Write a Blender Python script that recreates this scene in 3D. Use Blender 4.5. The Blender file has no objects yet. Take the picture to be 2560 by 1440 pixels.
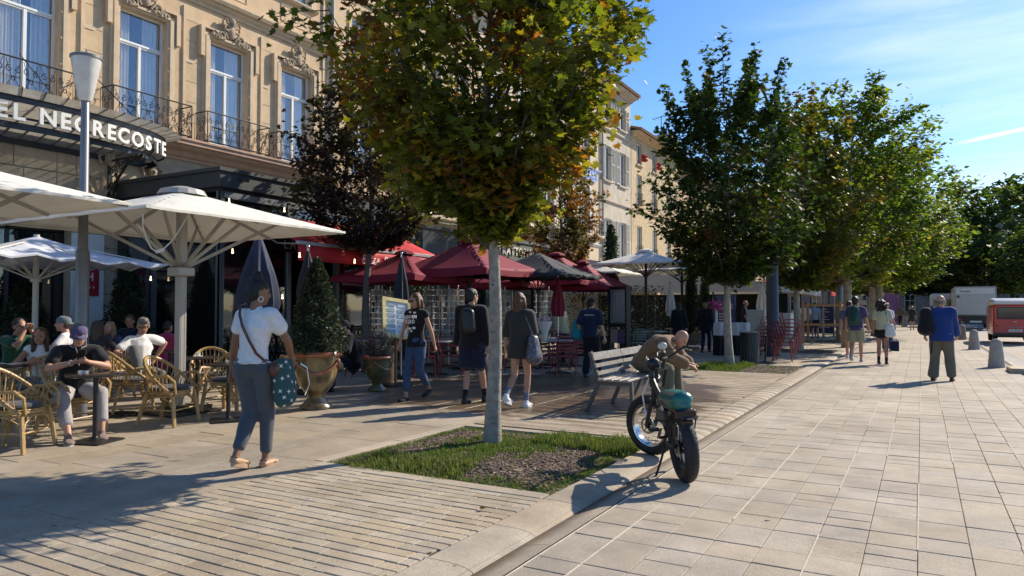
import bpy, math, random
import numpy as np
from mathutils import Vector, Matrix, noise

# ------------------------------------------------------------------ camera, sky, sun, exposure
SC = bpy.context.scene
COL = SC.collection
RAD = math.radians
PI = math.pi
CAM_H = 1.45
FOC, VPX, HOR = 1800.0, 2303.0, 772.0            # focal length, street vanishing point and horizon in a 2560 px wide frame
YAW = math.atan((VPX - 1280) / FOC)
PIT = math.atan((HOR - 720) / FOC)
cam_d = bpy.data.cameras.new('camera')
cam = bpy.data.objects.new('camera', cam_d)
COL.objects.link(cam)
cam.location = (0, 0, CAM_H)
cam.rotation_euler = (RAD(90) + PIT, 0, YAW)
cam_d.sensor_width = 36
cam_d.lens = 36 * FOC / 2560
cam_d.clip_start = 0.1
cam_d.clip_end = 3000
SC.camera = cam
SC.view_settings.view_transform = 'Standard'
SC.view_settings.look = 'None'
SC.view_settings.gamma = 1
SC.view_settings.use_curve_mapping = False
SC.view_settings.exposure = 0.42

SUN_EL, SUN_V = RAD(34.5), (0.42, 0.9075)         # towards the sun, on the ground
W = bpy.data.worlds.new('World')
SC.world = W
W.use_nodes = True
nt = W.node_tree
nt.nodes.clear()
wo = nt.nodes.new('ShaderNodeOutputWorld')
bg = nt.nodes.new('ShaderNodeBackground')
sky = nt.nodes.new('ShaderNodeTexSky')
sky.sky_type = 'NISHITA'
sky.sun_disc = False
sky.sun_elevation = SUN_EL
sky.sun_rotation = math.atan2(SUN_V[0], SUN_V[1])
sky.air_density = 1.0
sky.dust_density = 0.5
sky.ozone_density = 3.0
bg.inputs['Strength'].default_value = 0.1
# thin streaked cirrus and one vapour trail, laid out by direction of view
tc = nt.nodes.new('ShaderNodeTexCoord')
mp = nt.nodes.new('ShaderNodeMapping')
mp.inputs['Rotation'].default_value = (0.10, -0.22, RAD(20))
mp.inputs['Scale'].default_value = (1.6, 3.0, 16.0)
nz = nt.nodes.new('ShaderNodeTexNoise')
nz.inputs['Scale'].default_value = 1.7
nz.inputs['Detail'].default_value = 7
nz.inputs['Roughness'].default_value = 0.58
nz.inputs['Distortion'].default_value = 0.5
rp = nt.nodes.new('ShaderNodeValToRGB')
rp.color_ramp.elements[0].position = 0.42
rp.color_ramp.elements[1].position = 0.82
rp2 = nt.nodes.new('ShaderNodeValToRGB')
rp2.color_ramp.elements[0].position = 0.0
rp2.color_ramp.elements[1].position = 1.0
mu = nt.nodes.new('ShaderNodeMath'); mu.operation = 'MULTIPLY'
mx = nt.nodes.new('ShaderNodeMix'); mx.data_type = 'RGBA'
mx.inputs['B'].default_value = (9.5, 10.2, 11.0, 1)
L = nt.links.new
L(tc.outputs['Generated'], mp.inputs['Vector']); L(mp.outputs[0], nz.inputs['Vector'])
def view_dir(px, py):
 cp, sp = math.cos(PIT), math.sin(PIT)
 u, v = (px - 1280) / FOC, (720 - py) / FOC
 return Vector((-math.sin(YAW) * cp + math.cos(YAW) * u + math.sin(YAW) * sp * v, math.cos(YAW) * cp + math.sin(YAW) * u - math.cos(YAW) * sp * v, sp + cp * v)).normalized()
def vdot(v):
 q = nt.nodes.new('ShaderNodeVectorMath'); q.operation = 'DOT_PRODUCT'; q.inputs[1].default_value = v
 L(tc.outputs['Generated'], q.inputs[0]); return q.outputs['Value']
def ramp(sock, a, b, x=0.0, y=1.0):
 r = nt.nodes.new('ShaderNodeMapRange'); r.interpolation_type = 'SMOOTHSTEP'
 for k, v in (('From Min', a), ('From Max', b), ('To Min', x), ('To Max', y)): r.inputs[k].default_value = v
 L(sock, r.inputs['Value']); return r.outputs[0]
def mult(a, b):
 m = nt.nodes.new('ShaderNodeMath'); m.operation = 'MULTIPLY'; L(a, m.inputs[0]); L(b, m.inputs[1]); return m.outputs[0]
e0, e1 = view_dir(2362, 366), view_dir(2560, 322)
nrm_ = e0.cross(e1).normalized()
ab = nt.nodes.new('ShaderNodeMath'); ab.operation = 'ABSOLUTE'; L(vdot(nrm_), ab.inputs[0])
trail = mult(ramp(ab.outputs[0], 0.0005, 0.0032, 1, 0), ramp(vdot(nrm_.cross(e0)), -0.002, 0.05))
L(nz.outputs['Fac'], rp.inputs['Fac']); L(ramp(vdot(view_dir(3300, 60)), 0.83, 0.96), rp2.inputs['Fac'])
L(rp.outputs[0], mu.inputs[0]); L(rp2.outputs[0], mu.inputs[1])
sc_ = nt.nodes.new('ShaderNodeMath'); sc_.operation = 'MULTIPLY'; sc_.inputs[1].default_value = 0.42
L(mu.outputs[0], sc_.inputs[0])
add_ = nt.nodes.new('ShaderNodeMath'); add_.operation = 'ADD'; add_.use_clamp = True; L(sc_.outputs[0], add_.inputs[0]); L(trail, add_.inputs[1]); L(add_.outputs[0], mx.inputs['Factor'])
hsv = nt.nodes.new('ShaderNodeHueSaturation'); hsv.inputs['Saturation'].default_value = 1.25; hsv.inputs['Value'].default_value = 1.2
tint = nt.nodes.new('ShaderNodeVectorMath'); tint.operation = 'MULTIPLY'; tint.inputs[1].default_value = (.88, .96, 1.08)
L(sky.outputs[0], hsv.inputs['Color']); L(hsv.outputs[0], tint.inputs[0]); L(tint.outputs[0], mx.inputs['A']); L(mx.outputs['Result'], bg.inputs['Color']); L(bg.outputs[0], wo.inputs[0])

sun_d = bpy.data.lights.new('sun', 'SUN')
sun_d.energy = 5.0
sun_d.angle = RAD(0.53)
sun_d.color = (1.0, 0.89, 0.73)
sun = bpy.data.objects.new('sun', sun_d)
COL.objects.link(sun)
sv = Vector((SUN_V[0] * math.cos(SUN_EL), SUN_V[1] * math.cos(SUN_EL), math.sin(SUN_EL)))
sun.rotation_euler = sv.to_track_quat('Z', 'Y').to_euler()
sun.location = (10, 20, 30)

# ------------------------------------------------------------------ helpers
rnd = random.Random(7)
RS = np.random.RandomState(11)
_Fw = (-math.sin(YAW), math.cos(YAW))
_Rt = (math.cos(YAW), math.sin(YAW))

def at(px, d):
 """ground point seen in column px of the photograph at depth d"""
 u = (px - 1280) / FOC * d
 return (_Fw[0] * d + _Rt[0] * u, _Fw[1] * d + _Rt[1] * u)

def G(px, py, z=0.0):
 cp, sp = math.cos(PIT), math.sin(PIT)
 u, v = (px - 1280) / FOC, (720 - py) / FOC
 rx = _Fw[0] * cp + _Rt[0] * u - _Fw[0] * sp * v
 ry = _Fw[1] * cp + _Rt[1] * u - _Fw[1] * sp * v
 rz = sp + cp * v
 t = (z - CAM_H) / rz
 return (rx * t, ry * t)

def tag(o, label=None, cat=None, group=None, kind=None):
 if label: o['label'] = label
 if cat: o['category'] = cat
 if group: o['group'] = group
 if kind: o['kind'] = kind
 return o

def empty(name, loc=(0, 0, 0), rz=0.0, parent=None):
 o = bpy.data.objects.new(name, None)
 o.empty_display_size = 0.2
 COL.objects.link(o)
 o.location = loc if len(loc) == 3 else (loc[0], loc[1], 0)
 o.rotation_euler = (0, 0, rz)
 if parent: o.parent = parent
 return o

def thing(name, label, cat, loc=(0, 0, 0), rz=0.0, group=None):
 return tag(empty(name, loc, rz), label, cat, group)

def link(name, me, parent=None, loc=None, rot=None, scale=None):
 o = bpy.data.objects.new(name, me)
 COL.objects.link(o)
 if parent: o.parent = parent
 if loc is not None: o.location = loc
 if rot is not None: o.rotation_euler = rot
 if scale is not None: o.scale = scale
 return o

def copy_tree(o, parent=None):
 c = o.copy()
 COL.objects.link(c)
 if parent: c.parent = parent
 for ch in list(o.children):
  copy_tree(ch, c)
 return c

def np_mesh(name, verts, loops, sizes, mat=None, smooth=False, cols=None):
 """verts (n,3); loops flat vertex indices; sizes of the faces; cols (n,3) per vertex"""
 me = bpy.data.meshes.new(name)
 n = len(verts)
 me.vertices.add(n)
 me.vertices.foreach_set('co', np.asarray(verts, dtype=np.float32).ravel())
 loops = np.asarray(loops, dtype=np.int32).ravel()
 sizes = np.asarray(sizes, dtype=np.int32)
 me.loops.add(len(loops))
 me.loops.foreach_set('vertex_index', loops)
 me.polygons.add(len(sizes))
 st = np.concatenate([[0], np.cumsum(sizes)[:-1]]).astype(np.int32)
 me.polygons.foreach_set('loop_start', st)
 me.update(calc_edges=True)
 if cols is not None:
  a = me.attributes.new('col', 'FLOAT_COLOR', 'POINT')
  c = np.ones((n, 4), dtype=np.float32)
  c[:, :3] = cols
  a.data.foreach_set('color', c.ravel())
 if mat: me.materials.append(mat)
 if smooth: me.shade_smooth()
 else: me.shade_flat()
 return me

class MB:
 """collects shapes for one mesh"""
 def __init__(s):
  s.v, s.f = [], []
 def add(s, vs, fs):
  b = len(s.v)
  s.v += [tuple(v) for v in vs]
  s.f += [tuple(i + b for i in f) for f in fs]
  return s
 def box(s, x0, x1, y0, y1, z0, z1):
  return s.add([(x0, y0, z0), (x1, y0, z0), (x1, y1, z0), (x0, y1, z0), (x0, y0, z1), (x1, y0, z1), (x1, y1, z1), (x0, y1, z1)],
                     [(0, 3, 2, 1), (4, 5, 6, 7), (0, 1, 5, 4), (1, 2, 6, 5), (2, 3, 7, 6), (3, 0, 4, 7)])
 def cbox(s, x0, x1, y0, y1, z0, z1, c=0.01):
  """box whose top and side edges are chamfered"""
  vs, fs = [], []
  def ring(x0, x1, y0, y1, z, k):
   return [(x0 + k, y0, z), (x1 - k, y0, z), (x1, y0 + k, z), (x1, y1 - k, z), (x1 - k, y1, z), (x0 + k, y1, z), (x0, y1 - k, z), (x0, y0 + k, z)]
  rs = [ring(x0 + c, x1 - c, y0 + c, y1 - c, z0, c), ring(x0, x1, y0, y1, z0 + c, c), ring(x0, x1, y0, y1, z1 - c, c), ring(x0 + c, x1 - c, y0 + c, y1 - c, z1, c)]
  for r in rs: vs += r
  fs = [tuple(range(7, -1, -1)), tuple(range(24, 32))]
  for k in range(3):
   for i in range(8):
    j = (i + 1) % 8
    fs.append((k * 8 + i, k * 8 + j, k * 8 + 8 + j, k * 8 + 8 + i))
  return s.add(vs, fs)
 def obox(s, c, size, rz=0.0, M=None):
  hx, hy, hz = size[0] / 2, size[1] / 2, size[2] / 2
  R = M or Matrix.Rotation(rz, 3, 'Z')
  c = Vector(c)
  vs = [c + R @ Vector(p) for p in [(-hx, -hy, -hz), (hx, -hy, -hz), (hx, hy, -hz), (-hx, hy, -hz), (-hx, -hy, hz), (hx, -hy, hz), (hx, hy, hz), (-hx, hy, hz)]]
  return s.add(vs, [(0, 3, 2, 1), (4, 5, 6, 7), (0, 1, 5, 4), (1, 2, 6, 5), (2, 3, 7, 6), (3, 0, 4, 7)])
 def bar(s, p0, p1, w, h=None, up=(0, 0, 1)):
  """rectangular bar between two points"""
  h = h or w
  p0, p1 = Vector(p0), Vector(p1)
  d = (p1 - p0).normalized()
  u = Vector(up)
  if abs(d.dot(u)) > 0.98: u = Vector((0, 1, 0))
  a = d.cross(u).normalized(); b = a.cross(d).normalized()
  vs = []
  for p in (p0, p1):
   for i, j in ((-1, -1), (1, -1), (1, 1), (-1, 1)):
    vs.append(p + a * (i * w / 2) + b * (j * h / 2))
  return s.add(vs, [(3, 2, 1, 0), (4, 5, 6, 7), (0, 1, 5, 4), (1, 2, 6, 5), (2, 3, 7, 6), (3, 0, 4, 7)])
 def tube(s, pts, r, n=6, closed=False, cap=True):
  pts = [Vector(p) for p in pts]
  m = len(pts)
  rs = r if isinstance(r, (list, tuple)) else [r] * m
  t0 = (pts[1] - pts[0]).normalized()
  u = Vector((0, 0, 1)) if abs(t0.z) < 0.9 else Vector((1, 0, 0))
  a = t0.cross(u).normalized()
  vs, fs = [], []
  for i, p in enumerate(pts):
   if closed: t = pts[(i + 1) % m] - pts[i - 1]
   else: t = pts[min(i + 1, m - 1)] - pts[max(i - 1, 0)]
   if t.length < 1e-9: t = t0
   t = t.normalized()
   a = (a - t * a.dot(t))
   a = a.normalized() if a.length > 1e-6 else t.cross(Vector((0.3, 0.5, 0.8))).normalized()
   b = t.cross(a)
   for k in range(n):
    an = 2 * PI * k / n
    vs.append(p + (a * math.cos(an) + b * math.sin(an)) * rs[i])
  for i in range(m if closed else m - 1):
   i2 = (i + 1) % m
   for k in range(n):
    k2 = (k + 1) % n
    fs.append((i * n + k, i * n + k2, i2 * n + k2, i2 * n + k))
  if cap and not closed:
   fs.append(tuple(range(n - 1, -1, -1)))
   fs.append(tuple((m - 1) * n + k for k in range(n)))
  return s.add(vs, fs)
 def cyl(s, p0, p1, r0, r1=None, n=12):
  return s.tube([p0, p1], [r0, r0 if r1 is None else r1], n)
 def lathe(s, prof, n=20, c=(0, 0, 0), ax='z', a0=0.0, a1=2 * PI):
  """profile of (radius, height)"""
  vs, fs = [], []
  full = abs(a1 - a0 - 2 * PI) < 1e-6
  cols = n if full else n + 1
  for r, z in prof:
   for k in range(cols):
    an = a0 + (a1 - a0) * k / n
    x, y = r * math.cos(an), r * math.sin(an)
    if ax == 'z': vs.append((c[0] + x, c[1] + y, c[2] + z))
    elif ax == 'y': vs.append((c[0] + x, c[1] + z, c[2] + y))
    else: vs.append((c[0] + z, c[1] + x, c[2] + y))
  for i in range(len(prof) - 1):
   for k in range(n):
    k2 = (k + 1) % cols
    q = (i * cols + k, i * cols + k2, (i + 1) * cols + k2, (i + 1) * cols + k)
    fs.append(q if ax != 'y' else q[::-1])
  if full:
   if prof[0][0] > 1e-4:
    q = tuple(range(cols)); fs.append(q[::-1] if ax != 'y' else q)
   if prof[-1][0] > 1e-4:
    q = tuple((len(prof) - 1) * cols + k for k in range(cols)); fs.append(q if ax != 'y' else q[::-1])
  return s.add(vs, fs)
 def ell(s, c, r, n=10, m=7, M=None):
  r = (r, r, r) if not isinstance(r, (tuple, list)) else r
  vs, fs = [], []
  for i in range(m + 1):
   th = PI * i / m
   for k in range(n):
    an = 2 * PI * k / n
    p = Vector((r[0] * math.sin(th) * math.cos(an), r[1] * math.sin(th) * math.sin(an), r[2] * math.cos(th)))
    if M: p = M @ p
    vs.append(Vector(c) + p)
  for i in range(m):
   for k in range(n):
    k2 = (k + 1) % n
    if i == 0: fs.append((0, (i + 1) * n + k, (i + 1) * n + k2))
    elif i == m - 1: fs.append((i * n + k, m * n, i * n + k2))
    else: fs.append((i * n + k, (i + 1) * n + k, (i + 1) * n + k2, i * n + k2))
  return s.add(vs, fs)
 def prism(s, poly, z0, z1, fn=None):
  """extrude a 2-D outline; fn maps (x, y, z) to the final place"""
  n = len(poly)
  vs = [(x, y, z0) for x, y in poly] + [(x, y, z1) for x, y in poly]
  if fn: vs = [fn(*v) for v in vs]
  fs = [tuple(range(n - 1, -1, -1)), tuple(range(n, 2 * n))]
  for i in range(n):
   j = (i + 1) % n
   fs.append((i, j, n + j, n + i))
  return s.add(vs, fs)
 def quad(s, a, b, c, d):
  return s.add([a, b, c, d], [(0, 1, 2, 3)])
 def mesh(s, name, mat, smooth=True, ang=35):
  me = bpy.data.meshes.new(name)
  me.from_pydata(s.v, [], s.f)
  me.update()
  if mat: me.materials.append(mat)
  if smooth:
   me.shade_smooth()
   me.set_sharp_from_angle(angle=RAD(ang))
  return me
 def obj(s, name, mat, parent=None, smooth=True, ang=35, loc=None, rot=None):
  return link(name, s.mesh(name, mat, smooth, ang), parent, loc, rot)

# ------------------------------------------------------------------ materials
_mats = {}
def mat(name, col, rough=0.6, metal=0.0, var=0.12, vscale=6.0, bump=0.0, bscale=60.0, spec=0.5, rand=0.0, attr=False,
  alpha=1.0, emis=None, estr=0.0, trans=0.0, tcol=None, stain=0.0, coat=0.0, detail=6, sheen=0.0):
 """principled material with colour noise, relief, per-object or per-vertex variation and large stains"""
 if name in _mats: return _mats[name]
 m = bpy.data.materials.new(name)
 m.use_nodes = True
 t = m.node_tree
 N, K = t.nodes, t.links.new
 b = N['Principled BSDF']
 out = N['Material Output']
 b.inputs['Roughness'].default_value = rough
 b.inputs['Metallic'].default_value = metal
 b.inputs['Specular IOR Level'].default_value = spec
 if coat: b.inputs['Coat Weight'].default_value = coat; b.inputs['Coat Roughness'].default_value = 0.08
 if sheen: b.inputs['Sheen Weight'].default_value = sheen
 c = N.new('ShaderNodeRGB'); c.outputs[0].default_value = (*col, 1)
 cur = c.outputs[0]
 geo = N.new('ShaderNodeTexCoord')
 if attr:
  a = N.new('ShaderNodeAttribute'); a.attribute_name = 'col'
  q = N.new('ShaderNodeMix'); q.data_type = 'RGBA'; q.blend_type = 'MULTIPLY'; q.inputs['Factor'].default_value = 1
  K(cur, q.inputs['A']); K(a.outputs['Color'], q.inputs['B']); cur = q.outputs['Result']
 if rand:
  oi = N.new('ShaderNodeObjectInfo')
  mr = N.new('ShaderNodeMapRange'); mr.inputs['To Min'].default_value = 1 - rand; mr.inputs['To Max'].default_value = 1 + rand
  hs = N.new('ShaderNodeHueSaturation')
  mh = N.new('ShaderNodeMapRange'); mh.inputs['To Min'].default_value = 0.88; mh.inputs['To Max'].default_value = 1.14
  ml = N.new('ShaderNodeMath'); ml.operation = 'FRACT'
  mm = N.new('ShaderNodeMath'); mm.operation = 'MULTIPLY'; mm.inputs[1].default_value = 7.31
  K(oi.outputs['Random'], mr.inputs['Value']); K(oi.outputs['Random'], mm.inputs[0]); K(mm.outputs[0], ml.inputs[0])
  K(ml.outputs[0], mh.inputs['Value']); K(mh.outputs[0], hs.inputs['Saturation'])
  K(mr.outputs[0], hs.inputs['Value']); K(cur, hs.inputs['Color']); cur = hs.outputs['Color']
 if var:
  n = N.new('ShaderNodeTexNoise'); n.inputs['Scale'].default_value = vscale; n.inputs['Detail'].default_value = detail
  n.inputs['Roughness'].default_value = 0.65
  gp = N.new('ShaderNodeNewGeometry')
  K(gp.outputs['Position'], n.inputs['Vector'])
  r = N.new('ShaderNodeMapRange'); r.inputs['From Min'].default_value = 0.3; r.inputs['From Max'].default_value = 0.7
  r.inputs['To Min'].default_value = 1 - var; r.inputs['To Max'].default_value = 1 + var
  K(n.outputs['Fac'], r.inputs['Value'])
  q = N.new('ShaderNodeVectorMath'); q.operation = 'SCALE'
  K(cur, q.inputs[0]); K(r.outputs[0], q.inputs['Scale']); cur = q.outputs[0]
 if stain:
  gp = N.new('ShaderNodeNewGeometry')
  n = N.new('ShaderNodeTexNoise'); n.inputs['Scale'].default_value = 0.9; n.inputs['Detail'].default_value = 5
  mpp = N.new('ShaderNodeMapping'); mpp.inputs['Scale'].default_value = (1, 1, 0.35)
  K(gp.outputs['Position'], mpp.inputs['Vector']); K(mpp.outputs[0], n.inputs['Vector'])
  r = N.new('ShaderNodeMapRange'); r.inputs['From Min'].default_value = 0.5; r.inputs['From Max'].default_value = 0.72
  r.inputs['To Min'].default_value = 1; r.inputs['To Max'].default_value = 1 - stain
  K(n.outputs['Fac'], r.inputs['Value'])
  q = N.new('ShaderNodeVectorMath'); q.operation = 'SCALE'
  K(cur, q.inputs[0]); K(r.outputs[0], q.inputs['Scale']); cur = q.outputs[0]
 K(cur, b.inputs['Base Color'])
 if bump:
  n = N.new('ShaderNodeTexNoise'); n.inputs['Scale'].default_value = bscale; n.inputs['Detail'].default_value = 4
  K(geo.outputs['Object'], n.inputs['Vector'])
  bp = N.new('ShaderNodeBump'); bp.inputs['Strength'].default_value = bump; bp.inputs['Distance'].default_value = 0.02
  K(n.outputs['Fac'], bp.inputs['Height']); K(bp.outputs[0], b.inputs['Normal'])
 if emis:
  b.inputs['Emission Color'].default_value = (*emis, 1); b.inputs['Emission Strength'].default_value = estr
 sh = b.outputs[0]
 if trans:
  tr = N.new('ShaderNodeBsdfTranslucent')
  if tcol is None:
   K(cur, tr.inputs['Color'])
  else:
   q = N.new('ShaderNodeVectorMath'); q.operation = 'MULTIPLY'; q.inputs[1].default_value = tcol
   K(cur, q.inputs[0]); K(q.outputs[0], tr.inputs['Color'])
  ms = N.new('ShaderNodeMixShader'); ms.inputs[0].default_value = trans
  K(sh, ms.inputs[1]); K(tr.outputs[0], ms.inputs[2]); sh = ms.outputs[0]
 if alpha < 1:
  tp = N.new('ShaderNodeBsdfTransparent')
  ms = N.new('ShaderNodeMixShader'); ms.inputs[0].default_value = alpha
  K(tp.outputs[0], ms.inputs[1]); K(sh, ms.inputs[2]); sh = ms.outputs[0]
 K(sh, out.inputs['Surface'])
 _mats[name] = m
 return m

def stone_mat(name, col, rand=0.0, attr=False, wet=None, var=0.10, damp=None):
 """granite-like paving: speckle, blotches, fine relief; wet = (x, y, radius) of hosed-down places"""
 m = mat(name, col, rough=0.78, var=var, vscale=3.0, rand=rand, attr=attr, spec=0.35, detail=3)
 t = m.node_tree; N, K = t.nodes, t.links.new
 b = N['Principled BSDF']
 src = b.inputs['Base Color'].links[0].from_socket
 gp = N.new('ShaderNodeNewGeometry')
 n = N.new('ShaderNodeTexNoise'); n.inputs['Scale'].default_value = 130; n.inputs['Detail'].default_value = 3; n.inputs['Roughness'].default_value = 0.8
 K(gp.outputs['Position'], n.inputs['Vector'])
 r = N.new('ShaderNodeMapRange'); r.inputs['From Min'].default_value = 0.3; r.inputs['From Max'].default_value = 0.7
 r.inputs['To Min'].default_value = 0.62; r.inputs['To Max'].default_value = 1.35
 K(n.outputs['Fac'], r.inputs['Value'])
 q = N.new('ShaderNodeVectorMath'); q.operation = 'SCALE'
 K(src, q.inputs[0]); K(r.outputs[0], q.inputs['Scale']); cur = q.outputs[0]
 # trodden grime in broad patches and small dark spots
 n2 = N.new('ShaderNodeTexNoise'); n2.inputs['Scale'].default_value = 0.7; n2.inputs['Detail'].default_value = 6; n2.inputs['Roughness'].default_value = 0.7
 K(gp.outputs['Position'], n2.inputs['Vector'])
 r2 = N.new('ShaderNodeMapRange'); r2.inputs['From Min'].default_value = 0.35; r2.inputs['From Max'].default_value = 0.7
 r2.inputs['To Min'].default_value = 1.13; r2.inputs['To Max'].default_value = 0.68
 K(n2.outputs['Fac'], r2.inputs['Value'])
 v = N.new('ShaderNodeTexVoronoi'); v.inputs['Scale'].default_value = 3.6
 K(gp.outputs['Position'], v.inputs['Vector'])
 r3 = N.new('ShaderNodeMapRange'); r3.inputs['From Min'].default_value = 0.03; r3.inputs['From Max'].default_value = 0.06
 r3.inputs['To Min'].default_value = 0.5; r3.inputs['To Max'].default_value = 1.0
 K(v.outputs['Distance'], r3.inputs['Value'])
 ml = N.new('ShaderNodeMath'); ml.operation = 'MULTIPLY'
 K(r2.outputs[0], ml.inputs[0]); K(r3.outputs[0], ml.inputs[1])
 q2 = N.new('ShaderNodeVectorMath'); q2.operation = 'SCALE'
 K(cur, q2.inputs[0]); K(ml.outputs[0], q2.inputs['Scale']); cur = q2.outputs[0]
 bp = N.new('ShaderNodeBump'); bp.inputs['Strength'].default_value = 0.35; bp.inputs['Distance'].default_value = 0.006
 K(n.outputs['Fac'], bp.inputs['Height']); K(bp.outputs[0], b.inputs['Normal'])
 if damp:                                              # dampness drying out along the cross joints
  sx = N.new('ShaderNodeSeparateXYZ'); K(gp.outputs['Position'], sx.inputs[0])
  n7 = N.new('ShaderNodeTexNoise'); n7.inputs['Scale'].default_value = 1.0; n7.inputs['Detail'].default_value = 5
  mp7 = N.new('ShaderNodeMapping'); mp7.inputs['Scale'].default_value = (2.5, 9, 1); K(gp.outputs['Position'], mp7.inputs['Vector']); K(mp7.outputs[0], n7.inputs['Vector'])
  f7 = N.new('ShaderNodeMath'); f7.operation = 'MULTIPLY'; f7.inputs[1].default_value = 2 * PI / .312; K(sx.outputs['Y'], f7.inputs[0])
  s7 = N.new('ShaderNodeMath'); s7.operation = 'SINE'; K(f7.outputs[0], s7.inputs[0])
  a7 = N.new('ShaderNodeMath'); a7.operation = 'MULTIPLY_ADD'; a7.inputs[1].default_value = 5.0; K(n7.outputs['Fac'], a7.inputs[0]); K(s7.outputs[0], a7.inputs[2])
  r7 = N.new('ShaderNodeMapRange'); r7.inputs['From Min'].default_value = 2.35; r7.inputs['From Max'].default_value = 2.95; K(a7.outputs[0], r7.inputs['Value'])
  r8 = N.new('ShaderNodeMapRange'); r8.inputs['From Min'].default_value = damp[0]; r8.inputs['From Max'].default_value = damp[0] + 1; K(sx.outputs['Y'], r8.inputs['Value'])
  r9 = N.new('ShaderNodeMapRange'); r9.inputs['From Min'].default_value = damp[1]; r9.inputs['From Max'].default_value = damp[1] - 3; K(sx.outputs['Y'], r9.inputs['Value'])
  m7 = N.new('ShaderNodeMath'); m7.operation = 'MULTIPLY'; K(r8.outputs[0], m7.inputs[0]); K(r9.outputs[0], m7.inputs[1])
  m8 = N.new('ShaderNodeMath'); m8.operation = 'MULTIPLY'; K(r7.outputs[0], m8.inputs[0]); K(m7.outputs[0], m8.inputs[1])
  x7 = N.new('ShaderNodeMix'); x7.data_type = 'RGBA'; x7.blend_type = 'MULTIPLY'; x7.inputs['B'].default_value = (0.60, 0.55, 0.50, 1)
  K(m8.outputs[0], x7.inputs['Factor']); K(cur, x7.inputs['A']); cur = x7.outputs['Result']
 if wet:
  ds = N.new('ShaderNodeVectorMath'); ds.operation = 'DISTANCE'; ds.inputs[1].default_value = (wet[0], wet[1], 0)
  mpp = N.new('ShaderNodeMapping'); mpp.vector_type = 'TEXTURE'; mpp.inputs['Scale'].default_value = (1, 1, 1)
  K(gp.outputs['Position'], ds.inputs[0])
  r4 = N.new('ShaderNodeMapRange'); r4.inputs['From Min'].default_value = wet[2] * 0.45; r4.inputs['From Max'].default_value = wet[2]
  r4.inputs['To Min'].default_value = 1; r4.inputs['To Max'].default_value = 0
  K(ds.outputs['Value'], r4.inputs['Value'])
  n5 = N.new('ShaderNodeTexNoise'); n5.inputs['Scale'].default_value = 1.3; n5.inputs['Detail'].default_value = 6; n5.inputs['Roughness'].default_value = 0.65
  K(gp.outputs['Position'], n5.inputs['Vector'])
  ad = N.new('ShaderNodeMath'); ad.operation = 'ADD'; K(r4.outputs[0], ad.inputs[0]); K(n5.outputs['Fac'], ad.inputs[1])
  r5 = N.new('ShaderNodeMapRange'); r5.inputs['From Min'].default_value = 0.98; r5.inputs['From Max'].default_value = 1.16
  K(ad.outputs[0], r5.inputs['Value'])
  mxx = N.new('ShaderNodeMix'); mxx.data_type = 'RGBA'; mxx.blend_type = 'MULTIPLY'; mxx.inputs['B'].default_value = (0.44, 0.385, 0.34, 1)
  K(r5.outputs[0], mxx.inputs['Factor']); K(cur, mxx.inputs['A']); cur = mxx.outputs['Result']
  r6 = N.new('ShaderNodeMapRange'); r6.inputs['To Min'].default_value = 0.78; r6.inputs['To Max'].default_value = 0.28
  K(r5.outputs[0], r6.inputs['Value']); K(r6.outputs[0], b.inputs['Roughness'])
 K(cur, b.inputs['Base Color'])
 return m

def cloth(name, col, rough=0.85, var=0.1): return mat(name, col, rough=rough, var=var, vscale=25, bump=0.25, bscale=140, sheen=0.2, spec=0.2)
M_BLACK = mat('black_metal', (0.012, 0.012, 0.013), 0.4, 0.0, var=0.1, spec=0.5)
M_IRON = mat('wrought_iron', (0.02, 0.018, 0.017), 0.5, 0.2, var=0.2, vscale=30)
M_ANTH = mat('anthracite_metal', (0.05, 0.058, 0.06), 0.45, 0.1, var=0.08)
M_WHITE = mat('white_paint', (0.72, 0.72, 0.70), 0.5, var=0.05)
M_STEEL = mat('steel', (0.5, 0.5, 0.5), 0.3, 0.9, var=0.08)
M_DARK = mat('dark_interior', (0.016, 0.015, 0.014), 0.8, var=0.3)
def glass(name, tint=(0.02, 0.028, 0.035), alpha=0.06, refl=0.13):
 m = mat(name, tint, rough=0.03, var=0.0, spec=1.0, alpha=alpha)
 t = m.node_tree; N, K = t.nodes, t.links.new
 sh = N['Material Output'].inputs['Surface'].links[0].from_socket
 gl = N.new('ShaderNodeBsdfGlossy'); gl.inputs['Roughness'].default_value = 0.015; gl.inputs['Color'].default_value = (.92, .96, 1, 1)
 n = N.new('ShaderNodeTexNoise'); n.inputs['Scale'].default_value = 1.3
 gp = N.new('ShaderNodeNewGeometry'); K(gp.outputs['Position'], n.inputs['Vector'])
 bp = N.new('ShaderNodeBump'); bp.inputs['Strength'].default_value = 0.12; bp.inputs['Distance'].default_value = 0.05
 K(n.outputs['Fac'], bp.inputs['Height']); K(bp.outputs[0], gl.inputs['Normal'])
 ms = N.new('ShaderNodeMixShader'); ms.inputs[0].default_value = refl
 K(sh, ms.inputs[1]); K(gl.outputs[0], ms.inputs[2]); K(ms.outputs[0], N['Material Output'].inputs['Surface'])
 return m
M_GLASS = glass('window_glass')
M_GLASS_D = glass('smoked_glass', (0.01, 0.012, 0.014), 0.8, 0.05)
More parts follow.
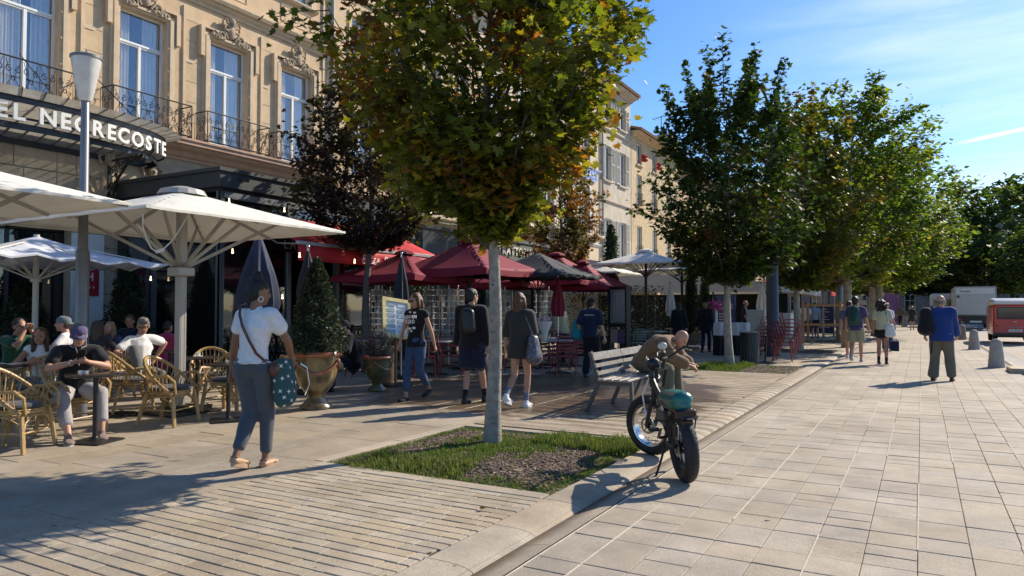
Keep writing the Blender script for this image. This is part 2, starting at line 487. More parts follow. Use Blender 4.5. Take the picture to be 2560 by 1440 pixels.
# ------------------------------------------------------------------ ground
M_GROUND = mat('earth', (0.16, 0.15, 0.13), 0.9, var=0.2, vscale=0.5)
M_JOINT = mat('joint_sand', (0.19, 0.165, 0.13), 0.95, var=0.3, vscale=20)
WET = (-5.9, 11.6, 4.6)
M_SLAB = stone_mat('street_slab', (0.40, 0.34, 0.265), rand=0.06)
M_SLAB_A = stone_mat('street_slab_far', (0.40, 0.34, 0.265), attr=True)
M_BRICK = stone_mat('bay_block', (0.42, 0.35, 0.255), rand=0.09)
M_BRICK_A = stone_mat('bay_block_far', (0.41, 0.34, 0.25), attr=True, wet=WET, damp=(7.4, 19))
M_TERR = stone_mat('terrace_slab', (0.355, 0.295, 0.22), rand=0.06, wet=WET)
M_TERR_A = stone_mat('terrace_slab_far', (0.355, 0.295, 0.22), attr=True, wet=WET)
M_KERB = stone_mat('kerb_stone', (0.43, 0.36, 0.27), rand=0.05, var=0.1, damp=(7.6, 19))

g = MB(); g.add([(-700, -300, -0.09), (700, -300, -0.09), (700, 1500, -0.09), (-700, 1500, -0.09)], [(0, 1, 2, 3)])
tag(g.obj('ground', M_GROUND), kind='structure')
bed = MB(); bed.box(-17, -2.24, -4, 110, -0.084, -0.022); bed.box(-2.02, 2.0, -4, 140, -0.084, -0.018)
tag(bed.obj('joint_bed', M_JOINT), kind='structure')

bed = MB()
for y0, y1 in ((-4, 5.0), (7.6, 16.86), (19.44, 25.1), (27.7, 33.5), (36.1, 42.4), (45, 100)): bed.box(-4.94, -2.54, y0, y1, -0.03, -0.013)
tag(bed.obj('dark_joint_bed', mat('dark_joint', (0.045, 0.038, 0.03), 0.95)), kind='structure')

def in_view(x, y, dmax):
 d = x * _Fw[0] + y * _Fw[1]
 if d < 1.5 or d > dmax: return None
 u = (x * _Rt[0] + y * _Rt[1]) / d * FOC + 1280
 if u < -120 or u > 2680: return None
 if HOR + FOC * CAM_H / d > 1500 + 60: return None
 return d

def slab_template(w, l, t=0.03, c=0.004):
 b = MB(); b.cbox(-w / 2, w / 2, -l / 2, l / 2, -t, 0, c)
 return b

def lay(parent, cells, material, far_material, piece, gap, dmax, maxn=300, top=0.0, tilt=0.004, dfar=200, gy=None):
 gy = gy or gap
 """cells: (x, y, w, l). The largest ones in view become pieces, the rest one joined part"""
 vis, rest = [], []
 for c in cells:
  d = in_view(c[0], c[1], dmax)
  (vis if d else rest).append((d or 999, c))
 vis.sort(key=lambda q: q[0] / math.sqrt(q[1][2] * q[1][3] / 0.1))
 rest += vis[maxn:]; vis = vis[:maxn]
 cache = {}
 for d, (x, y, w, l) in vis:
  k = (round(w, 2), round(l, 2))
  if k not in cache:
   cache[k] = slab_template(k[0] - gap, l - gy if gy != gap else k[1] - gap).mesh(piece, material, False)
  o = link(piece, cache[k], parent, (x, y, top + rnd.uniform(-tilt, 0)), (rnd.uniform(-.004, .004), rnd.uniform(-.004, .004), 0))
 V, Lp, Sz, C = [], [], [], []
 b = 0
 for d, (x, y, w, l) in rest:
  if y > dfar or (x * _Fw[0] + y * _Fw[1]) < 0: continue
  q = gap * .8; hx, hy = (w - q) / 2, (l - (q if gy == gap else gy)) / 2
  z = top + rnd.uniform(-.0012, 0)
  V += [(x - hx, y - hy, z), (x + hx, y - hy, z), (x + hx, y + hy, z), (x - hx, y + hy, z),
              (x - hx, y - hy, z - .025), (x + hx, y - hy, z - .025), (x + hx, y + hy, z - .025), (x - hx, y + hy, z - .025)]
  Lp += [b, b + 1, b + 2, b + 3, b + 4, b + 5, b + 1, b, b + 5, b + 6, b + 2, b + 1, b + 6, b + 7, b + 3, b + 2, b + 7, b + 4, b, b + 3]
  Sz += [4] * 5
  k = rnd.uniform(0.93, 1.07); h = rnd.uniform(-.02, .03)
  C += [(k * (1 + h), k, k * (1 - h))] * 8
  b += 8
 if V:
  me = np_mesh(piece + '_field', V, Lp, Sz, far_material, cols=np.array(C))
  tag(link(piece + '_field', me, parent), kind='stuff')

def rows(x0, x1, y0, y1, widths, lens):
 """columns running along the street, joints staggered from column to column"""
 out = []
 x = x0; i = 0
 while x < x1 - 0.05:
  w = widths[i % len(widths)]; i += 1
  w = min(w, x1 - x)
  y = y0 - rnd.random() * 0.4
  while y < y1:
   l = rnd.choice(lens)
   out.append((x + w / 2, y + l / 2, w, l)); y += l
  x += w
 return out

# the smooth street to the right of the gutter
st = tag(empty('street_pavement'), kind='structure')
cells = []
colx = [-1.98 + 0.277 * i for i in range(15)]
yy = 1.0
while yy < 75:                       # rows mostly line up, some columns break ranks
 l = rnd.choice([0.4, 0.4, 0.5, 0.4, 0.3])
 for i in range(14):
  if (i * 7 + int(yy * 3)) % 5 == 0 and l > 0.35:
   h = round(l / 2, 2)
   cells.append((colx[i] + .1385, yy + h / 2, .277, h)); cells.append((colx[i] + .1385, yy + h + (l - h) / 2, .277, l - h))
  else:
   cells.append((colx[i] + .1385, yy + l / 2, .277, l))
 yy += l
lay(st, cells, M_SLAB, M_SLAB_A, 'slab', 0.006, 12, dfar=75)
b = MB(); b.box(-2.0, 2.0, 75, 140, -0.05, -0.002); tag(b.obj('far_surface', M_SLAB, st), kind='stuff')
gr = MB()                             # pale strips along some long joints, sunlit gap edges put in as colour
for x, a, c_ in ((-1.703, 2.2, 5.0), (-1.703, 6.3, 7.6), (-0.595, 3.2, 5.05), (-0.595, 6.4, 8.0), (-1.149, 5.1, 8.2), (-1.149, 8.9, 11.4), (-0.041, 5.0, 6.9), (-0.595, 10, 13), (0.236, 8, 9.4),
               (0.513, 3.5, 5.4), (0.236, 12, 14), (-1.98, 1, 30), (0.79, 7.5, 9.5), (-0.318, 8.0, 10.4), (-0.041, 11, 15), (0.513, 10, 12), (1.067, 6, 8)):
 w = 0.0045
 gr.cbox(x - w, x + w, a, c_, -0.02, 0.0035, 0.002)
tag(gr.obj('lit_joint_edge', mat('lit_edge_pale', (0.52, 0.46, 0.37), 0.9, var=0.2, vscale=15), st, False), kind='stuff')

# gutter: dished channel with a wet streak
M_GUT = stone_mat('gutter_stone', (0.36, 0.31, 0.24))
t = M_GUT.node_tree; N, K = t.nodes, t.links.new
bs = N['Principled BSDF']; src = bs.inputs['Base Color'].links[0].from_socket
gp = N.new('ShaderNodeNewGeometry'); sx = N.new('ShaderNodeSeparateXYZ'); K(gp.outputs['Position'], sx.inputs[0])
nn = N.new('ShaderNodeTexNoise'); nn.inputs['Scale'].default_value = 1.6; nn.inputs['Detail'].default_value = 7; K(gp.outputs['Position'], nn.inputs['Vector'])
a1 = N.new('ShaderNodeMath'); a1.operation = 'MULTIPLY_ADD'; a1.inputs[1].default_value = 0.16; K(nn.outputs['Fac'], a1.inputs[0]); K(sx.outputs['X'], a1.inputs[2])
cr = N.new('ShaderNodeValToRGB'); cr.color_ramp.elements[0].position = 0.0; cr.color_ramp.elements[0].color = (1, 1, 1, 1)
cr.color_ramp.elements[1].position = 0.35; cr.color_ramp.elements[1].color = (.25, .20, .16, 1)
e = cr.color_ramp.elements.new(0.52); e.color = (.45, .38, .32, 1)
e = cr.color_ramp.elements.new(0.8); e.color = (1, 1, 1, 1)
r_ = N.new('ShaderNodeMapRange'); r_.inputs['From Min'].default_value = -2.30; r_.inputs['From Max'].default_value = -1.92
K(a1.outputs[0], r_.inputs['Value']); K(r_.outputs[0], cr.inputs['Fac'])
mm = N.new('ShaderNodeMix'); mm.data_type = 'RGBA'; mm.blend_type = 'MULTIPLY'; mm.inputs['Factor'].default_value = 1
K(src, mm.inputs['A']); K(cr.outputs[0], mm.inputs['B']); K(mm.outputs['Result'], bs.inputs['Base Color'])
gut = tag(empty('gutter'), kind='structure')
prof = [(-2.25, -.045), (-2.20, -.040), (-2.15, -.026), (-2.08, -.010), (-2.02, -.002), (-2.0, -.002)]
y = 1.0
while y < 100:
 l = rnd.choice([0.9, 1.0, 1.1]) if y < 30 else 8
 b = MB(); n = len(prof)
 b.add([(p[0], y + .003, p[1]) for p in prof] + [(p[0], y + l - .003, p[1]) for p in prof] + [(p[0], y + .003, -.08) for p in (prof[0], prof[-1])] + [(p[0], y + l - .003, -.08) for p in (prof[0], prof[-1])],
          [(i, i + 1, n + i + 1, n + i) for i in range(n - 1)] + [(2 * n, 2 * n + 1) + tuple(range(n - 1, -1, -1)), (2 * n + 3, 2 * n + 2) + tuple(range(n, 2 * n))])
 b.obj('gutter_stone', M_GUT, gut)
 y += l

# rounded kerb stones
kb = tag(empty('kerb'), kind='structure')
prof = [(-2.53, -.04), (-2.53, -.001), (-2.52, .0), (-2.40, .0), (-2.32, -.004), (-2.26, -.013), (-2.22, -.028), (-2.205, -.052)]
y = 1.2
while y < 110:
 l = 0.75 if y < 60 else 6
 b = MB(); n = len(prof); dz = rnd.uniform(-.003, .001)
 b.add([(p[0], y + .003, p[1] + dz) for p in prof] + [(p[0], y + l - .003, p[1] + dz) for p in prof],
          [(i, i + 1, n + i + 1, n + i) for i in range(n - 1)] + [tuple(range(n - 1, -1, -1)), tuple(range(n, 2 * n))])
 b.obj('kerb_stone', M_KERB, kb)
 y += l

PITS = [(-4.95, 5.1), (-5.0, 16.95), (-4.9, 25.2), (-4.9, 33.6), (-4.9, 42.5)]
def in_pit(x, y, m=0.0):
 return any(px_ - m < x < px_ + 2.4 + m and py_ - m < y < py_ + 2.4 + m for px_, py_ in PITS)

# narrow blocks laid across, in bays between the tree pits
bay = tag(empty('block_paving'), kind='structure')
cells = []
y = 1.0
while y < 60:
 for x0, x1 in ((-4.95, -2.54),):
  x = x0 - rnd.random() * 0.3
  while x < x1:
   l = rnd.choice([0.24, 0.3, 0.36, 0.42])
   a, b_ = max(x, x0), min(x + l, x1)
   if b_ - a > 0.05 and not in_pit((a + b_) / 2, y, 0.16):
    cells.append(((a + b_) / 2, y + .052, b_ - a, .104))
   x += l
 y += .104
lay(bay, cells, M_BRICK, M_BRICK_A, 'block', 0.0045, 8.5, top=0.0, tilt=0.005, dfar=60, gy=.008)
# edging round the pits
ed = tag(empty('pit_edging'), kind='structure')
for px_, py_ in PITS:
 for (x, y, w, l) in [(px_ + .6, py_ - .09, 1.2, .16), (px_ + 1.8, py_ - .09, 1.2, .16), (px_ + .6, py_ + 2.49, 1.2, .16), (px_ + 1.8, py_ + 2.49, 1.2, .16),
                         (px_ - .08, py_ + .6, .14, 1.2), (px_ - .08, py_ + 1.8, .14, 1.2)]:
  if x + w / 2 > -2.54: w -= 2 * (x + w / 2 + 2.54); x = x
  b = MB(); b.cbox(x - w / 2 + .003, x + w / 2 - .003, y - l / 2 + .003, y + l / 2 - .003, -.06, 0.002, .005); b.obj('edging_stone', M_KERB, ed, False)

# the terrace: long smooth slabs
te = tag(empty('terrace_pavement'), kind='structure')
cells = rows(-5.8, -5.1, 1, 70, [0.7], [1.1, 1.3]) + rows(-16.9, -5.8, 1, 70, [0.45, 0.45, 0.6, 0.3, 0.45], [0.6, 0.75, 0.9])
cells = [c for c in cells if not (c[0] < -13.2 and 10.3 < c[1] < 17.3)]
lay(te, cells, M_TERR, M_TERR_A, 'slab', 0.005, 16, dfar=70)
b = MB(); b.box(-16.9, -2.54, 70, 140, -0.05, -0.002); tag(b.obj('far_surface', M_TERR, te), kind='stuff')
b = MB(); b.box(-5.1, -4.95, -2, 70, -0.05, -0.003); tag(b.obj('border_strip', M_TERR, te), kind='stuff')

# roadway with its edge stones on the far right
rd = MB(); rd.box(2.12, 26, -20, 140, -.084, -.045)
tag(rd.obj('road', stone_mat('road_setts', (0.34, 0.325, 0.295))), kind='structure')
rk = tag(empty('road_kerb'), kind='structure')
for i in range(60):
 b = MB(); b.cbox(2.0, 2.12, 8 + i * 1.0 + .003, 9 + i * 1.0 - .003, -.08, .0, .008); b.obj('kerb_stone', M_KERB, rk, False)
rs = MB()
for k in range(7):
 for i in range(40):
  if 3.0 + k * .9 < 22: rs.cbox(2.5 + k * 1.0, 3.49 + k * 1.0, 12 + i * 1.0, 12.99 + i * 1.0, -.07, -.040 + rnd.uniform(-.003, 0), .004)
tag(rs.obj('road_slabs', M_SLAB, None, False), kind='structure')
lk = MB(); lk.cbox(1.72, 2.32, 19.6, 20.6, -.05, .11, .02)
tag(lk.obj('kerb_block', M_KERB), 'low rectangular stone block lying in front of the nearest bollard at the road edge', 'stone block')

# ------------------------------------------------------------------ tree pits: soil, mulch, grass, fallen leaves
M_SOIL = mat('soil', (0.10, 0.075, 0.055), 0.95, var=0.35, vscale=12, bump=0.8, bscale=25)
M_CHIP = mat('bark_chips', (0.18, 0.125, 0.09), 0.9, attr=True, var=0.2, vscale=40)
M_GRASS = mat('grass', (1, 1, 1), 0.55, attr=True, var=0.15, vscale=9, trans=0.35, tcol=(1.2, 1.3, 0.7), spec=0.3)

def grass_mesh(name, pts, hts, cols, wid=0.0042, lean=0.5):
 n = len(pts)
 an = RS.uniform(0, 2 * PI, n); ln = RS.uniform(0.15, 1.0, n) * lean * hts
 dx, dy = np.cos(an), np.sin(an)
 w = wid * RS.uniform(0.7, 1.4, n)
 px_, py_ = -dy * w, dx * w
 P = np.array(pts)
 V = np.empty((n, 5, 3))
 V[:, 0] = P + np.stack([px_, py_, 0 * px_], 1); V[:, 1] = P - np.stack([px_, py_, 0 * px_], 1)
 mid = P + np.stack([dx * ln * .35, dy * ln * .35, hts * .6], 1)
 V[:, 2] = mid - np.stack([px_, py_, 0 * px_], 1) * .8; V[:, 3] = mid + np.stack([px_, py_, 0 * px_], 1) * .8
 V[:, 4] = P + np.stack([dx * ln, dy * ln, hts], 1)
 base = (np.arange(n) * 5)[:, None]
 q = base + np.array([0, 1, 2, 3]); t_ = base + np.array([3, 2, 4])
 loops = np.concatenate([q, t_], 1).ravel(); sizes = np.tile([4, 3], n)
 return np_mesh(name, V.reshape(-1, 3), loops, sizes, M_GRASS, cols=np.repeat(cols, 5, 0))

def chips_mesh(name, pts, size, cols):
 n = len(pts)
 P = np.array(pts); a = RS.uniform(0, 2 * PI, n)
 l = RS.uniform(.4, 1.3, n) * size; w = RS.uniform(.25, .5, n) * size
 d = np.stack([np.cos(a), np.sin(a), RS.uniform(-.35, .35, n)], 1) * l[:, None]
 e_ = np.stack([-np.sin(a), np.cos(a), RS.uniform(-.3, .3, n)], 1) * w[:, None]
 up = np.array([0, 0, 1.0]) * (size * .25)
 V = np.stack([P - d - e_, P + d - e_ * .6, P + d * .9 + e_, P - d * .8 + e_, P + up + d * .1], 1)
 base = (np.arange(n) * 5)[:, None]
 lo = (base + np.array([0, 1, 4, 1, 2, 4, 2, 3, 4, 3, 0, 4])).ravel()
 return np_mesh(name, V.reshape(-1, 3), lo, np.full(n * 4, 3), M_CHIP, cols=np.repeat(cols, 5, 0))

def soil_z(x, y, px_, py_):
 u = min(x - px_, px_ + 2.4 - x, y - py_, py_ + 2.4 - y)
 return -0.03 + min(u, .5) * 0.11 + 0.015 * noise.noise(Vector((x * 3, y * 3, 0)))

def soil(px_, py_, k):
 n = 24; V = []
 for i in range(n + 1):
  for j in range(n + 1):
   x, y = px_ + 2.4 * i / n, py_ + 2.4 * j / n
   V.append((x, y, soil_z(x, y, px_, py_)))
 F = [(i * (n + 1) + j, (i + 1) * (n + 1) + j, (i + 1) * (n + 1) + j + 1, i * (n + 1) + j + 1) for i in range(n) for j in range(n)]
 b = MB(); b.add(V, F); tag(b.obj('soil', M_SOIL), kind='structure')

def pit_grass(px_, py_, dens, nblades, nchip, hs=1.0):
 pts, hts, cols = [], [], []
 tries = 0
 while len(pts) < nblades and tries < nblades * 12:
  tries += 1
  x, y = px_ + rnd.uniform(-.03, 2.43), py_ + rnd.uniform(-.05, 2.43)
  u, v = (x - px_) / 2.4, (y - py_) / 2.4
  d, h, c = dens(u, v)
  d += 0.55 * noise.noise(Vector((x * 4, y * 4, 3))) + .2 * noise.noise(Vector((x * 14, y * 14, 5)))
  if rnd.random() > d: continue
  hh = h * hs * rnd.uniform(.5, 1.25) * (1 + .6 * noise.noise(Vector((x * 5, y * 5, 9))))
  pts.append((x, y, soil_z(x, y, px_, py_) - .005)); hts.append(max(hh, .012))
  q = rnd.random()
  dry = c > rnd.random()
  base = (0.20, 0.19, 0.07) if dry else ((0.085, 0.14, 0.022) if q < .6 else (0.15, 0.20, 0.035))
  k = rnd.uniform(.7, 1.25); cols.append([b_ * k for b_ in base])
 me = grass_mesh('grass', pts, np.array(hts), np.array(cols))
 tag(link('grass', me), kind='stuff')
 cp, cc = [], []
 for _ in range(nchip):
  x, y = px_ + rnd.uniform(.02, 2.38), py_ + rnd.uniform(.02, 2.38)
  u, v = (x - px_) / 2.4, (y - py_) / 2.4
  if dens(u, v)[0] > 0.55 and rnd.random() < .8: continue
  cp.append((x, y, soil_z(x, y, px_, py_) + .006)); k = rnd.uniform(.35, 1.3) if rnd.random() < .93 else 2.6; cc.append((k, k * rnd.uniform(.9, 1), k * rnd.uniform(.85, 1)))
 me = chips_mesh('bark_chips', cp, 0.022, np.array(cc))
 tag(link('bark_chips', me), kind='stuff')

def dens1(u, v):
 # u across from the terrace side (0) to the kerb (1); v away from the camera
 e = min(u, 1 - u, v, 1 - v)
 m = math.hypot(u - .42, (v - .50) * 1.15)
 bald = math.hypot((u - .78), (v - .33)) < .22 or (abs(u - .17) < .10 and .2 < v < .85)
 if e < .05: d, h = 0.85, .04
 elif e < .11: d, h = 0.45, .045
 elif m < .33: d, h = 0.8, .05
 else: d, h = 0.12, .03
 if bald and e > .05: d = .04
 dry = .12
 if v < .2 and .12 < u < .6: d, h, dry = .9, .10, .45        # long tufts at the near corner
 if v > .68 and u > .55: d, h, dry = .95, .12, .35             # taller clump at the far corner
 return d, h, dry
soil(*PITS[0], 0); pit_grass(*PITS[0], dens1, 21000, 6500, .72)
def dens2(u, v):
 m = math.hypot(u - .35, v - .5)
 if u < .55: return (.85, .10, .12) if m < .42 else (.35, .08, .2)
 return (.06, .04, .2)
soil(*PITS[1], 1); pit_grass(*PITS[1], dens2, 6000, 2600)
def dens3(u, v): return (.2, .05, .3)
for k in (2, 3, 4):
 soil(*PITS[k], k); pit_grass(*PITS[k], dens3, 500, 1200)
# ------------------------------------------------------------------ buildings on the left
FX = -17.0
M_OCHRE = mat('ochre_stone', (0.62, 0.45, 0.27), 0.85, var=0.14, vscale=2.2, bump=0.25, bscale=50, stain=0.28)
M_OCHRE_T = mat('ochre_trim', (0.60, 0.46, 0.30), 0.8, var=0.12, vscale=5, bump=0.15, bscale=60)
M_ORN = mat('carved_stone', (0.40, 0.31, 0.21), 0.85, var=0.3, vscale=14, bump=0.5, bscale=60)
M_BASE = mat('ground_floor_stone', (0.42, 0.35, 0.25), 0.85, var=0.15, vscale=3, bump=0.3, bscale=40, stain=0.3)
M_PINK = mat('ledge_stone', (0.50, 0.32, 0.22), 0.8, var=0.15, vscale=4, stain=0.25)
M_BEIGE = mat('beige_render', (0.58, 0.50, 0.39), 0.9, var=0.14, vscale=2.0, bump=0.3, bscale=40, stain=0.3)
M_YEL = mat('yellow_stone', (0.60, 0.46, 0.27), 0.9, var=0.2, vscale=4, bump=0.3, bscale=40, stain=0.2)
M_CREAM = mat('cream_render', (0.66, 0.54, 0.38), 0.9, var=0.1, vscale=2, stain=0.15)
M_SHUT = mat('grey_shutter', (0.50, 0.51, 0.49), 0.7, var=0.12, vscale=8)
M_TILE = mat('roof_tiles', (0.30, 0.17, 0.11), 0.9, var=0.3, vscale=12)
M_FRAME = mat('window_frame_paint', (0.75, 0.77, 0.76), 0.45, var=0.04)
M_CURT = mat('net_curtain', (0.80, 0.80, 0.77), 0.9, var=0.08, vscale=4, trans=0.2)
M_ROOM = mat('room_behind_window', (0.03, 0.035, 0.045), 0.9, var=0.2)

def wall(name, X, Y0, Y1, Z0, Z1, holes, m, parent, reveal=0.25, back=9.0):
 """front wall at X facing the street, with openings (y0, y1, z0, z1) and their reveals"""
 ys = sorted({Y0, Y1} | {h[i] for h in holes for i in (0, 1)})
 zs = sorted({Z0, Z1} | {h[i] for h in holes for i in (2, 3)})
 b = MB()
 for i in range(len(ys) - 1):
  for j in range(len(zs) - 1):
   yc, zc = (ys[i] + ys[i + 1]) / 2, (zs[j] + zs[j + 1]) / 2
   if any(h[0] < yc < h[1] and h[2] < zc < h[3] for h in holes): continue
   b.quad((X, ys[i], zs[j]), (X, ys[i + 1], zs[j]), (X, ys[i + 1], zs[j + 1]), (X, ys[i], zs[j + 1]))
 for y0, y1, z0, z1 in holes:
  r = X - reveal
  b.quad((X, y0, z0), (X, y0, z1), (r, y0, z1), (r, y0, z0))
  b.quad((X, y1, z1), (X, y1, z0), (r, y1, z0), (r, y1, z1))
  b.quad((X, y0, z1), (X, y1, z1), (r, y1, z1), (r, y0, z1))
  b.quad((X, y1, z0), (X, y0, z0), (r, y0, z0), (r, y1, z0))
 B = X - back
 b.quad((X, Y0, Z0), (X, Y0, Z1), (B, Y0, Z1), (B, Y0, Z0))
 b.quad((X, Y1, Z1), (X, Y1, Z0), (B, Y1, Z0), (B, Y1, Z1))
 b.quad((X, Y0, Z1), (X, Y1, Z1), (B, Y1, Z1), (B, Y0, Z1))
 b.quad((B, Y1, Z0), (B, Y0, Z0), (B, Y0, Z1), (B, Y1, Z1))
 return b.obj(name, m, parent, False)

def moulding(b, X, y0, y1, z, prof):
 """horizontal moulding: prof list of (out, up) swept along the wall"""
 n = len(prof)
 vs = [(X + p, y0, z + q) for p, q in prof] + [(X + p, y1, z + q) for p, q in prof]
 fs = [(i, n + i, n + i + 1, i + 1) for i in range(n - 1)]
 fs.append(tuple(range(n))); fs.append(tuple(range(2 * n - 1, n - 1, -1)))
 b.add(vs, fs)

def window(parent, X, y0, y1, z0, z1, curtains=True, transom=0.28, deep=0.16, fw=0.05, mframe=None):
 """sliding sash with transom light: frame > three panes, curtains behind"""
 mframe = mframe or M_FRAME
 x = X - deep
 w = empty('window', (x, (y0 + y1) / 2, z0), parent=parent)
 hy, h = (y1 - y0) / 2, z1 - z0
 b = MB()
 b.box(-.03, .03, -hy, -hy + fw, 0, h); b.box(-.03, .03, hy - fw, hy, 0, h)
 b.box(-.03, .03, -hy + fw, hy - fw, 0, fw * 1.4); b.box(-.03, .03, -hy + fw, hy - fw, h - fw, h)
 zt = h * (1 - transom)
 panes = []
 if transom:
  b.box(-.03, .05, -hy + fw, hy - fw, zt, zt + fw)
  panes.append((-hy + fw, hy - fw, zt + fw, h - fw))
  top = zt
 else: top = h - fw
 b.box(-.03, .04, -fw * .7, fw * .7, fw * 1.4, top)
 b.box(-.02, .03, -hy + fw, -fw * .7, top - .045, top); b.box(-.02, .03, fw * .7, hy - fw, top - .045, top)
 b.obj('frame', mframe, w, False)
 panes += [(-hy + fw, -fw * .7, fw * 1.4, top - .045), (fw * .7, hy - fw, fw * 1.4, top - .045)]
 for a, c, e_, f in panes:
  p = MB(); p.box(-.008, -.002, a, c, e_, f); p.obj('pane', M_GLASS, w, False)
 if curtains:
  cu = MB(); n = 40; cv = (rnd.uniform(.05, .5), rnd.uniform(.0, .45))
  for side in (-1, 1):
   a, c = (-hy + .04, -hy * cv[0]) if side < 0 else (hy * cv[1], hy - .04)
   vs = []
   for i in range(n + 1):
    y = a + (c - a) * i / n
    xx = -.09 + .03 * math.sin(i * 1.35) + .012 * math.sin(i * .7 + y)
    vs += [(xx, y, .05), (xx, y, h - .05)]
   cu.add(vs, [(2 * i, 2 * i + 2, 2 * i + 3, 2 * i + 1) for i in range(n)])
  cu.obj('curtain', M_CURT, w)
  vs = []
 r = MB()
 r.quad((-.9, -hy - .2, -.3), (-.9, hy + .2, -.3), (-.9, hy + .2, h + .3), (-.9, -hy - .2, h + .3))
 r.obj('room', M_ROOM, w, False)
 return w

def scroll(b, fn, cx, cz, R, turns=1.25, d=1, a0=0.0, r=0.009, n=16, k=0.22):
 """flat iron volute"""
 pts = []
 for i in range(n + 1):
  t_ = i / n
  a = a0 + d * turns * 2 * PI * t_
  q = R * (1 - (1 - k) * t_)
  pts.append(fn(cx + q * math.cos(a), cz + q * math.sin(a)))
 b.tube(pts, r, 4, cap=False)

def rail_panel(b, fn, w, h, style=0):
 """scrollwork between uprights; fn maps (along, up) to 3-D"""
 n = max(1, round(w / 0.36))
 for i in range(n + 1):
  x = -w / 2 + w * i / n
  b.tube([fn(x, 0.02), fn(x, h)], .007, 4)
  if i < n:
   c = x + w / n / 2; q = w / n
   for s in (-1, 1):
    scroll(b, fn, c + s * q * .22, h * .70, q * .22, 1.2, -s, PI / 2 + s * .3)
    scroll(b, fn, c + s * q * .24, h * .22, q * .2, 1.2, s, -PI / 2)
    b.tube([fn(c + s * q * .42, h * .95), fn(c + s * q * .30, h * .78), fn(c + s * q * .06, h * .5), fn(c + s * q * .30, h * .32), fn(c + s * q * .45, h * .05)], .006, 4, cap=False)
   scroll(b, fn, c, h * .48, q * .12, 1.0, 1, 0, k=1.0)
 b.tube([fn(-w / 2, h * .08), fn(w / 2, h * .08)], .008, 4)

def balcony(parent, X, yc, w, z, out=0.5, h=0.86):
 """slab-mounted wrought-iron guard with a flat front and two short sides"""
 bal = empty('balcony', (X, yc, z), parent=parent)
 r = MB()
 r.tube([(0.02, -w / 2, h), (out, -w / 2, h), (out, w / 2, h), (0.02, w / 2, h)], .018, 6)
 r.tube([(0.02, -w / 2, .05), (out, -w / 2, .05), (out, w / 2, .05), (0.02, w / 2, .05)], .012, 4)
 for y in (-w / 2, w / 2): r.tube([(out, y, 0), (out, y, h)], .014, 5)
 r.obj('rail', M_IRON, bal)
 s = MB()
 rail_panel(s, lambda a, c: (out, a, c), w, h)
 rail_panel(s, lambda a, c: (out / 2 + a, -w / 2, c), out, h)
 rail_panel(s, lambda a, c: (out / 2 + a, w / 2, c), out, h)
 tag(s.obj('scrollwork', M_IRON, bal), kind='stuff')
 return bal

def cartouche(parent, X, yc, z, k=1.0):
 b = MB()
 def v(a, c, o=0.07): return (X + o, yc + a * k, z + c * k)
 b.ell(v(0, .28, .05), (.09 * k, .15 * k, .22 * k), 10, 8)          # shield
 b.ell(v(0, .52, .10), (.08 * k, .10 * k, .10 * k), 8, 6)          # mask above it
 b.ell(v(0, .44, .16), (.04 * k, .04 * k, .06 * k), 6, 5)
 for s in (-1, 1):
  for (cx, cz, R, o, dd, a0) in ((.17, .34, .13, .10, s, PI / 2), (.30, .10, .13, .07, -s, PI), (.50, .05, .10, .05, s, PI / 2)):
   pts = []
   for i in range(18):
    t_ = i / 17; a = a0 + dd * 2.4 * PI * t_; q = R * (1 - .75 * t_)
    pts.append(v(s * cx + q * math.cos(a) * 1.0, cz + q * math.sin(a), o))
   b.tube(pts, [.035 * k * (1 - .4 * i / 17) for i in range(18)], 6)
  for i in range(5):
   b.ell(v(s * (.22 + i * .085), .02 + .035 * math.sin(i * 2.2), .05), (.05 * k, .055 * k, .05 * k), 7, 5)
  b.tube([v(s * .10, .46, .07), v(s * .2, .56, .09), v(s * .27, .46, .07), v(s * .22, .2, .08), v(s * .12, .05, .07)], .03 * k, 6)
 return b.obj('cartouche', M_ORN, parent)

# ---- the hotel
hotel = thing('hotel', 'ochre stone hotel with carved cartouches over tall white windows, behind the curved glass marquee', 'building', (FX, 9.0, 0))
def rel(o):                       # keep world places while parenting to a moved root
 return o
hotel.location = (0, 0, 0)
WC = [2.96, 5.68, 8.36, 11.04, 13.62, 16.15]
WZ0, WZ1 = 6.0, 8.9
holes = [(c - .63, c + .63, WZ0, WZ1) for c in WC] + [(c - .60, c + .60, 11.1, 13.6) for c in WC]
holes += [(3.0, 6.6, 0.0, 3.4), (7.0, 9.4, 0.0, 3.3)]
wall('upper_wall', FX, 0.5, 17.6, 5.6, 16.2, [h for h in holes if h[2] > 5], M_OCHRE, hotel)
wall('ground_floor_wall', FX, 0.5, 17.6, 0, 5.6, [h for h in holes if h[2] < 5], M_BASE, hotel, 0.4)
b = MB(); b.quad((FX - 1.4, 0.6, 0), (FX - 1.4, 17, 0), (FX - 1.4, 17, 4), (FX - 1.4, 0.6, 4)); b.obj('lobby_wall', M_DARK, hotel, False)
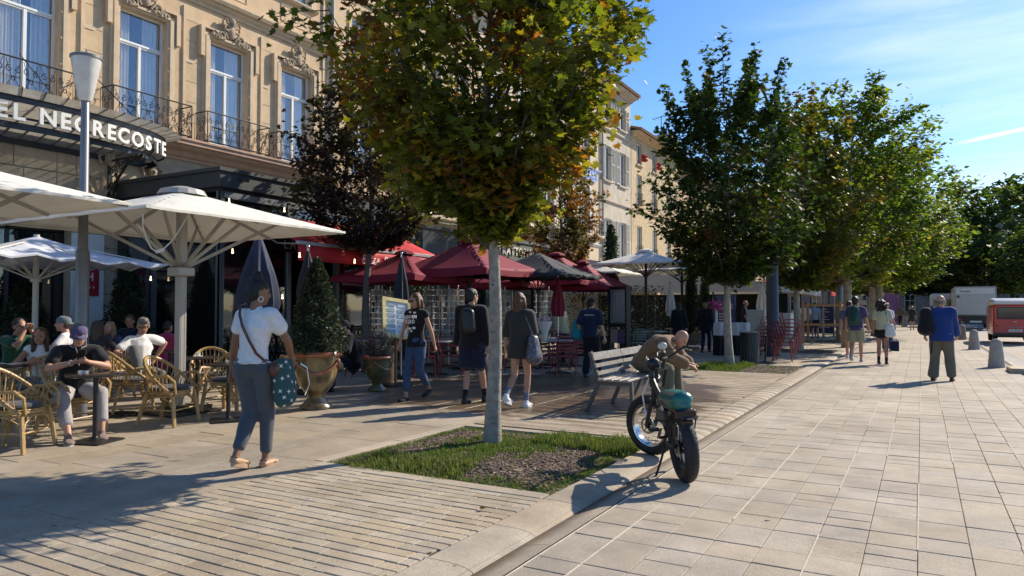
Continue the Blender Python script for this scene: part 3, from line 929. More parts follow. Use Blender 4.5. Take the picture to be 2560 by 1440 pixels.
for y0, y1 in ((3.0, 6.6), (7.0, 9.4)):                                # dark glazed doors below
 d = empty('door', (FX - .38, (y0 + y1) / 2, 0), parent=hotel)
 n = 3 if y1 - y0 > 3 else 2
 f = MB()
 for i in range(n + 1):
  y = -(y1 - y0) / 2 + (y1 - y0) * i / n
  f.box(-.03, .03, y - .04, y + .04, 0, 3.3)
 f.box(-.03, .03, -(y1 - y0) / 2, (y1 - y0) / 2, 3.22, 3.3); f.box(-.03, .03, -(y1 - y0) / 2, (y1 - y0) / 2, 2.4, 2.47)
 f.obj('frame', M_BLACK, d, False)
 for i in range(n):
  a = -(y1 - y0) / 2 + (y1 - y0) * i / n + .04; c = -(y1 - y0) / 2 + (y1 - y0) * (i + 1) / n - .04
  p = MB(); p.box(-.006, .004, a, c, .05, 3.2); p.obj('pane', M_GLASS_D, d, False)
# raised courses and joints of the ground floor
for k in range(9):
 for (ya, yb) in ((0.6, 2.9), (6.65, 6.97), (9.45, 12.0)):
  b = MB(); b.cbox(FX - .01, FX + .025, ya, yb, .15 + k * .55, .15 + k * .55 + .53, .012); b.obj('stone_course', M_BASE, hotel, False)
 if k >= 6:
  y = 3.02
  while y < 9.4:
   l = rnd.choice([.7, .9]); b = MB(); b.cbox(FX - .01, FX + .025, y, min(y + l - .015, 9.43), .15 + k * .55, .15 + k * .55 + .53, .012); b.obj('stone_course', M_BASE, hotel, False); y += l
b = MB()                                                               # keystone and hood of the door
b.prism([(-.28, 0), (.28, 0), (.20, -.62), (-.20, -.62)], 0, .16, lambda x, y, z: (FX + .02 + z, 5.6 + x, 4.55 + y))
b.obj('keystone', M_BASE, hotel, False)
b = MB(); moulding(b, FX + .02, 6.3, 9.2, 3.75, [(0, 0), (.08, 0), (.12, .05), (.12, .1), (.2, .16), (.2, .2), (0, .2)]); b.obj('door_hood', M_BASE, hotel, False)
# balcony ledge
b = MB(); moulding(b, FX, 0.6, 17.62, 5.38, [(0, 0), (.06, 0), (.06, .06), (.16, .10), (.22, .2), (.42, .24), (.46, .30), (.60, .32), (.60, .40), (.64, .42), (.64, .47), (0, .50)])
b.obj('ledge', M_PINK, hotel, False)
b = MB(); moulding(b, FX, 0.6, 17.62, 9.72, [(0, 0), (.05, 0), (.05, .08), (.12, .13), (.12, .2), (.2, .22), (.24, .3), (.24, .34), (0, .37)]); b.obj('cornice', M_OCHRE_T, hotel, False)
b = MB(); moulding(b, FX, 0.6, 17.62, 15.4, [(0, 0), (.1, .1), (.3, .2), (.7, .3), (.7, .5), (0, .8)]); b.obj('eaves_cornice', M_OCHRE_T, hotel, False)
b = MB(); b.box(FX - .0, FX + .05, 17.28, 17.6, 5.9, 15.3); b.box(FX, FX + .09, 17.45, 17.6, 5.9, 15.3); b.obj('corner_pilaster', M_OCHRE_T, hotel, False)
for i, c in enumerate(WC):
 window(hotel, FX, c - .63, c + .63, WZ0, WZ1)
 s = MB()                                                           # stepped architrave with ears
 s.box(FX, FX + .06, c - .86, c - .63, WZ0, WZ1 + .16); s.box(FX, FX + .06, c + .63, c + .86, WZ0, WZ1 + .16)
 s.box(FX, FX + .10, c - .80, c - .70, WZ0, WZ1 + .07); s.box(FX, FX + .10, c + .70, c + .80, WZ0, WZ1 + .07)
 s.box(FX, FX + .062, c - .63, c + .63, WZ1, WZ1 + .162); s.box(FX, FX + .102, c - .698, c + .698, WZ1 + .06, WZ1 + .12)
 s.box(FX, FX + .13, c - .98, c - .862, WZ1 - .55, WZ1 + .24); s.box(FX, FX + .13, c + .862, c + .98, WZ1 - .55, WZ1 + .24)
 s.box(FX, FX + .12, c - .98, c + .98, WZ1 + .244, WZ1 + .29)
 for z in (WZ0 + .4, WZ0 + 1.0, WZ0 + 1.6, WZ0 + 2.2):
  for q in (-.64, .64): s.ell((FX + .1, c + q, z), .025, 6, 4)
 s.obj('architrave', M_OCHRE_T, hotel, False)
 cartouche(hotel, FX + .05, c, WZ1 + .10, 1.08)
 balcony(hotel, FX, c, 2.1, 5.87, out=.52)
 window(hotel, FX, c - .60, c + .60, 11.1, 13.6)
 s = MB(); s.box(FX, FX + .06, c - .8, c - .60, 11.1, 13.7); s.box(FX, FX + .06, c + .60, c + .8, 11.1, 13.7)
 moulding(s, FX, c - .85, c + .85, 10.98, [(0, 0), (.1, .02), (.14, .08), (.14, .12), (0, .12)])
 z0_, z1_ = 10.32, 10.86
 for (a, e_, f, h_) in ((-.62, .62, z0_, z0_ + .02), (-.62, .62, z1_ - .02, z1_), (-.62, -.60, z0_, z1_), (.60, .62, z0_, z1_)): s.box(FX, FX + .02, c + a, c + e_, f, h_)
 s.tube([(FX + .012, c + .13 * math.cos(2 * PI * k / 16), 10.59 + .13 * math.sin(2 * PI * k / 16)) for k in range(16)], .014, 5, closed=True)
 s.obj('architrave', M_OCHRE_T, hotel, False)
 # fillets either side of the wall bay
 s = MB(); s.box(FX, FX + .045, c + 1.12, c + 1.20, 6.0, 9.55); s.obj('fillet', M_OCHRE_T, hotel, False)
 s = MB(); s.prism([(-.16, 0), (-.1, .045), (.1, .045), (.16, 0), (.1, -.045), (-.1, -.045)], 0, .015, lambda x, y, z: (FX + z, c + 1.34 + x, 8.1 + y)); s.obj('lozenge', M_OCHRE_T, hotel, False)
# fine horizontal joints of the wall
s = MB()
for k in range(6):
 z = 6.45 + k * .55
 for i in range(len(WC) - 1): s.box(FX, FX + .006, WC[i] + 1.22, WC[i + 1] - .99, z, z + .012)
s.obj('wall_joint', M_ORN, hotel, False)

# carved mascaron and small brackets under the ledge
for y, z in ((11.3, 4.95), (10.2, 5.05)):
 b = MB(); b.ell((FX + .08, y, z), (.1, .13, .18), 8, 6); b.ell((FX + .16, y, z - .03), .05, 6, 5)
 for s_ in (-1, 1): b.tube([(FX + .06, y + s_ * .1, z + .12), (FX + .08, y + s_ * .28, z + .04), (FX + .06, y + s_ * .2, z - .15)], .035, 5)
 b.obj('carved_mask', M_ORN, hotel)
# relief fan beside the marquee bracket
b = MB()
for i in range(7):
 a = PI * (.05 + .13 * i)
 b.tube([(FX + .02, 10.0 + .15 * math.cos(a), 4.0 + .15 * math.sin(a)), (FX + .05, 10.0 + .5 * math.cos(a), 4.0 + .5 * math.sin(a)), (FX + .03, 10.0 + .75 * math.cos(a + .2), 4.0 + .72 * math.sin(a + .2))], [.02, .05, .015], 5)
b.obj('carved_fan', M_ORN, hotel)

# pigeons on the ledge of the box canopy are two small birds
def pigeon(loc, rz, label):
 b = MB(); b.ell((0, 0, .10), (.13, .06, .065), 10, 7, Matrix.Rotation(.25, 3, 'Y')); b.ell((.11, 0, .18), (.035, .03, .035), 8, 6)
 b.tube([(.07, 0, .12), (.11, 0, .17)], [.045, .03], 7); b.cyl((.14, 0, .18), (.165, 0, .172), .008, .002, 5)
 b.obox((-.15, 0, .075), (.12, .05, .012)); b.cyl((.0, .02, .0), (0, .02, .06), .004); b.cyl((0, -.02, 0), (0, -.02, .06), .004)
 o = b.obj('pigeon', mat('pigeon_grey', (.16, .17, .2), .6, var=.3, vscale=20))
 o.location = loc; o.rotation_euler = (0, 0, rz)
 tag(o, label, 'pigeon')
pigeon((-16.1, 11.2, 4.56), 1.0, 'grey pigeon perched on the flat roof corner beside the hotel wall')

# ---- curved glass marquee
marq = thing('glass_marquee', 'black iron and glass marquee with white sign letters curving over the hotel entrance', 'marquee')
YC, AA, BB = 8.2, 3.15, 1.72
M_MG = mat('wired_glass', (0.50, 0.48, 0.40), 0.25, var=0.25, vscale=3, alpha=0.8, trans=0.6, spec=0.5)
def ell_pt(t_, k=1.0, z=0.0):       # t -1..1 along the arc
 a = PI / 2 * (1 - t_)
 return Vector((FX + BB * k * (abs(math.sin(a)) ** .75), YC + AA * k * math.cos(a), z))
NA = 26
ts = [-1 + 2 * i / NA for i in range(NA + 1)]
fr = MB()
for z, r in ((5.62, .03), (5.20, .025)):
 fr.tube([ell_pt(t_, 1.0, z) for t_ in ts], r, 6)
for i in range(NA):                                                      # black band above the letters
 p, q = ell_pt(ts[i], 1.0), ell_pt(ts[i + 1], 1.0)
 fr.quad((p.x + .01, p.y, 5.50), (q.x + .01, q.y, 5.50), (q.x + .01, q.y, 5.64), (p.x + .01, p.y, 5.64))
 fr.quad((q.x - .02, q.y, 5.50), (p.x - .02, p.y, 5.50), (p.x - .02, p.y, 5.64), (q.x - .02, q.y, 5.64))
fr.box(FX, FX + .08, YC - AA - .1, YC + AA + .1, 5.0, 5.12)
fr.obj('ring_beam', M_BLACK, marq, False)
rb = MB()
for i in range(0, NA + 1):
 t_ = ts[i]; o_ = ell_pt(t_, 1.13, 5.75); m_ = ell_pt(t_, 1.0, 5.62); w_ = ell_pt(t_, 1.0)
 rb.tube([(FX + .02, YC + (w_.y - YC) * .92, 5.14), m_, o_], .016, 5)
rb.obj('rib', M_BLACK, marq)
for i in range(NA):
 a, c = ell_pt(ts[i], 1.0, 5.6), ell_pt(ts[i + 1], 1.0, 5.6)
 ao, co = ell_pt(ts[i], 1.13, 5.74), ell_pt(ts[i + 1], 1.13, 5.74)
 p = MB(); p.quad((FX + .02, YC + (a.y - YC) * .92, 5.13), (FX + .02, YC + (c.y - YC) * .92, 5.13), c, a); p.quad(a, c, co, ao)
 p.obj('glass_pane', M_MG, marq, False)
bd = MB()
for i in range(NA):
 p, q = ell_pt(ts[i], .94), ell_pt(ts[i + 1], .94)
 bd.quad((p.x, p.y, 4.98), (q.x, q.y, 4.98), (q.x, q.y, 5.12), (p.x, p.y, 5.12))
bd.obj('lower_beam', M_BLACK, marq, False)
for yb in (YC - 2.2, YC + 2.0):                                         # scrolled iron brackets
 b = MB()
 def fb(a, c, yb=yb): return (FX + a, yb, c)
 b.bar((FX + .04, yb, 3.45), (FX + .04, yb, 5.0), .05, .05)
 b.tube([fb(.05, 3.5), fb(.12, 3.9), fb(.35, 4.5), fb(.8, 4.9), fb(1.35, 5.0)], .035, 6)
 b.tube([fb(.05, 5.0), fb(1.4, 5.02)], .03, 5)
 for (cx, cz, R, d_, a0) in ((.22, 4.72, .16, 1, 0), (.52, 4.84, .12, -1, PI), (.15, 4.4, .11, -1, 0), (.12, 4.12, .08, 1, PI), (.78, 4.93, .07, 1, 0), (.36, 4.62, .07, 1, 1), (.10, 3.9, .05, 1, 1)):
  scroll(b, fb, cx, cz, R, 1.6, d_, a0, .016)
 b.obj('bracket', M_BLACK, marq)
# tie rods up to the wall
for y in (YC - 1.6, YC, YC + 1.6):
 b = MB(); b.tube([(FX, y, 7.0), ell_pt((y - YC) / AA, .95, 5.66)], .012, 5); b.obj('tie_rod', M_BLACK, marq)

M_LET = mat('sign_letter_white', (0.78, 0.77, 0.70), 0.5, var=0.03)
_font_cache = {}
def letter_mesh(ch, size, depth, m, bold=0.0, shear=0.0):
 key = (ch, size, depth, m.name, bold, shear)
 if key in _font_cache: return _font_cache[key]
 cu = bpy.data.curves.new('letter', 'FONT')
 cu.body = ch; cu.size = size; cu.extrude = depth; cu.offset = bold; cu.align_x = 'CENTER'; cu.resolution_u = 3; cu.shear = shear
 o = bpy.data.objects.new('letter', cu)
 TMP.collection.objects.link(o)
 TMP.view_layers[0].update()
 me = bpy.data.meshes.new_from_object(o.evaluated_get(TMP.view_layers[0].depsgraph))
 me.name = 'letter'
 me.materials.clear(); me.materials.append(m)
 w = (max(v.co.x for v in me.vertices) - min(v.co.x for v in me.vertices)) if len(me.vertices) else size * .3
 bpy.data.objects.remove(o)
 _font_cache[key] = (me, w)
 return me, w

TMP = bpy.data.scenes.new('workshop')
def text_on(parent, txt, origin, along, up, size, m, depth=.01, bold=.006, gap=.12, name='letter', squash=1.0, shear=0.0, centre=True):
 """letters as separate pieces along a straight line"""
 along, up = Vector(along).normalized(), Vector(up).normalized()
 nrm = along.cross(up)
 R = Matrix((along * squash, up, nrm)).transposed()
 ws = []
 for ch in txt: ws.append(size * .32 if ch == ' ' else letter_mesh(ch, size, depth, m, bold, shear)[1] + size * gap)
 tot = sum(ws) * squash
 x = -tot / 2 if centre else 0
 for ch, w in zip(txt, ws):
  if ch != ' ':
   p = Vector(origin) + along * (x + w * squash / 2)
   o = link(name, letter_mesh(ch, size, depth, m, bold, shear)[0], parent)
   o.matrix_local = Matrix.Translation(p) @ R.to_4x4()
  x += w * squash
# sign: HOTEL NEGRECOSTE round the ring
txt = 'HÔTEL NEGRECOSTE'
arc = [0.0]; fine = [ell_pt(-1 + 2 * i / 400, 1.03) for i in range(401)]
for i in range(400): arc.append(arc[-1] + (fine[i + 1] - fine[i]).length)
ws = [(.22 if ch == ' ' else letter_mesh(ch, .45, .03, M_LET, .012)[1] + .07) for ch in txt]
tot = sum(ws); s0 = arc[-1] / 2 - tot / 2 + 0.22
for ch, w in zip(txt, ws):
 if ch != ' ':
  s_ = s0 + w / 2
  i = max(1, min(399, next(k for k, a in enumerate(arc) if a >= s_)))
  p = fine[i]; tg = (fine[i + 1] - fine[i - 1]).normalized()
  up = Vector((0, 0, 1)); nrm = tg.cross(up)
  o = link('letter', letter_mesh(ch, .45, .03, M_LET, .012)[0], marq)
  o.matrix_local = Matrix.Translation((p.x, p.y, 5.14)) @ Matrix((tg, up, nrm)).transposed().to_4x4()
 s0 += w

# ---- second building, seen in glimpses through the trees
def simple_building(label, Y0, Y1, H, m, cols, rows_, ww, X=FX, shutters=False, z_first=5.9, eave=True, railing=False, gfloor=3.6, roof_m=None, surround=None, cornices=()):
 """cols: window centres; rows_: (z0, z1) of each storey"""
 bld = thing('townhouse', label, 'building')
 holes = [(c - ww / 2, c + ww / 2, z0, z1) for c in cols for z0, z1 in rows_]
 wall('wall', X, Y0 + .004, Y1 - .004, 0, H, holes, m, bld, 0.22)
 for c in cols:
  for k, (z0, z1) in enumerate(rows_):
   w = window(bld, X, c - ww / 2, c + ww / 2, z0, z1, curtains=False, transom=0.0, deep=.14, fw=.045)
   b = MB(); b.cbox(X - .05, X + .12, c - ww / 2 - .12, c + ww / 2 + .12, z0 - .12, z0 - .003, .015); b.obj('sill', surround or m, bld, False)
   if surround:
    b = MB(); b.box(X, X + .05, c - ww / 2 - .14, c - ww / 2, z0, z1 + .14); b.box(X, X + .05, c + ww / 2, c + ww / 2 + .14, z0, z1 + .14); b.box(X, X + .052, c - ww / 2, c + ww / 2, z1, z1 + .142)
    b.obj('surround', surround, bld, False)
   if shutters:
    for s_ in (-1, 1):
     sh = MB(); sw = ww / 2
     a0_ = c + s_ * (ww / 2 + .02); a1_ = a0_ + s_ * sw
     lo, hi = min(a0_, a1_), max(a0_, a1_); x = X + .04
     for (p, q, r0, r1) in ((lo, lo + .05, z0, z1), (hi - .05, hi, z0, z1), (lo + .05, hi - .05, z0, z0 + .08), (lo + .05, hi - .05, z1 - .06, z1), (lo + .05, hi - .05, (z0 + z1) / 2 - .03, (z0 + z1) / 2 + .03)):
      sh.box(x, x + .035, p, q, r0, r1)
     nsl = int((z1 - z0) / .085)
     for i in range(nsl):
      zz = z0 + .08 + (z1 - z0 - .14) * i / nsl
      sh.bar((x + .005, lo + .05, zz), (x + .005, hi - .05, zz), .012, .06, up=(.8, 0, .6))
     sh.obj('shutter', M_SHUT, bld, False)
   if railing and k < 2:
    r = MB(); r.bar((X + .1, c - ww / 2 - .05, z0 + .9), (X + .1, c + ww / 2 + .05, z0 + .9), .03)
    for i in range(int(ww / .11) + 1): r.cyl((X + .1, c - ww / 2 + i * .11, z0), (X + .1, c - ww / 2 + i * .11, z0 + .9), .008, n=4)
    r.obj('railing', M_IRON, bld, False)
 for zc in cornices:
  b = MB(); moulding(b, X, Y0 + .01, Y1 - .01, zc, [(0, 0), (.05, 0), (.05, .05), (.12, .1), (.12, .14), (0, .16)]); b.obj('string_course', surround or m, bld, False)
 if eave:
  b = MB(); moulding(b, X, Y0 - .05, Y1 + .05, H - .25, [(0, 0), (.12, .02), (.2, .12), (.45, .2), (.62, .24), (.62, .30), (0, .32)]); b.obj('cornice', m, bld, False)
  rf = MB(); rf.add([(X + .75, Y0 - .05, H + .06), (X + .75, Y1 + .05, H + .06), (X - 4.5, Y1 + .05, H + 1.5), (X - 4.5, Y0 - .05, H + 1.5), (X + .75, Y0 - .05, H + .14), (X + .75, Y1 + .05, H + .14), (X - 4.5, Y1 + .05, H + 1.6), (X - 4.5, Y0 - .05, H + 1.6)],
                          [(0, 3, 2, 1), (4, 5, 6, 7), (0, 1, 5, 4), (1, 2, 6, 5), (2, 3, 7, 6), (3, 0, 4, 7)])
  y = Y0
  while y < Y1:
   rf.tube([(X + .78, y, H + .15), (X - 4.5, y, H + 1.6)], .07, 5); y += .21
  rf.obj('roof', roof_m or M_TILE, bld, False)
 return bld

R3 = [(6.0, 8.3), (9.5, 11.6), (12.9, 14.8)]
b2 = simple_building('ochre townhouse with grey shutters and long iron balcony rails, half hidden by the nearest maple', 17.7, 26.8, 16.4, M_OCHRE, [19.2, 21.3, 23.4, 25.5], R3, 1.1, surround=M_OCHRE_T, railing=True, cornices=(5.3, 9.0, 12.2))
b3 = simple_building('cream townhouse with tall windows between the ochre house and the drainpipe', 26.9, 40.9, 15.0, M_CREAM, [28.6, 31.2, 33.8, 36.2, 38.6], [(5.9, 8.6), (10.2, 12.1), (13.0, 14.3)], 1.2, surround=M_WHITE, railing=True, cornices=(5.2, 9.7))
# balustrade band under the first floor of both
for y0, y1, par in ((17.9, 26.6, b2), (27.2, 34.0, b3)):
 b = MB(); b.cbox(FX, FX + .55, y0, y1, 5.0, 5.16, .02); b.cbox(FX + .42, FX + .56, y0, y1, 5.85, 5.95, .02)
 b.obj('balcony_slab', M_OCHRE_T, par, False)
 b = MB(); y = y0 + .1
 while y < y1:
  b.lathe([(.05, 0), (.03, .08), (.055, .25), (.03, .5), (.05, .68)], 6, (FX + .48, y, 5.16)); y += .2
 tag(b.obj('baluster_row', M_OCHRE_T, par), kind='stuff')
# far balcony with iron rail and brackets
bl = empty('balcony', (FX, 36.2, 5.55), parent=b3)
b = MB(); b.cbox(0, .95, -3.4, 3.1, 0, .14, .02)
for y in (-2.6, 0, 2.6): b.prism([(0, 0), (.8, 0), (.8, -.12), (.3, -.35), (0, -.7)], -.12, .12, lambda x, yy_, z, y=y: (x, y + z, yy_))
b.obj('slab', M_BEIGE, bl, False)
s = MB(); rail_panel(s, lambda a, c: (.9, a - .15, .14 + c), 6.4, .95); rail_panel(s, lambda a, c: (.45 + a, 3.05, .14 + c), .9, .95)
s.tube([(0, 3.05, 1.1), (.9, 3.05, 1.1), (.9, -3.35, 1.1), (0, -3.35, 1.1)], .02, 5)
tag(s.obj('railing', M_IRON, bl), kind='stuff')
# blue and white sign board on the facade: only the end of the word shows
sg = empty('sign_board', (FX + .08, 38.3, 9.05), parent=b3)
b = MB(); b.box(0, .04, -2.3, 1.75, 0, .78); b.obj('panel', mat('sign_blue', (.10, .22, .62), .5, var=.05), sg, False)
b = MB(); b.box(.041, .05, -2.3, 1.75, .74, .78); b.box(.041, .05, -2.3, 1.75, 0, .04); b.obj('border', M_WHITE, sg, False)
text_on(sg, 'MARSEILLAIS', (.05, -.3, .18), (0, 1, 0), (0, 0, 1), .52, M_WHITE, .008, .012, .10)
b4 = simple_building('pale beige house with three pairs of grey louvred shutters beside the drainpipe', 41.0, 46.2, 15.6, M_BEIGE, [42.0, 44.6], [(4.7, 7.1), (9.5, 11.7), (13.2, 14.7)], 1.15, shutters=True, cornices=(8.1, 12.6))
b5 = simple_building('yellow stone house with small window boxes of red flowers, under a tiled eave', 46.3, 57.5, 13.5, M_YEL, [47.9, 51.2, 54.6], [(4.9, 7.2), (8.6, 10.8), (11.5, 13.0)], 1.05, railing=True, cornices=(8.1,))
for c in (47.9, 51.2):
 b = MB();
 for i in range(26): b.ell((FX + .2 + rnd.uniform(-.1, .14), c + .5 + rnd.uniform(-.3, .3), 12.0 + rnd.uniform(-.2, .2)), rnd.uniform(.06, .11), 5, 4)
 tag(b.obj('geranium', mat('red_flowers', (.45, .02, .03), .7, var=.4, vscale=20)), 'red geranium hanging on the iron window guard of the yellow house, %s' % ('nearer the beige house' if c < 50 else 'farther one'), 'flowers')
b6 = simple_building('peach rendered house beyond the yellow stone one with a chimney', 57.6, 72, 12.8, mat('peach_render', (.62, .42, .25), .9, var=.1, stain=.15), [60, 63.5, 67, 70], [(4.9, 7), (8.4, 10.4)], 1.1, cornices=(7.7,))
b7 = simple_building('far cream terrace at the end of the row, behind the middle trees', 72.1, 110, 12.5, M_CREAM, [75 + 4 * i for i in range(9)], [(4.9, 7), (8.4, 10.4)], 1.2, shutters=False, cornices=(7.7,))
ch = MB(); ch.box(FX - 2.6, FX - .6, 56.4, 59.2, 13.4, 15.4); ch.box(FX - 2.7, FX - .5, 56.3, 59.3, 15.4, 15.55); ch.obj('chimney', M_BEIGE, b6, False)
an = MB(); an.cyl((FX - .2, 53.5, 13.6), (FX - .2, 53.5, 16.3), .03); an.cyl((FX - .9, 53.5, 16.1), (FX + .7, 53.5, 16.35), .02)
for i in range(6): an.cyl((FX - .8 + i * .28, 53.1, 16.12 + i * .04), (FX - .8 + i * .28, 53.9, 16.12 + i * .04), .015, n=4)
tag(an.obj('tv_antenna', M_IRON), 'thin television antenna standing on the roof of the yellow stone house', 'antenna')
# drainpipes
for y in (17.64, 40.95):
 b = MB(); b.cyl((FX + .12, y, .2), (FX + .12, y, 15.0), .06, n=8)
 for z in (2, 4.5, 7.5, 10.5, 13): b.cyl((FX + .12, y, z), (FX + .12, y, z + .06), .075, n=8)
 tag(b.obj('drainpipe', mat('zinc_pipe', (.33, .32, .30), .5, .3)), 'grey drainpipe running down %s' % ('the corner of the hotel' if y < 20 else 'between the cream and the beige house'), 'drainpipe')
# closing the end of the street: a big dim building behind the trees
b8 = thing('large_building', 'long grey stone building closing the end of the street behind the dark trees', 'building')
b = MB(); b.box(-22, 60, 118, 130, 0, 13.5); b.obj('wall', mat('grey_stone', (.30, .27, .23), .9, var=.15, vscale=1), b8, False)
for i in range(26):
 for z in (1.2, 5.4, 9.4):
  w = empty('window', (-20 + i * 3.1, 117.96, z), parent=b8)
  p = MB(); p.box(-.6, .6, -.02, .04, 0, 2.2); p.obj('pane', M_GLASS_D, w, False)
  f = MB(); f.box(-.68, -.6, -.06, .0, 0, 2.2); f.box(.6, .68, -.06, 0, 0, 2.2); f.box(-.03, .03, -.06, 0, 0, 2.2); f.box(-.68, .68, -.06, 0, 1.4, 1.46); f.box(-.68, .68, -.06, 0, 2.2, 2.28); f.obj('frame', M_FRAME, w, False)
b = MB(); b.box(-22.3, 60.3, 117.6, 130.3, 13.5, 13.9); b.obj('cornice', mat('grey_stone', (.3, .27, .23)), b8, False)
# arch-like pale and pink shopfronts low at the end
b = MB(); b.box(-3.6, -2.0, 88, 92, 0, 4.2); b.box(-3.7, -1.9, 87.9, 92.1, 4.2, 4.4); b.box(-3.2, -2.4, 87.9, 88.01, .2, 2.4)
tag(b.obj('kiosk', mat('mauve_paint', (.30, .13, .24), .6)), 'small mauve kiosk at the far end of the pavement under the plane trees', 'kiosk')

# ---- dark glazed terrace box in front of the hotel
pg = thing('glazed_terrace', 'anthracite framed glass terrace box built out from the hotel, with string bulbs', 'restaurant terrace')
PX, PY0, PY1, PZ = -13.15, 10.36, 17.25, 4.47
b = MB(); b.box(FX + .06, PX, PY0, PY1, PZ - .36, PZ); b.box(FX + .06, PX + .05, PY0 - .05, PY1 + .05, PZ - .02, PZ + .06); b.obj('roof', M_ANTH, pg, False)
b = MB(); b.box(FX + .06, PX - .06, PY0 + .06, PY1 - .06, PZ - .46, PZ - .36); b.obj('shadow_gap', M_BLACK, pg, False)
posts = [PY0 + .07, 12.35, 14.0, 15.6, PY1 - .07]
M_ANTL = mat('grey_aluminium', (0.16, 0.18, 0.185), 0.4, 0.3, var=.06)
for y in posts:
 b = MB(); b.cbox(PX - .14, PX, y - .06, y + .06, 0.0, PZ - .46, .006); b.obj('post', M_ANTL, pg, False)
for (z, h) in ((PZ - .60, .14), (3.18, .12), (.0, .14)):
 b = MB(); b.box(PX - .11, PX - .02, PY0 + .13, PY1 - .13, z, z + h); b.obj('rail', M_ANTL, pg, False)
for i in range(4):
 b = MB(); b.box(PX - .07, PX - .055, posts[i] + .06, posts[i + 1] - .06, 3.30, PZ - .60); b.obj('transom_pane', M_GLASS_D, pg, False)
 if i in (0, 2, 3):
  b = MB(); b.box(PX - .07, PX - .055, posts[i] + .06, posts[i + 1] - .06, .14, 3.18); b.obj('pane', M_GLASS_D, pg, False)
# side wall panes
for i in range(3):
 x0 = FX + .1 + i * 1.25
 b = MB(); b.box(x0, x0 + 1.2, PY0 + .05, PY0 + .07, .14, 3.9); b.obj('side_pane', M_GLASS_D, pg, False)
 b = MB(); b.cbox(x0 + 1.18, x0 + 1.26, PY0 + .01, PY0 + .11, 0, PZ - .46, .005); b.obj('mullion', M_ANTH, pg, False)
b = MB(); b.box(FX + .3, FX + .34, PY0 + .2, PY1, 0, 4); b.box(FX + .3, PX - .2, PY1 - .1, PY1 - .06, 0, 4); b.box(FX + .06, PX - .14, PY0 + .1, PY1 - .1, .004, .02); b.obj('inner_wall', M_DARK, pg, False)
# shelves with bottles inside
M_SHELF = mat('shelf_wood', (.28, .16, .07), .6)
sh = empty('back_bar', (FX + 1.4, 12.2, 0), parent=pg)
b = MB()
for z in (1.1, 1.6, 2.1): b.box(-.15, .15, -1.6, 1.6, z, z + .04)
b.box(-.17, -.15, -1.6, 1.6, .0, 2.6); b.obj('shelf', M_SHELF, sh, False)
b = MB()
for z in (1.14, 1.64, 2.14):
 for i in range(24): b.lathe([(.03, 0), (.035, .02), (.035, .17), (.012, .22), (.012, .28)], 6, (rnd.uniform(-.05, .08), -1.5 + i * .128, z))
tag(b.obj('bottle_row', mat('bottle_glass', (.25, .24, .2), .15, spec=.8, var=.8, vscale=7), sh), kind='stuff')
# red hotel plate and white panel by the door
pl = empty('star_plate', (-16.93, 9.75, 1.75))
tag(pl, 'dark red hotel plate with a white H on the pale panel beside the entrance', 'sign')
b = MB(); b.box(0, .03, -.22, .22, 0, .72); b.obj('plate', mat('plate_red', (.35, .01, .02), .4), pl, False)
text_on(pl, 'H', (.032, 0, .36), (0, 1, 0), (0, 0, 1), .26, M_WHITE, .003, .004)
b = MB();
for i in range(3): b.prism([(.03 * math.cos(PI / 2 + k * PI / 5) * (1 if k % 2 == 0 else .42), .03 * math.sin(PI / 2 + k * PI / 5) * (1 if k % 2 == 0 else .42)) for k in range(10)], .03, .034, lambda x, y, z, i=i: (z, -.09 + i * .09 + x, .2 + y))
b.obj('star', M_WHITE, pl, False)
b = MB(); b.box(-16.97, -16.935, 9.35, 10.1, 0.1, 3.2); b.obj('pale_panel', M_WHITE, hotel, False)
# ------------------------------------------------------------------ trees
M_BARK = mat('smooth_bark', (0.29, 0.26, 0.21), 0.85, var=0.38, vscale=13, bump=0.5, bscale=45)
M_BARK_D = mat('dark_bark', (0.12, 0.10, 0.085), 0.9, var=0.25, vscale=8, bump=0.6, bscale=30)
M_LIMB = mat('limb_bark', (.085, .07, .055), .9, var=.25, vscale=8)
M_BARK_P = mat('plane_bark', (0.27, 0.245, 0.19), 0.85, var=0.4, vscale=4, bump=0.3, bscale=20)
M_LEAF = mat('maple_leaf', (1, 1, 1), 0.42, attr=True, var=0.25, vscale=5, trans=0.46, tcol=(2.6, 2.3, 0.6), spec=0.3)
M_LEAF_K = mat('dark_maple_leaf', (1, 1, 1), 0.55, attr=True, var=0.25, vscale=5, trans=0.34, tcol=(1.8, 1.9, 0.5), spec=0.15)
M_LEAF_F = mat('plane_leaf', (1, 1, 1), 0.55, attr=True, var=0.2, vscale=3, trans=0.5, tcol=(1.85, 2.0, 0.5), spec=0.2)
M_LEAF_D = mat('evergreen_needles', (1, 1, 1), 0.6, attr=True, var=0.25, vscale=12, trans=0.15, tcol=(1.3, 1.4, 0.7))

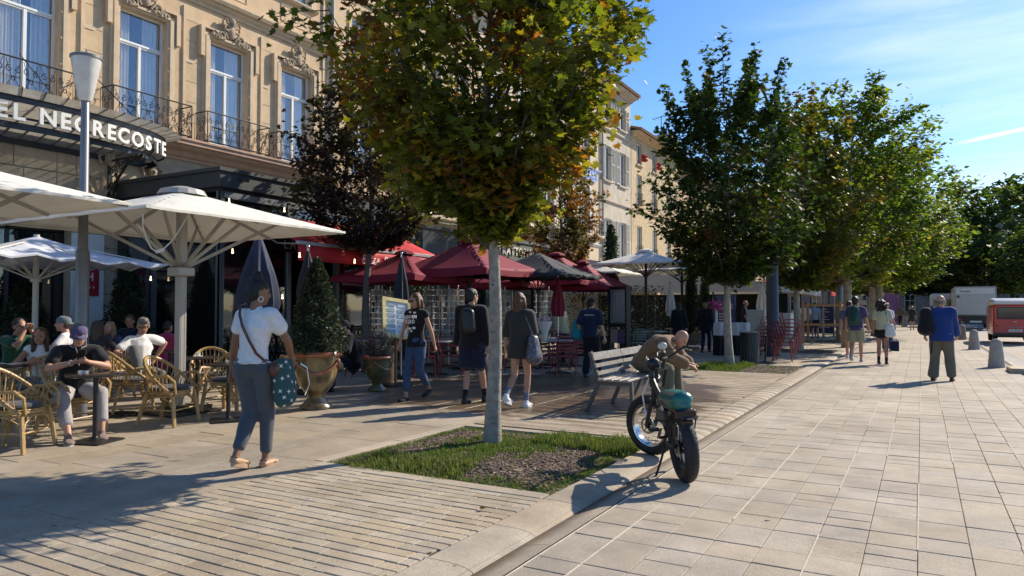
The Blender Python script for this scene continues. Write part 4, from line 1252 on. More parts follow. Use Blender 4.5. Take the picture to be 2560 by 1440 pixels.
def maple_outline(lobes=5):
 if lobes == 5:
  pts = [(0, 0), (.16, -.02), (.42, -.10), (.30, .06), (.56, .22), (.34, .26), (.42, .52), (.16, .50), (0, .92),
               (-.16, .50), (-.42, .52), (-.34, .26), (-.56, .22), (-.30, .06), (-.42, -.10), (-.16, -.02)]
 else:
  pts = [(0, 0), (.38, .02), (.30, .18), (.5, .45), (.16, .45), (0, .95), (-.16, .45), (-.5, .45), (-.30, .18), (-.38, .02)]
 return np.array([(x, y, -.25 * x * x - .12 * (y - .3) ** 2) for x, y in pts])
T5, T3 = maple_outline(5), maple_outline(3)
T1 = np.array([(0, 0, 0), (.32, .3, -.05), (0, .9, -.1), (-.32, .3, -.05)])
def leaf_mesh_np(name, P, size, cols, tmpl, m, droop=0.5, D=None):
 """one mesh of many leaves at points P"""
 n = len(P); k = len(tmpl)
 a = RS.uniform(0, 2 * PI, n)
 if D is not None: a = np.arctan2(D[:, 1], D[:, 0]) + RS.normal(0, .9, n)
 pit = -RS.uniform(-.3, 1.1, n) * droop * 1.6
 roll = RS.normal(0, .6, n)
 y = np.stack([np.cos(a) * np.cos(pit), np.sin(a) * np.cos(pit), np.sin(pit)], 1)
 x0 = np.stack([-np.sin(a), np.cos(a), np.zeros(n)], 1)
 z0 = np.cross(x0, y)
 x = x0 * np.cos(roll)[:, None] + z0 * np.sin(roll)[:, None]
 z = np.cross(x, y)
 s = (size * RS.uniform(.6, 1.25, n))[:, None, None]
 V = P[:, None, :] + s * (tmpl[None, :, 0, None] * x[:, None] + tmpl[None, :, 1, None] * y[:, None] + tmpl[None, :, 2, None] * z[:, None])
 if k > 4:
  c = tmpl.mean(0) + np.array([0, -.05, .06])
  C = P[:, None, :] + s * (c[0] * x[:, None] + c[1] * y[:, None] + c[2] * z[:, None])
  V = np.concatenate([V, C], 1); kk = k + 1
  idx = np.stack([np.arange(k), (np.arange(k) + 1) % k, np.full(k, k)], 1)
  lo = ((np.arange(n) * kk)[:, None, None] + idx[None]).ravel(); sz = np.full(n * k, 3)
 else:
  kk = k; lo = ((np.arange(n) * kk)[:, None] + np.arange(k)).ravel(); sz = np.full(n, k)
 return np_mesh(name, V.reshape(-1, 3), lo, sz, m, cols=np.repeat(cols, kk, 0))

def palette(n, P, pal, clump=1.1, seed=0):
 """mix of leaf colours gathered in clumps; pal: list of (weight, colour)"""
 w = np.array([p[0] for p in pal]); cw = np.cumsum(w / w.sum())
 f = np.array([noise.noise(Vector((p[0] * clump + seed, p[1] * clump, p[2] * clump))) for p in P]) * 1.3 + .5 + RS.normal(0, .22, n)
 f = (np.argsort(np.argsort(f)) + .5) / n
 i = np.searchsorted(cw, f).clip(0, len(pal) - 1)
 c = np.array([p[1] for p in pal])[i]
 return c * RS.uniform(.65, 1.35, n)[:, None]

PAL_A = [(.46, (.06, .085, .014)), (.42, (.115, .13, .02)), (.08, (.15, .13, .02)), (.05, (.13, .065, .018)), (.025, (.2, .085, .02))]
PAL_GRN = [(.70, (.03, .055, .014)), (.24, (.06, .085, .016)), (.06, (.07, .08, .02)), (.03, (.10, .06, .02))]
PAL_PUR = [(.6, (.040, .026, .024)), (.25, (.055, .040, .022)), (.15, (.05, .055, .018))]
PAL_ORG = [(.35, (.05, .055, .015)), (.3, (.10, .06, .02)), (.35, (.14, .065, .022))]
PAL_BRN = [(.5, (.055, .08, .016)), (.34, (.10, .105, .02)), (.12, (.14, .10, .025))]
PAL_PLANE = [(.40, (.06, .10, .022)), (.38, (.105, .15, .028)), (.17, (.16, .18, .035)), (.05, (.22, .17, .035))]
PAL_DARK = [(.6, (.05, .08, .03)), (.4, (.08, .11, .04))]

def tree(name, label, loc, z_fork, top, prof, n_br, n_leaf, size, pal, tmpl, mleaf, mbark, r0, lean=(0, 0), up=.65, twigs=7, shoots=0, sep=0, grp=None, seed=1, part_leaf=0, wob=1.0, trunk_n=9, spread=1.0):
 """trunk with ascending limbs and twigs filling the outline prof(t)->radius; leaves gather along the twigs"""
 rr = random.Random(seed)
 t = thing(name, label, 'tree', (loc[0], loc[1], 0), 0, grp)
 tk = MB(); pts, rs = [], []
 H = top
 for i in range(14):
  f = i / 13; z = f * H * .93
  pts.append((lean[0] * z / H * 1.0 + .03 * wob * math.sin(z * 1.7 + seed), lean[1] * z / H + .03 * wob * math.cos(z * 1.3 + seed), z - .03))
  rs.append(r0 * (1.25 if i == 0 else (1.0 - .35 * min(1, z / z_fork)) if z < z_fork else .65 * max(.08, 1 - (z - z_fork) / (H - z_fork))))
 tk.tube(pts, rs, trunk_n); tk.obj('trunk', mbark, t, ang=60)
 def axis(z):
  i = max(0, min(12, int(z / (H * .93) * 13))); f = z / (H * .93) * 13 - i
  return Vector(pts[i]).lerp(Vector(pts[i + 1]), max(0, min(1, f)))
 br = MB(); LP, LD = [], []
 def addleaves(p0, p1, n, sp):
  for _ in range(n):
   q = p0.lerp(p1, rr.uniform(.15, 1.08))
   LP.append((q.x + rr.gauss(0, sp), q.y + rr.gauss(0, sp), q.z + rr.gauss(0, sp))); d = p1 - p0; LD.append((d.x, d.y))
 per = max(1, int(n_leaf / (n_br * (twigs + 1))))
 for i in range(n_br):
  f = (i + rr.random()) / n_br
  zt = z_fork + (H - z_fork) * (.04 + .96 * f ** .9)          # height of the limb's tip
  an = i * 2.399 + rr.uniform(-.4, .4)
  R = prof((zt - z_fork) / (H - z_fork)) * rr.uniform(.72, 1.12) * spread
  tip = axis(min(zt, H * .9)) * 1.0
  tip = Vector((tip.x + R * math.cos(an), tip.y + R * math.sin(an), zt))
  zs = max(z_fork * .93 + .1 * rr.random(), zt - R * up * 1.6 - .2)
  zs = min(zs, H * .88)
  s = axis(zs)
  mid = s.lerp(tip, .5) + Vector((0, 0, -.10 * R)) + Vector((rr.gauss(0, .06), rr.gauss(0, .06), 0)) * R
  rb = max(.012, r0 * .30 * (1 - .6 * f))
  br.tube([s, s.lerp(mid, .5) + Vector((0, 0, -.03 * R)), mid, mid.lerp(tip, .6), tip], [rb, rb * .8, rb * .6, rb * .4, rb * .15], 5, cap=False)
  addleaves(mid, tip, per, .09 * R + .03)
  for k in range(twigs):
   g_ = rr.uniform(.22, .97); b0 = s.lerp(mid, g_ * 2) if g_ < .5 else mid.lerp(tip, g_ * 2 - 1)
   a2 = an + rr.uniform(-1.5, 1.5); l = R * rr.uniform(.22, .5) * (1.15 - .5 * g_) + .12
   e_ = b0 + Vector((math.cos(a2) * l, math.sin(a2) * l, l * rr.uniform(-.25, .8)))
   e_.z = min(e_.z, H + .1 + .12 * l)
   br.tube([b0, b0.lerp(e_, .5) + Vector((0, 0, .03)), e_], [rb * .35, rb * .25, .004], 4, cap=False)
   addleaves(b0, e_, per, .05 + .07 * l)
 for i in range(shoots):
  an = i * 2.4 + seed; R = prof(.75) * rr.uniform(.15, .85); s = axis(H * .84) + Vector((R * .8 * math.cos(an), R * .8 * math.sin(an), 0))
  e_ = s + Vector((R * .35 * math.cos(an), R * .35 * math.sin(an), rr.uniform(.8, 1.9)))
  br.tube([s, e_], [.016, .004], 4); addleaves(s, e_, per * 5, .075)
 br.obj('limb', M_LIMB, t, ang=60)
 P = np.array(LP); D = np.array(LD)
 C = palette(len(P), P, pal, seed=seed * 3.1)
 if part_leaf:
  # the leaves that show largest are pieces of their own
  cx, cy = -loc[0], -loc[1]
  dist = np.sqrt((P[:, 0] - cx) ** 2 + (P[:, 1] - cy) ** 2 + (P[:, 2] - CAM_H) ** 2)
  zz = np.where(P[:, 2] < 5.0, dist, 99)
  order = np.argsort(zz)
  sel = order[:part_leaf]
  keep = np.ones(len(P), bool); keep[sel] = False
  cls = {}
  for q in sel:
   key = min(range(len(pal)), key=lambda j: abs(pal[j][1][0] / (pal[j][1][1] + .01) - C[q][0] / (C[q][1] + .01)))
   if key not in cls:
    o_ = np.zeros((1, 3));
    cls[key] = [leaf_mesh_np('leaf', o_, size * 1.05, np.array([pal[key][1]]) * kk, tmpl, mleaf) for kk in (.8, 1.1, 1.4)]
   me = cls[key][rr.randrange(3)]
   link('leaf', me, t, tuple(P[q]), (rr.uniform(-.5, .5), rr.uniform(-.5, .5), rr.uniform(0, 6.3)))
  P, C, D = P[keep], C[keep], D[keep]
 me = leaf_mesh_np('crown', P, size, C, tmpl, mleaf, D=D)
 o = link('crown', me, t)
 tag(o, kind='stuff')
 return t

def prof_maple(R, a=.5):          # inverted egg: narrow below, widest at a, round top
 def f(t_):
  t_ = max(0, min(1, t_))
  return R * (math.sin(PI / 2 * min(1, t_ / a)) ** .8 * .93 + .07) if t_ < a else R * math.sqrt(max(.03, 1 - ((t_ - a) / (1.02 - a)) ** 2.2))
 return f
def prof_t1(t_):
 return float(np.interp(t_, [0, .05, .11, .2, .29, .38, .5, .7, .85, 1], [.08, .13, .27, .60, 1.0, 1.34, 1.60, 1.62, 1.3, .4]))
tree('maple_tree', 'tall maple with green and rusty leaves standing in the nearest square grass bed', (-3.98, 6.62), 2.2, 6.9, prof_t1, 92, 24500, .106, PAL_A, T5, M_LEAF, M_BARK, .088,
     lean=(-.12, .02), up=.75, twigs=8, seed=5, part_leaf=270, grp=None)
tree('maple_tree', 'slim maple with small dark purple leaves in front of the red pizzeria awning', (-11.12, 12.75), 2.9, 7.0, prof_maple(1.62, .42), 52, 12500, .12, PAL_PUR, T5, M_LEAF_K, M_BARK_D, .10, up=.6, twigs=7, seed=8, lean=(.1, .1))
tree('maple_tree', 'slim maple with brown and orange leaves behind the dark grey open parasol', at(1402, 25.5), 2.9, 7.2, prof_maple(1.5, .42), 40, 6500, .14, PAL_ORG, T5, M_LEAF, M_BARK_D, .10, up=.6, twigs=6, seed=14)
tree('maple_tree', 'dark green maple with long upright shoots standing in the second grass bed behind the bench', (-4.18, 18.25), 2.15, 7.1, prof_maple(1.9, .5), 70, 16500, .14, PAL_GRN, T5, M_LEAF_K, M_BARK, .115, up=.75, twigs=7, shoots=13, seed=21)
tree('maple_tree', 'maple with brownish green leaves beyond the stacked red chairs', (-3.69, 26.3), 2.2, 8.5, prof_maple(2.1, .5), 62, 13500, .16, PAL_BRN, T5, M_LEAF, M_BARK, .14, up=.75, twigs=7, shoots=5, seed=33)
tree('young_tree', 'thin young tree tied inside the square wooden stake frame', (-3.75, 34.4), 2.4, 9.0, prof_maple(2.0, .5), 44, 7500, .18, PAL_BRN, T3, M_LEAF, M_BARK, .05, up=.7, twigs=6, seed=41)

sc = MB()                                                # pruning scars on the nearest trunk
for i in range(16):
 a = rnd.uniform(0, 6.28); z = rnd.uniform(.15, 2.0); r = .088 * (1 - .35 * z / 2.2) - .004
 sc.ell((-3.98 - .12 * z / 6.9 + .03 * math.sin(z * 1.7 + 5) + r * math.cos(a), 6.62 + .02 * z / 6.9 + .03 * math.cos(z * 1.3 + 5) + r * math.sin(a), z), (.008 + .012 * abs(math.sin(a)), .008 + .012 * abs(math.cos(a)), rnd.uniform(.006, .012)), 7, 5)
t1_ = next(o for o in COL.objects if o.name == 'maple_tree'); o = sc.obj('bark_scar', M_BARK_D, t1_); o.location = (3.98, -6.62, 0); tag(o, kind='stuff')

def prof_plane(R):
 return lambda t_: R * (math.sin(PI * (.14 + .78 * max(0, min(1, t_)))) ** .7)
PLG = 'plane trees along the pavement edge'
tree('plane_tree', 'large green plane tree with a thick pale trunk right of the wooden stake frame', (-2.46, 29.95), 2.7, 10.0, prof_plane(2.9), 74, 17000, .215, PAL_PLANE, T1, M_LEAF_F, M_BARK_P, .20, lean=(.3, 0), up=.5, twigs=8, seed=51)
tree('plane_tree', 'large green plane tree whose crown reaches farthest right over the pavement, above the white van', (-2.1, 43.5), 3.0, 10.4, prof_plane(3.7), 84, 20000, .28, PAL_PLANE, T1, M_LEAF_F, M_BARK_P, .26, lean=(.6, 0), up=.45, twigs=8, seed=62)
tree('plane_tree', 'plane tree in the line of crowns behind the two nearer planes', (-3.0, 56), 3.2, 11.5, prof_plane(4.0), 60, 13000, .36, PAL_PLANE, T1, M_LEAF_F, M_BARK_P, .28, up=.45, twigs=7, seed=73)
tree('plane_tree', 'farthest plane tree of the green row, its leaves hanging over the distant walkers', (-3.2, 72), 3.2, 12.0, prof_plane(4.6), 50, 9000, .46, PAL_PLANE, T1, M_LEAF_F, M_BARK_P, .30, up=.45, twigs=7, seed=84)
DG = 'dark plane trees across the road'
for i, (x, y, R, H, lab) in enumerate([(6.5, 96, 7.0, 15.5, 'dark far plane tree directly behind the white lorry'), (13.5, 84, 7.0, 15.2, 'dark far plane tree with leaning pale trunks above the red van'),
                                       (21, 88, 7.5, 15.5, 'dark far plane tree at the right end of the row across the road'), (2.5, 104, 5.5, 13, 'dark far plane tree filling the gap at the end of the street'), (-5, 98, 6, 14, 'dark far plane tree hidden behind the green row on the left')]):
 tree('plane_tree', lab, (x, y), 3.6, H, prof_plane(R), 60, 12500, .66, PAL_DARK, T1, M_LEAF_F, M_BARK_P, .42, lean=(-1.5 if i == 1 else 0, 0), up=.55, twigs=7, seed=100 + i)

# ---- clipped and potted plants
def cone_plant(name, label, loc, z0, z1, R, n, size, cols, cat='potted tree', slim=False, m=M_LEAF_D):
 t = thing(name, label, cat, (loc[0], loc[1], 0))
 f = RS.uniform(0, 1, n) ** (1.25 if not slim else 1.0)
 zz = z0 + (z1 - z0) * f
 rr_ = R * ((1 - f) ** .75 if not slim else np.sin(PI * np.clip(.08 + .92 * f, 0, 1)) ** .6) * RS.uniform(.72, 1.08, n) * (np.minimum(1, f * 14 + .55))
 a = RS.uniform(0, 2 * PI, n)
 rr_ *= 1 + .13 * np.sin(a * 5 + zz * 9) + .08 * np.sin(zz * 23 + a * 3)
 P = np.stack([rr_ * np.cos(a), rr_ * np.sin(a), zz], 1)
 c = np.array(cols)[RS.randint(0, len(cols), n)] * RS.uniform(.5, 1.6, n)[:, None]
 D = np.stack([np.cos(a), np.sin(a)], 1)
 me = leaf_mesh_np('foliage', P, size, c, T1, m, droop=-.5, D=D)
 tag(link('foliage', me, t), kind='stuff')
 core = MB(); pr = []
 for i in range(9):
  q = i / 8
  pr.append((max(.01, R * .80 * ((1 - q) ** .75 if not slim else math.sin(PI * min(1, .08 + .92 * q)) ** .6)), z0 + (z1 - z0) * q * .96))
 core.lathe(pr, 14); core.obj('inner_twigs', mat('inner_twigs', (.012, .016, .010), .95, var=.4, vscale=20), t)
 b = MB(); b.cyl((0, 0, z0 - .25), (0, 0, z0 + .3), .04, n=7); b.obj('stem', M_BARK_D, t)
 return t
# glazed Anduze jars
M_GLAZE = mat('amber_glaze', (.17, .115, .045), .22, var=.6, vscale=5, spec=.7, coat=.6, detail=4)
M_GLAZE2 = mat('terracotta_glaze', (.33, .11, .05), .25, var=.4, vscale=7, spec=.6, coat=.5)
M_GLAZE3 = mat('green_glaze', (.10, .10, .04), .25, var=.4, vscale=7, spec=.6, coat=.5)
def jar(label, loc, k, body):
 t = thing('glazed_jar', label, 'planter', (loc[0], loc[1], 0), rnd.uniform(0, 2))
 b = MB()
 pr = [(.0, .0), (.22, .0), (.235, .02), (.225, .05), (.15, .11), (.12, .16), (.125, .20), (.17, .25), (.235, .33), (.275, .42), (.30, .52), (.305, .60), (.315, .70), (.33, .76)]
 b.lathe([(r * k, z * k) for r, z in pr], 32); b.obj('bowl', body, t)
 b = MB(); b.lathe([(.33 * k, .755 * k), (.365 * k, .77 * k), (.375 * k, .80 * k), (.36 * k, .83 * k), (.31 * k, .835 * k), (.30 * k, .80 * k), (.29 * k, .74 * k), (0, .74 * k)], 32); b.obj('rim', M_GLAZE2, t)
 b = MB()
 for i in range(3):
  a0 = i * 2 * PI / 3
  pts = []
  for j in range(13):
   a = a0 + (j / 12) * 2 * PI / 3; s = math.sin(PI * j / 12)
   r = (.325 - .02 * s) * k + .012; pts.append((r * math.cos(a), r * math.sin(a), (.69 - .17 * s) * k))
  b.tube(pts, .017 * k, 6)
  b.ell(((.335 * k) * math.cos(a0), (.335 * k) * math.sin(a0), .69 * k), .035 * k, 8, 6)
 b.obj('garland', M_GLAZE2, t)
 b = MB(); b.lathe([(0, 0), (.28 * k, 0)], 20, (0, 0, .76 * k)); b.obj('soil', M_SOIL, t)
 return t
J1 = (-7.69, 7.75); J2 = (-8.4, 9.95)
jar('large amber glazed jar with a reddish rim holding the clipped conical evergreen', J1, 1.0, M_GLAZE)
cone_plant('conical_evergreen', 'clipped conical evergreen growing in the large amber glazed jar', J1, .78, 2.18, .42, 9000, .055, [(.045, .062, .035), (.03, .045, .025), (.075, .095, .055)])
jar('smaller green glazed jar with a sparse grey shrub, left of the menu board', J2, .74, M_GLAZE3)
sh_ = thing('grey_shrub', 'sparse grey green shrub spilling out of the smaller glazed jar', 'shrub', (J2[0], J2[1], 0))
P = []; b = MB()
for i in range(60):
 a = rnd.uniform(0, 2 * PI); l = rnd.uniform(.3, .62); o = rnd.uniform(.1, .9)
 e_ = Vector((math.cos(a) * l * o, math.sin(a) * l * o, .56 + l * (1.05 - .5 * o)))
 s_ = Vector((math.cos(a) * .1, math.sin(a) * .1, .55)); b.tube([s_, s_.lerp(e_, .5) + Vector((0, 0, .05)), e_], .004, 4, cap=False)
 for _ in range(26): q = s_.lerp(e_, rnd.uniform(.25, 1)); P.append((q.x + rnd.gauss(0, .02), q.y + rnd.gauss(0, .02), q.z + rnd.gauss(0, .02)))
b.obj('twig', M_BARK_D, sh_)
P = np.array(P); tag(link('foliage', leaf_mesh_np('foliage', P, .035, np.array([(.08, .09, .07)]) * RS.uniform(.5, 1.5, len(P))[:, None], T1, M_LEAF_D), sh_), kind='stuff')
# dark evergreens beside the hotel door
def tub(loc, s=.5, h=.5):
 b = MB(); b.cbox(-s / 2, s / 2, -s / 2, s / 2, 0, h, .015); o = b.obj('planter_box', M_ANTH, None, False, loc=(loc[0], loc[1], 0)); return o
for (px, d, z1, R, lab) in ((318, 15.6, 2.6, .55, 'dark bushy evergreen in a box before the hotel wall'), (62, 13.8, 2.0, .6, 'dark bushy evergreen behind the man in the green shirt')):
 p = at(px, d)
 tag(tub(p), 'square anthracite planter under the evergreen bush %s' % ('at the left edge' if px < 100 else 'before the hotel wall'), 'planter')
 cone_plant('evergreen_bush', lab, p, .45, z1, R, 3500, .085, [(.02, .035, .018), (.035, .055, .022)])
# ------------------------------------------------------------------ parasols
M_CANV = mat('white_canvas', (.84, .82, .75), .85, var=.05, vscale=3, trans=.2, bump=.9, bscale=5)
M_CANV_C = mat('cream_canvas', (.66, .63, .55), .85, var=.05, vscale=2, trans=.12)
M_CRED = mat('wine_canvas', (.24, .010, .032), .75, var=.1, vscale=3, trans=.10)
M_CBLK = mat('charcoal_canvas', (.022, .026, .033), .8, var=.15, vscale=3)
M_CNAVY = mat('navy_canvas', (.03, .04, .08), .8, var=.15, vscale=3)
M_ALU = mat('beige_aluminium', (.42, .40, .36), .45, .2, var=.05)
def square_parasol(label, c, s, zr, za, mc, mm, mast=.045, ribs=8, vent=True, rz=0.0, big=False, group=None, sag=.05, tilt=(0, 0), sub=6, valance=0):
 t = thing('parasol', label, 'parasol', (c[0], c[1], 0), rz, group)
 h = s / 2
 cor = [(-h, -h), (h, -h), (h, h), (-h, h)]
 V, F = [], []
 n = 16                                              # canopy: hipped cloth with a slight sag between the ribs
 k0 = .10 if vent else 0.0
 def zf(x, y):
  m_ = max(abs(x), abs(y)) / h; q = min(abs(x), abs(y)) / max(max(abs(x), abs(y)), 1e-6)
  z = za + (zr - za) * m_
  if ribs == 8: w_ = math.sin(2 * PI * min(q, 1)) ** 2 if q > 0 else 0
  else: w_ = math.sin(PI * (1 - q) / 2) * 1.0
  return z - sag * m_ * w_ * .8 - sag * .8 * math.sin(PI * m_) + tilt[0] * x + tilt[1] * y
 for i in range(n + 1):
  for j in range(n + 1):
   x, y = -h + s * i / n, -h + s * j / n
   V.append((x, y, zf(x, y)))
 F = [(i * (n + 1) + j, (i + 1) * (n + 1) + j, (i + 1) * (n + 1) + j + 1, i * (n + 1) + j + 1) for i in range(n) for j in range(n)]
 b = MB(); b.add(V, F)
 cn = b.obj('canopy', mc, t, ang=14)
 sd = cn.modifiers.new('thick', 'SOLIDIFY'); sd.thickness = .008
 b = MB()                                            # hem
 for i in range(4):
  a, e_ = cor[i], cor[(i + 1) % 4]
  pts = [(a[0] + (e_[0] - a[0]) * q / 8, a[1] + (e_[1] - a[1]) * q / 8, zf(a[0] + (e_[0] - a[0]) * q / 8, a[1] + (e_[1] - a[1]) * q / 8) - .012 - valance / 2) for q in range(9)]
  for q in range(8): b.bar(pts[q], pts[q + 1], .012, .03 + valance)
 b.obj('hem', mc, t)
 if vent:
  v = MB(); r = h * .2
  zt = zf(0, 0)
  v.lathe([(r * 1.05, zt - .07 * s / 3), (r * .9, zt + .0), (r * .3, zt + .05), (0, zt + .065)], 16 if big else 8)
  v.obj('vent_cap', mc if not big else M_ALU, t, ang=10)
 hub = zr - .25 * (za - zr) - (.42 if big else .22)
 mst = MB()
 if big:
  mst.cbox(-mast, mast, -mast, mast, .1, za - .08, .006)
  for q in (-.5, .5): mst.box(mast - .001, mast + .003, q * mast - .004, q * mast + .004, .2, za - .1)
 else: mst.cyl((0, 0, .05), (0, 0, za + .02), mast, n=10)
 mst.obj('mast', mm, t)
 hb = MB()
 if big: hb.cbox(-.13, .13, -.13, .13, hub - .14, hub - .02, .01)
 else: hb.cyl((0, 0, hub - .06), (0, 0, hub + .02), mast * 1.8, n=10)
 hb.obj('hub', mm, t)
 pts = cor + ([(0, -h), (h, 0), (0, h), (-h, 0)] if ribs == 8 else [])
 for (x, y) in pts:
  r_ = MB(); w_ = .028 if big else .016
  r_.bar((x * .08, y * .08, zf(x * .08, y * .08) - .04), (x * .985, y * .985, zf(x, y) - .03), w_, w_ * 1.4)
  r_.obj('rib', mm, t, False)
  st_ = MB(); q = .62 if big else .5
  st_.bar((x / h * mast * 1.3, y / h * mast * 1.3, hub), (x * q, y * q, zf(x * q, y * q) - .05), w_ * 1.15, w_ * 1.5)
  st_.obj('strut', mm, t, False)
 f = MB()
 if big: f.cbox(-.17, .17, -.17, .17, 0, .11, .02); f.cbox(-.40, .40, -.40, .40, 0, .035, .01)
 else: f.cbox(-.3, .3, -.3, .3, 0, .06, .015)
 f.obj('foot', M_BLACK, t)
 return t
PG = 'large square cream parasols over the cafe terrace'
pA = square_parasol('large square cream parasol with grey mast standing over the empty rattan chairs', (-9.05, 6.5), 3.18, 2.6, 3.12, M_CANV, M_ALU, .056, 8, True, big=True, group=PG, sag=.008)
pB = square_parasol('large square cream parasol at the left edge, overlapping the middle one with its corner', (-9.05, 3.15), 3.18, 2.6, 3.12, M_CANV, M_ALU, .056, 8, True, big=True, group=PG, sag=.008)
b = MB()                                                # looped cable under the canopies
pts = [(1.40, -1.5, 2.52)] + [(1.40 - .3 * math.sin(q * PI / 2 / 6) , -1.55 + .1 * q, 2.55 - .42 * math.sin(PI * q / 8)) for q in range(1, 8)] + [(1.1, -.7, 2.62)]
b.tube(pts, .008, 5); b.tube([pts[4], pts[5]], .022, 6); b.obj('cable', M_FRAME, pA)
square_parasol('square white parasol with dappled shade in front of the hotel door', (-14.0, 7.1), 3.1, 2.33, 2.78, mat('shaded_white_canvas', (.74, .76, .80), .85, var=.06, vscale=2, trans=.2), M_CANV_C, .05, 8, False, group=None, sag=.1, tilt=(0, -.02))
RG = 'wine red parasols of the pizzeria'
def red(label, px, d, s, zr, za, **k): return square_parasol(label, at(px, d), s, zr, za, M_CRED, M_IRON, .025, 4, True, group=RG, valance=.1, **k)
red('wine red square parasol nearest the pizza awning', 1012, 17.6, 2.5, 2.22, 2.84)
red('tallest wine red parasol, left of the nearest maple trunk', 1172, 17.4, 2.6, 2.36, 3.12, tilt=(.0, .02))
red('low wine red parasol right behind the nearest maple trunk', 1262, 21.5, 2.5, 2.2, 2.75)
red('wine red parasol whose edge shows above the dark grey one', 1392, 22.6, 2.8, 2.3, 3.18)
red('wine red parasol farthest right, beside the white ones', 1458, 22.5, 2.35, 2.15, 2.92)
square_parasol('dark grey open parasol in the middle of the wine red ones', at(1345, 18.8), 2.55, 2.30, 2.93, M_CBLK, M_IRON, .025, 8, False, valance=.02)
WG = 'white octagon parasols on dark masts'
square_parasol('white parasol on a dark mast left of the dark green maple, nearer one', at(1615, 23.5), 2.7, 2.88, 3.36, M_CANV, M_IRON, .045, 8, True, group=WG, sag=.02)
square_parasol('white parasol on a dark mast partly behind the dark green maple crown', at(1705, 25.5), 2.7, 2.76, 3.2, M_CANV, M_IRON, .045, 8, True, group=WG, sag=.02)
square_parasol('pale parasol behind the wine red parasol farthest right', at(1500, 27), 2.6, 2.75, 3.2, M_CANV, M_IRON, .03, 8, False, group=WG, sag=.02)
# closed parasols
def closed_parasol(label, loc, z0, z1, r, m, foot=True):
 t = thing('closed_parasol', label, 'parasol', (loc[0], loc[1], 0), 0, 'parasols folded shut')
 b = MB(); V = []; n = 40; m_ = 10
 for i in range(m_ + 1):
  f = i / m_; z = z1 - (z1 - z0) * f
  R = r * (.12 + .88 * (math.sin(f * PI * .5) ** .9)) * (1 - .28 * max(0, (f - .8) / .2))
  for k in range(n):
   a = 2 * PI * k / n; q = R * (1 + .20 * math.cos(a * 8) * min(1, f * 2)); V.append((q * math.cos(a), q * math.sin(a), z))
 F = [(i * n + k, i * n + (k + 1) % n, (i + 1) * n + (k + 1) % n, (i + 1) * n + k) for i in range(m_) for k in range(n)]
 b.add(V, F + [tuple(range(n))]); b.obj('folded_cloth', m, t, ang=70)
 b = MB(); b.cyl((0, 0, .05), (0, 0, z1 + .05), .022, n=8); b.ell((0, 0, z1 + .07), .035, 8, 6); b.obj('mast', M_STEEL, t)
 b = MB(); b.cbox(-.25, .25, -.25, .25, 0, .06, .01); b.obj('foot', M_BLACK, t)
 return t
closed_parasol('folded navy parasol standing behind the woman in the white T-shirt', at(645, 12.8), 1.25, 2.75, .34, M_CNAVY)
closed_parasol('folded charcoal parasol between the slim purple maple and the menu board', at(1003, 15.2), 1.42, 2.55, .15, M_CBLK)
closed_parasol('folded charcoal parasol behind the clipped conical evergreen', at(769, 12.4), 1.5, 2.45, .17, M_CBLK)
closed_parasol('folded wine red parasol behind the girl in the oversized grey top', at(1395, 18.5), 1.25, 2.25, .17, M_CRED)
closed_parasol('folded white parasol left of the tall dark mast', at(1676, 24.5), 1.2, 2.3, .16, M_CANV)
closed_parasol('folded white parasol left of the thick grey lamp post', at(1905, 28), 1.3, 2.4, .2, M_CANV)
closed_parasol('folded wine red parasol beside the black menu case', at(1545, 23), 1.6, 2.5, .14, M_CRED)

# ------------------------------------------------------------------ awnings
M_ARED = mat('red_awning', (.55, .022, .03), .7, var=.06, vscale=2, trans=.15)
aw = thing('pizzeria_awning', 'bright red awning lettered in white script above the pizzeria terrace', 'awning')
b = MB(); V = []
for j in range(13):
 y = 11.0 + 5.2 * j / 12
 for i in range(7):
  f = i / 6; V.append((-13.1 + 1.6 * f, y, 3.62 - .74 * f - .03 * math.sin(PI * f) - .008 * math.sin(j * 1.3)))
b.add(V, [(j * 7 + i, j * 7 + i + 1, (j + 1) * 7 + i + 1, (j + 1) * 7 + i) for j in range(12) for i in range(6)])
o = b.obj('cloth', M_ARED, aw); o.modifiers.new('t', 'SOLIDIFY').thickness = .006
b = MB(); b.cbox(-11.53, -11.45, 10.98, 16.22, 2.82, 2.90, .01); b.obj('front_bar', mat('grey_bar', (.45, .45, .44), .4, .4), aw)
b = MB(); V = []
for j in range(53):
 y = 11.0 + 5.2 * j / 52
 for i in range(4): V.append((-11.47 + .006 * math.sin(j * 1.1) * i, y, 2.82 - .34 * i / 3))
b.add(V, [(j * 4 + i, j * 4 + i + 1, (j + 1) * 4 + i + 1, (j + 1) * 4 + i) for j in range(52) for i in range(3)])
o = b.obj('valance', M_ARED, aw); o.modifiers.new('t', 'SOLIDIFY').thickness = .005
M_LW = mat('print_white', (.85, .83, .8), .6, var=.02)
def zline(y): return 2.56
for word, y0, big in (('P', 12.95, .27), ('IZZA', 13.10, .17), ('P', 13.74, .27), ('APA', 13.90, .17)):
 text_on(aw, word, (-11.44, y0, 2.56 if len(word) > 1 else 2.54), (0, 1, 0), (0, 0, 1), big, M_LW, .002, .004, .04, shear=.25, centre=False)
b = MB(); b.tube([(-11.44, 13.0 + i * .14, 2.52 + .015 * math.sin(i * .9)) for i in range(9)], [.004 + .008 * math.sin(PI * i / 8) for i in range(9)], 5); b.obj('underline', M_LW, aw)
for y in (11.2, 13.6, 16.0):
 b = MB(); b.bar((-13.1, y, 3.3), (-12.3, y, 2.9), .03); b.bar((-12.3, y, 2.9), (-11.5, y, 2.84), .03); b.obj('arm', M_STEEL, aw)
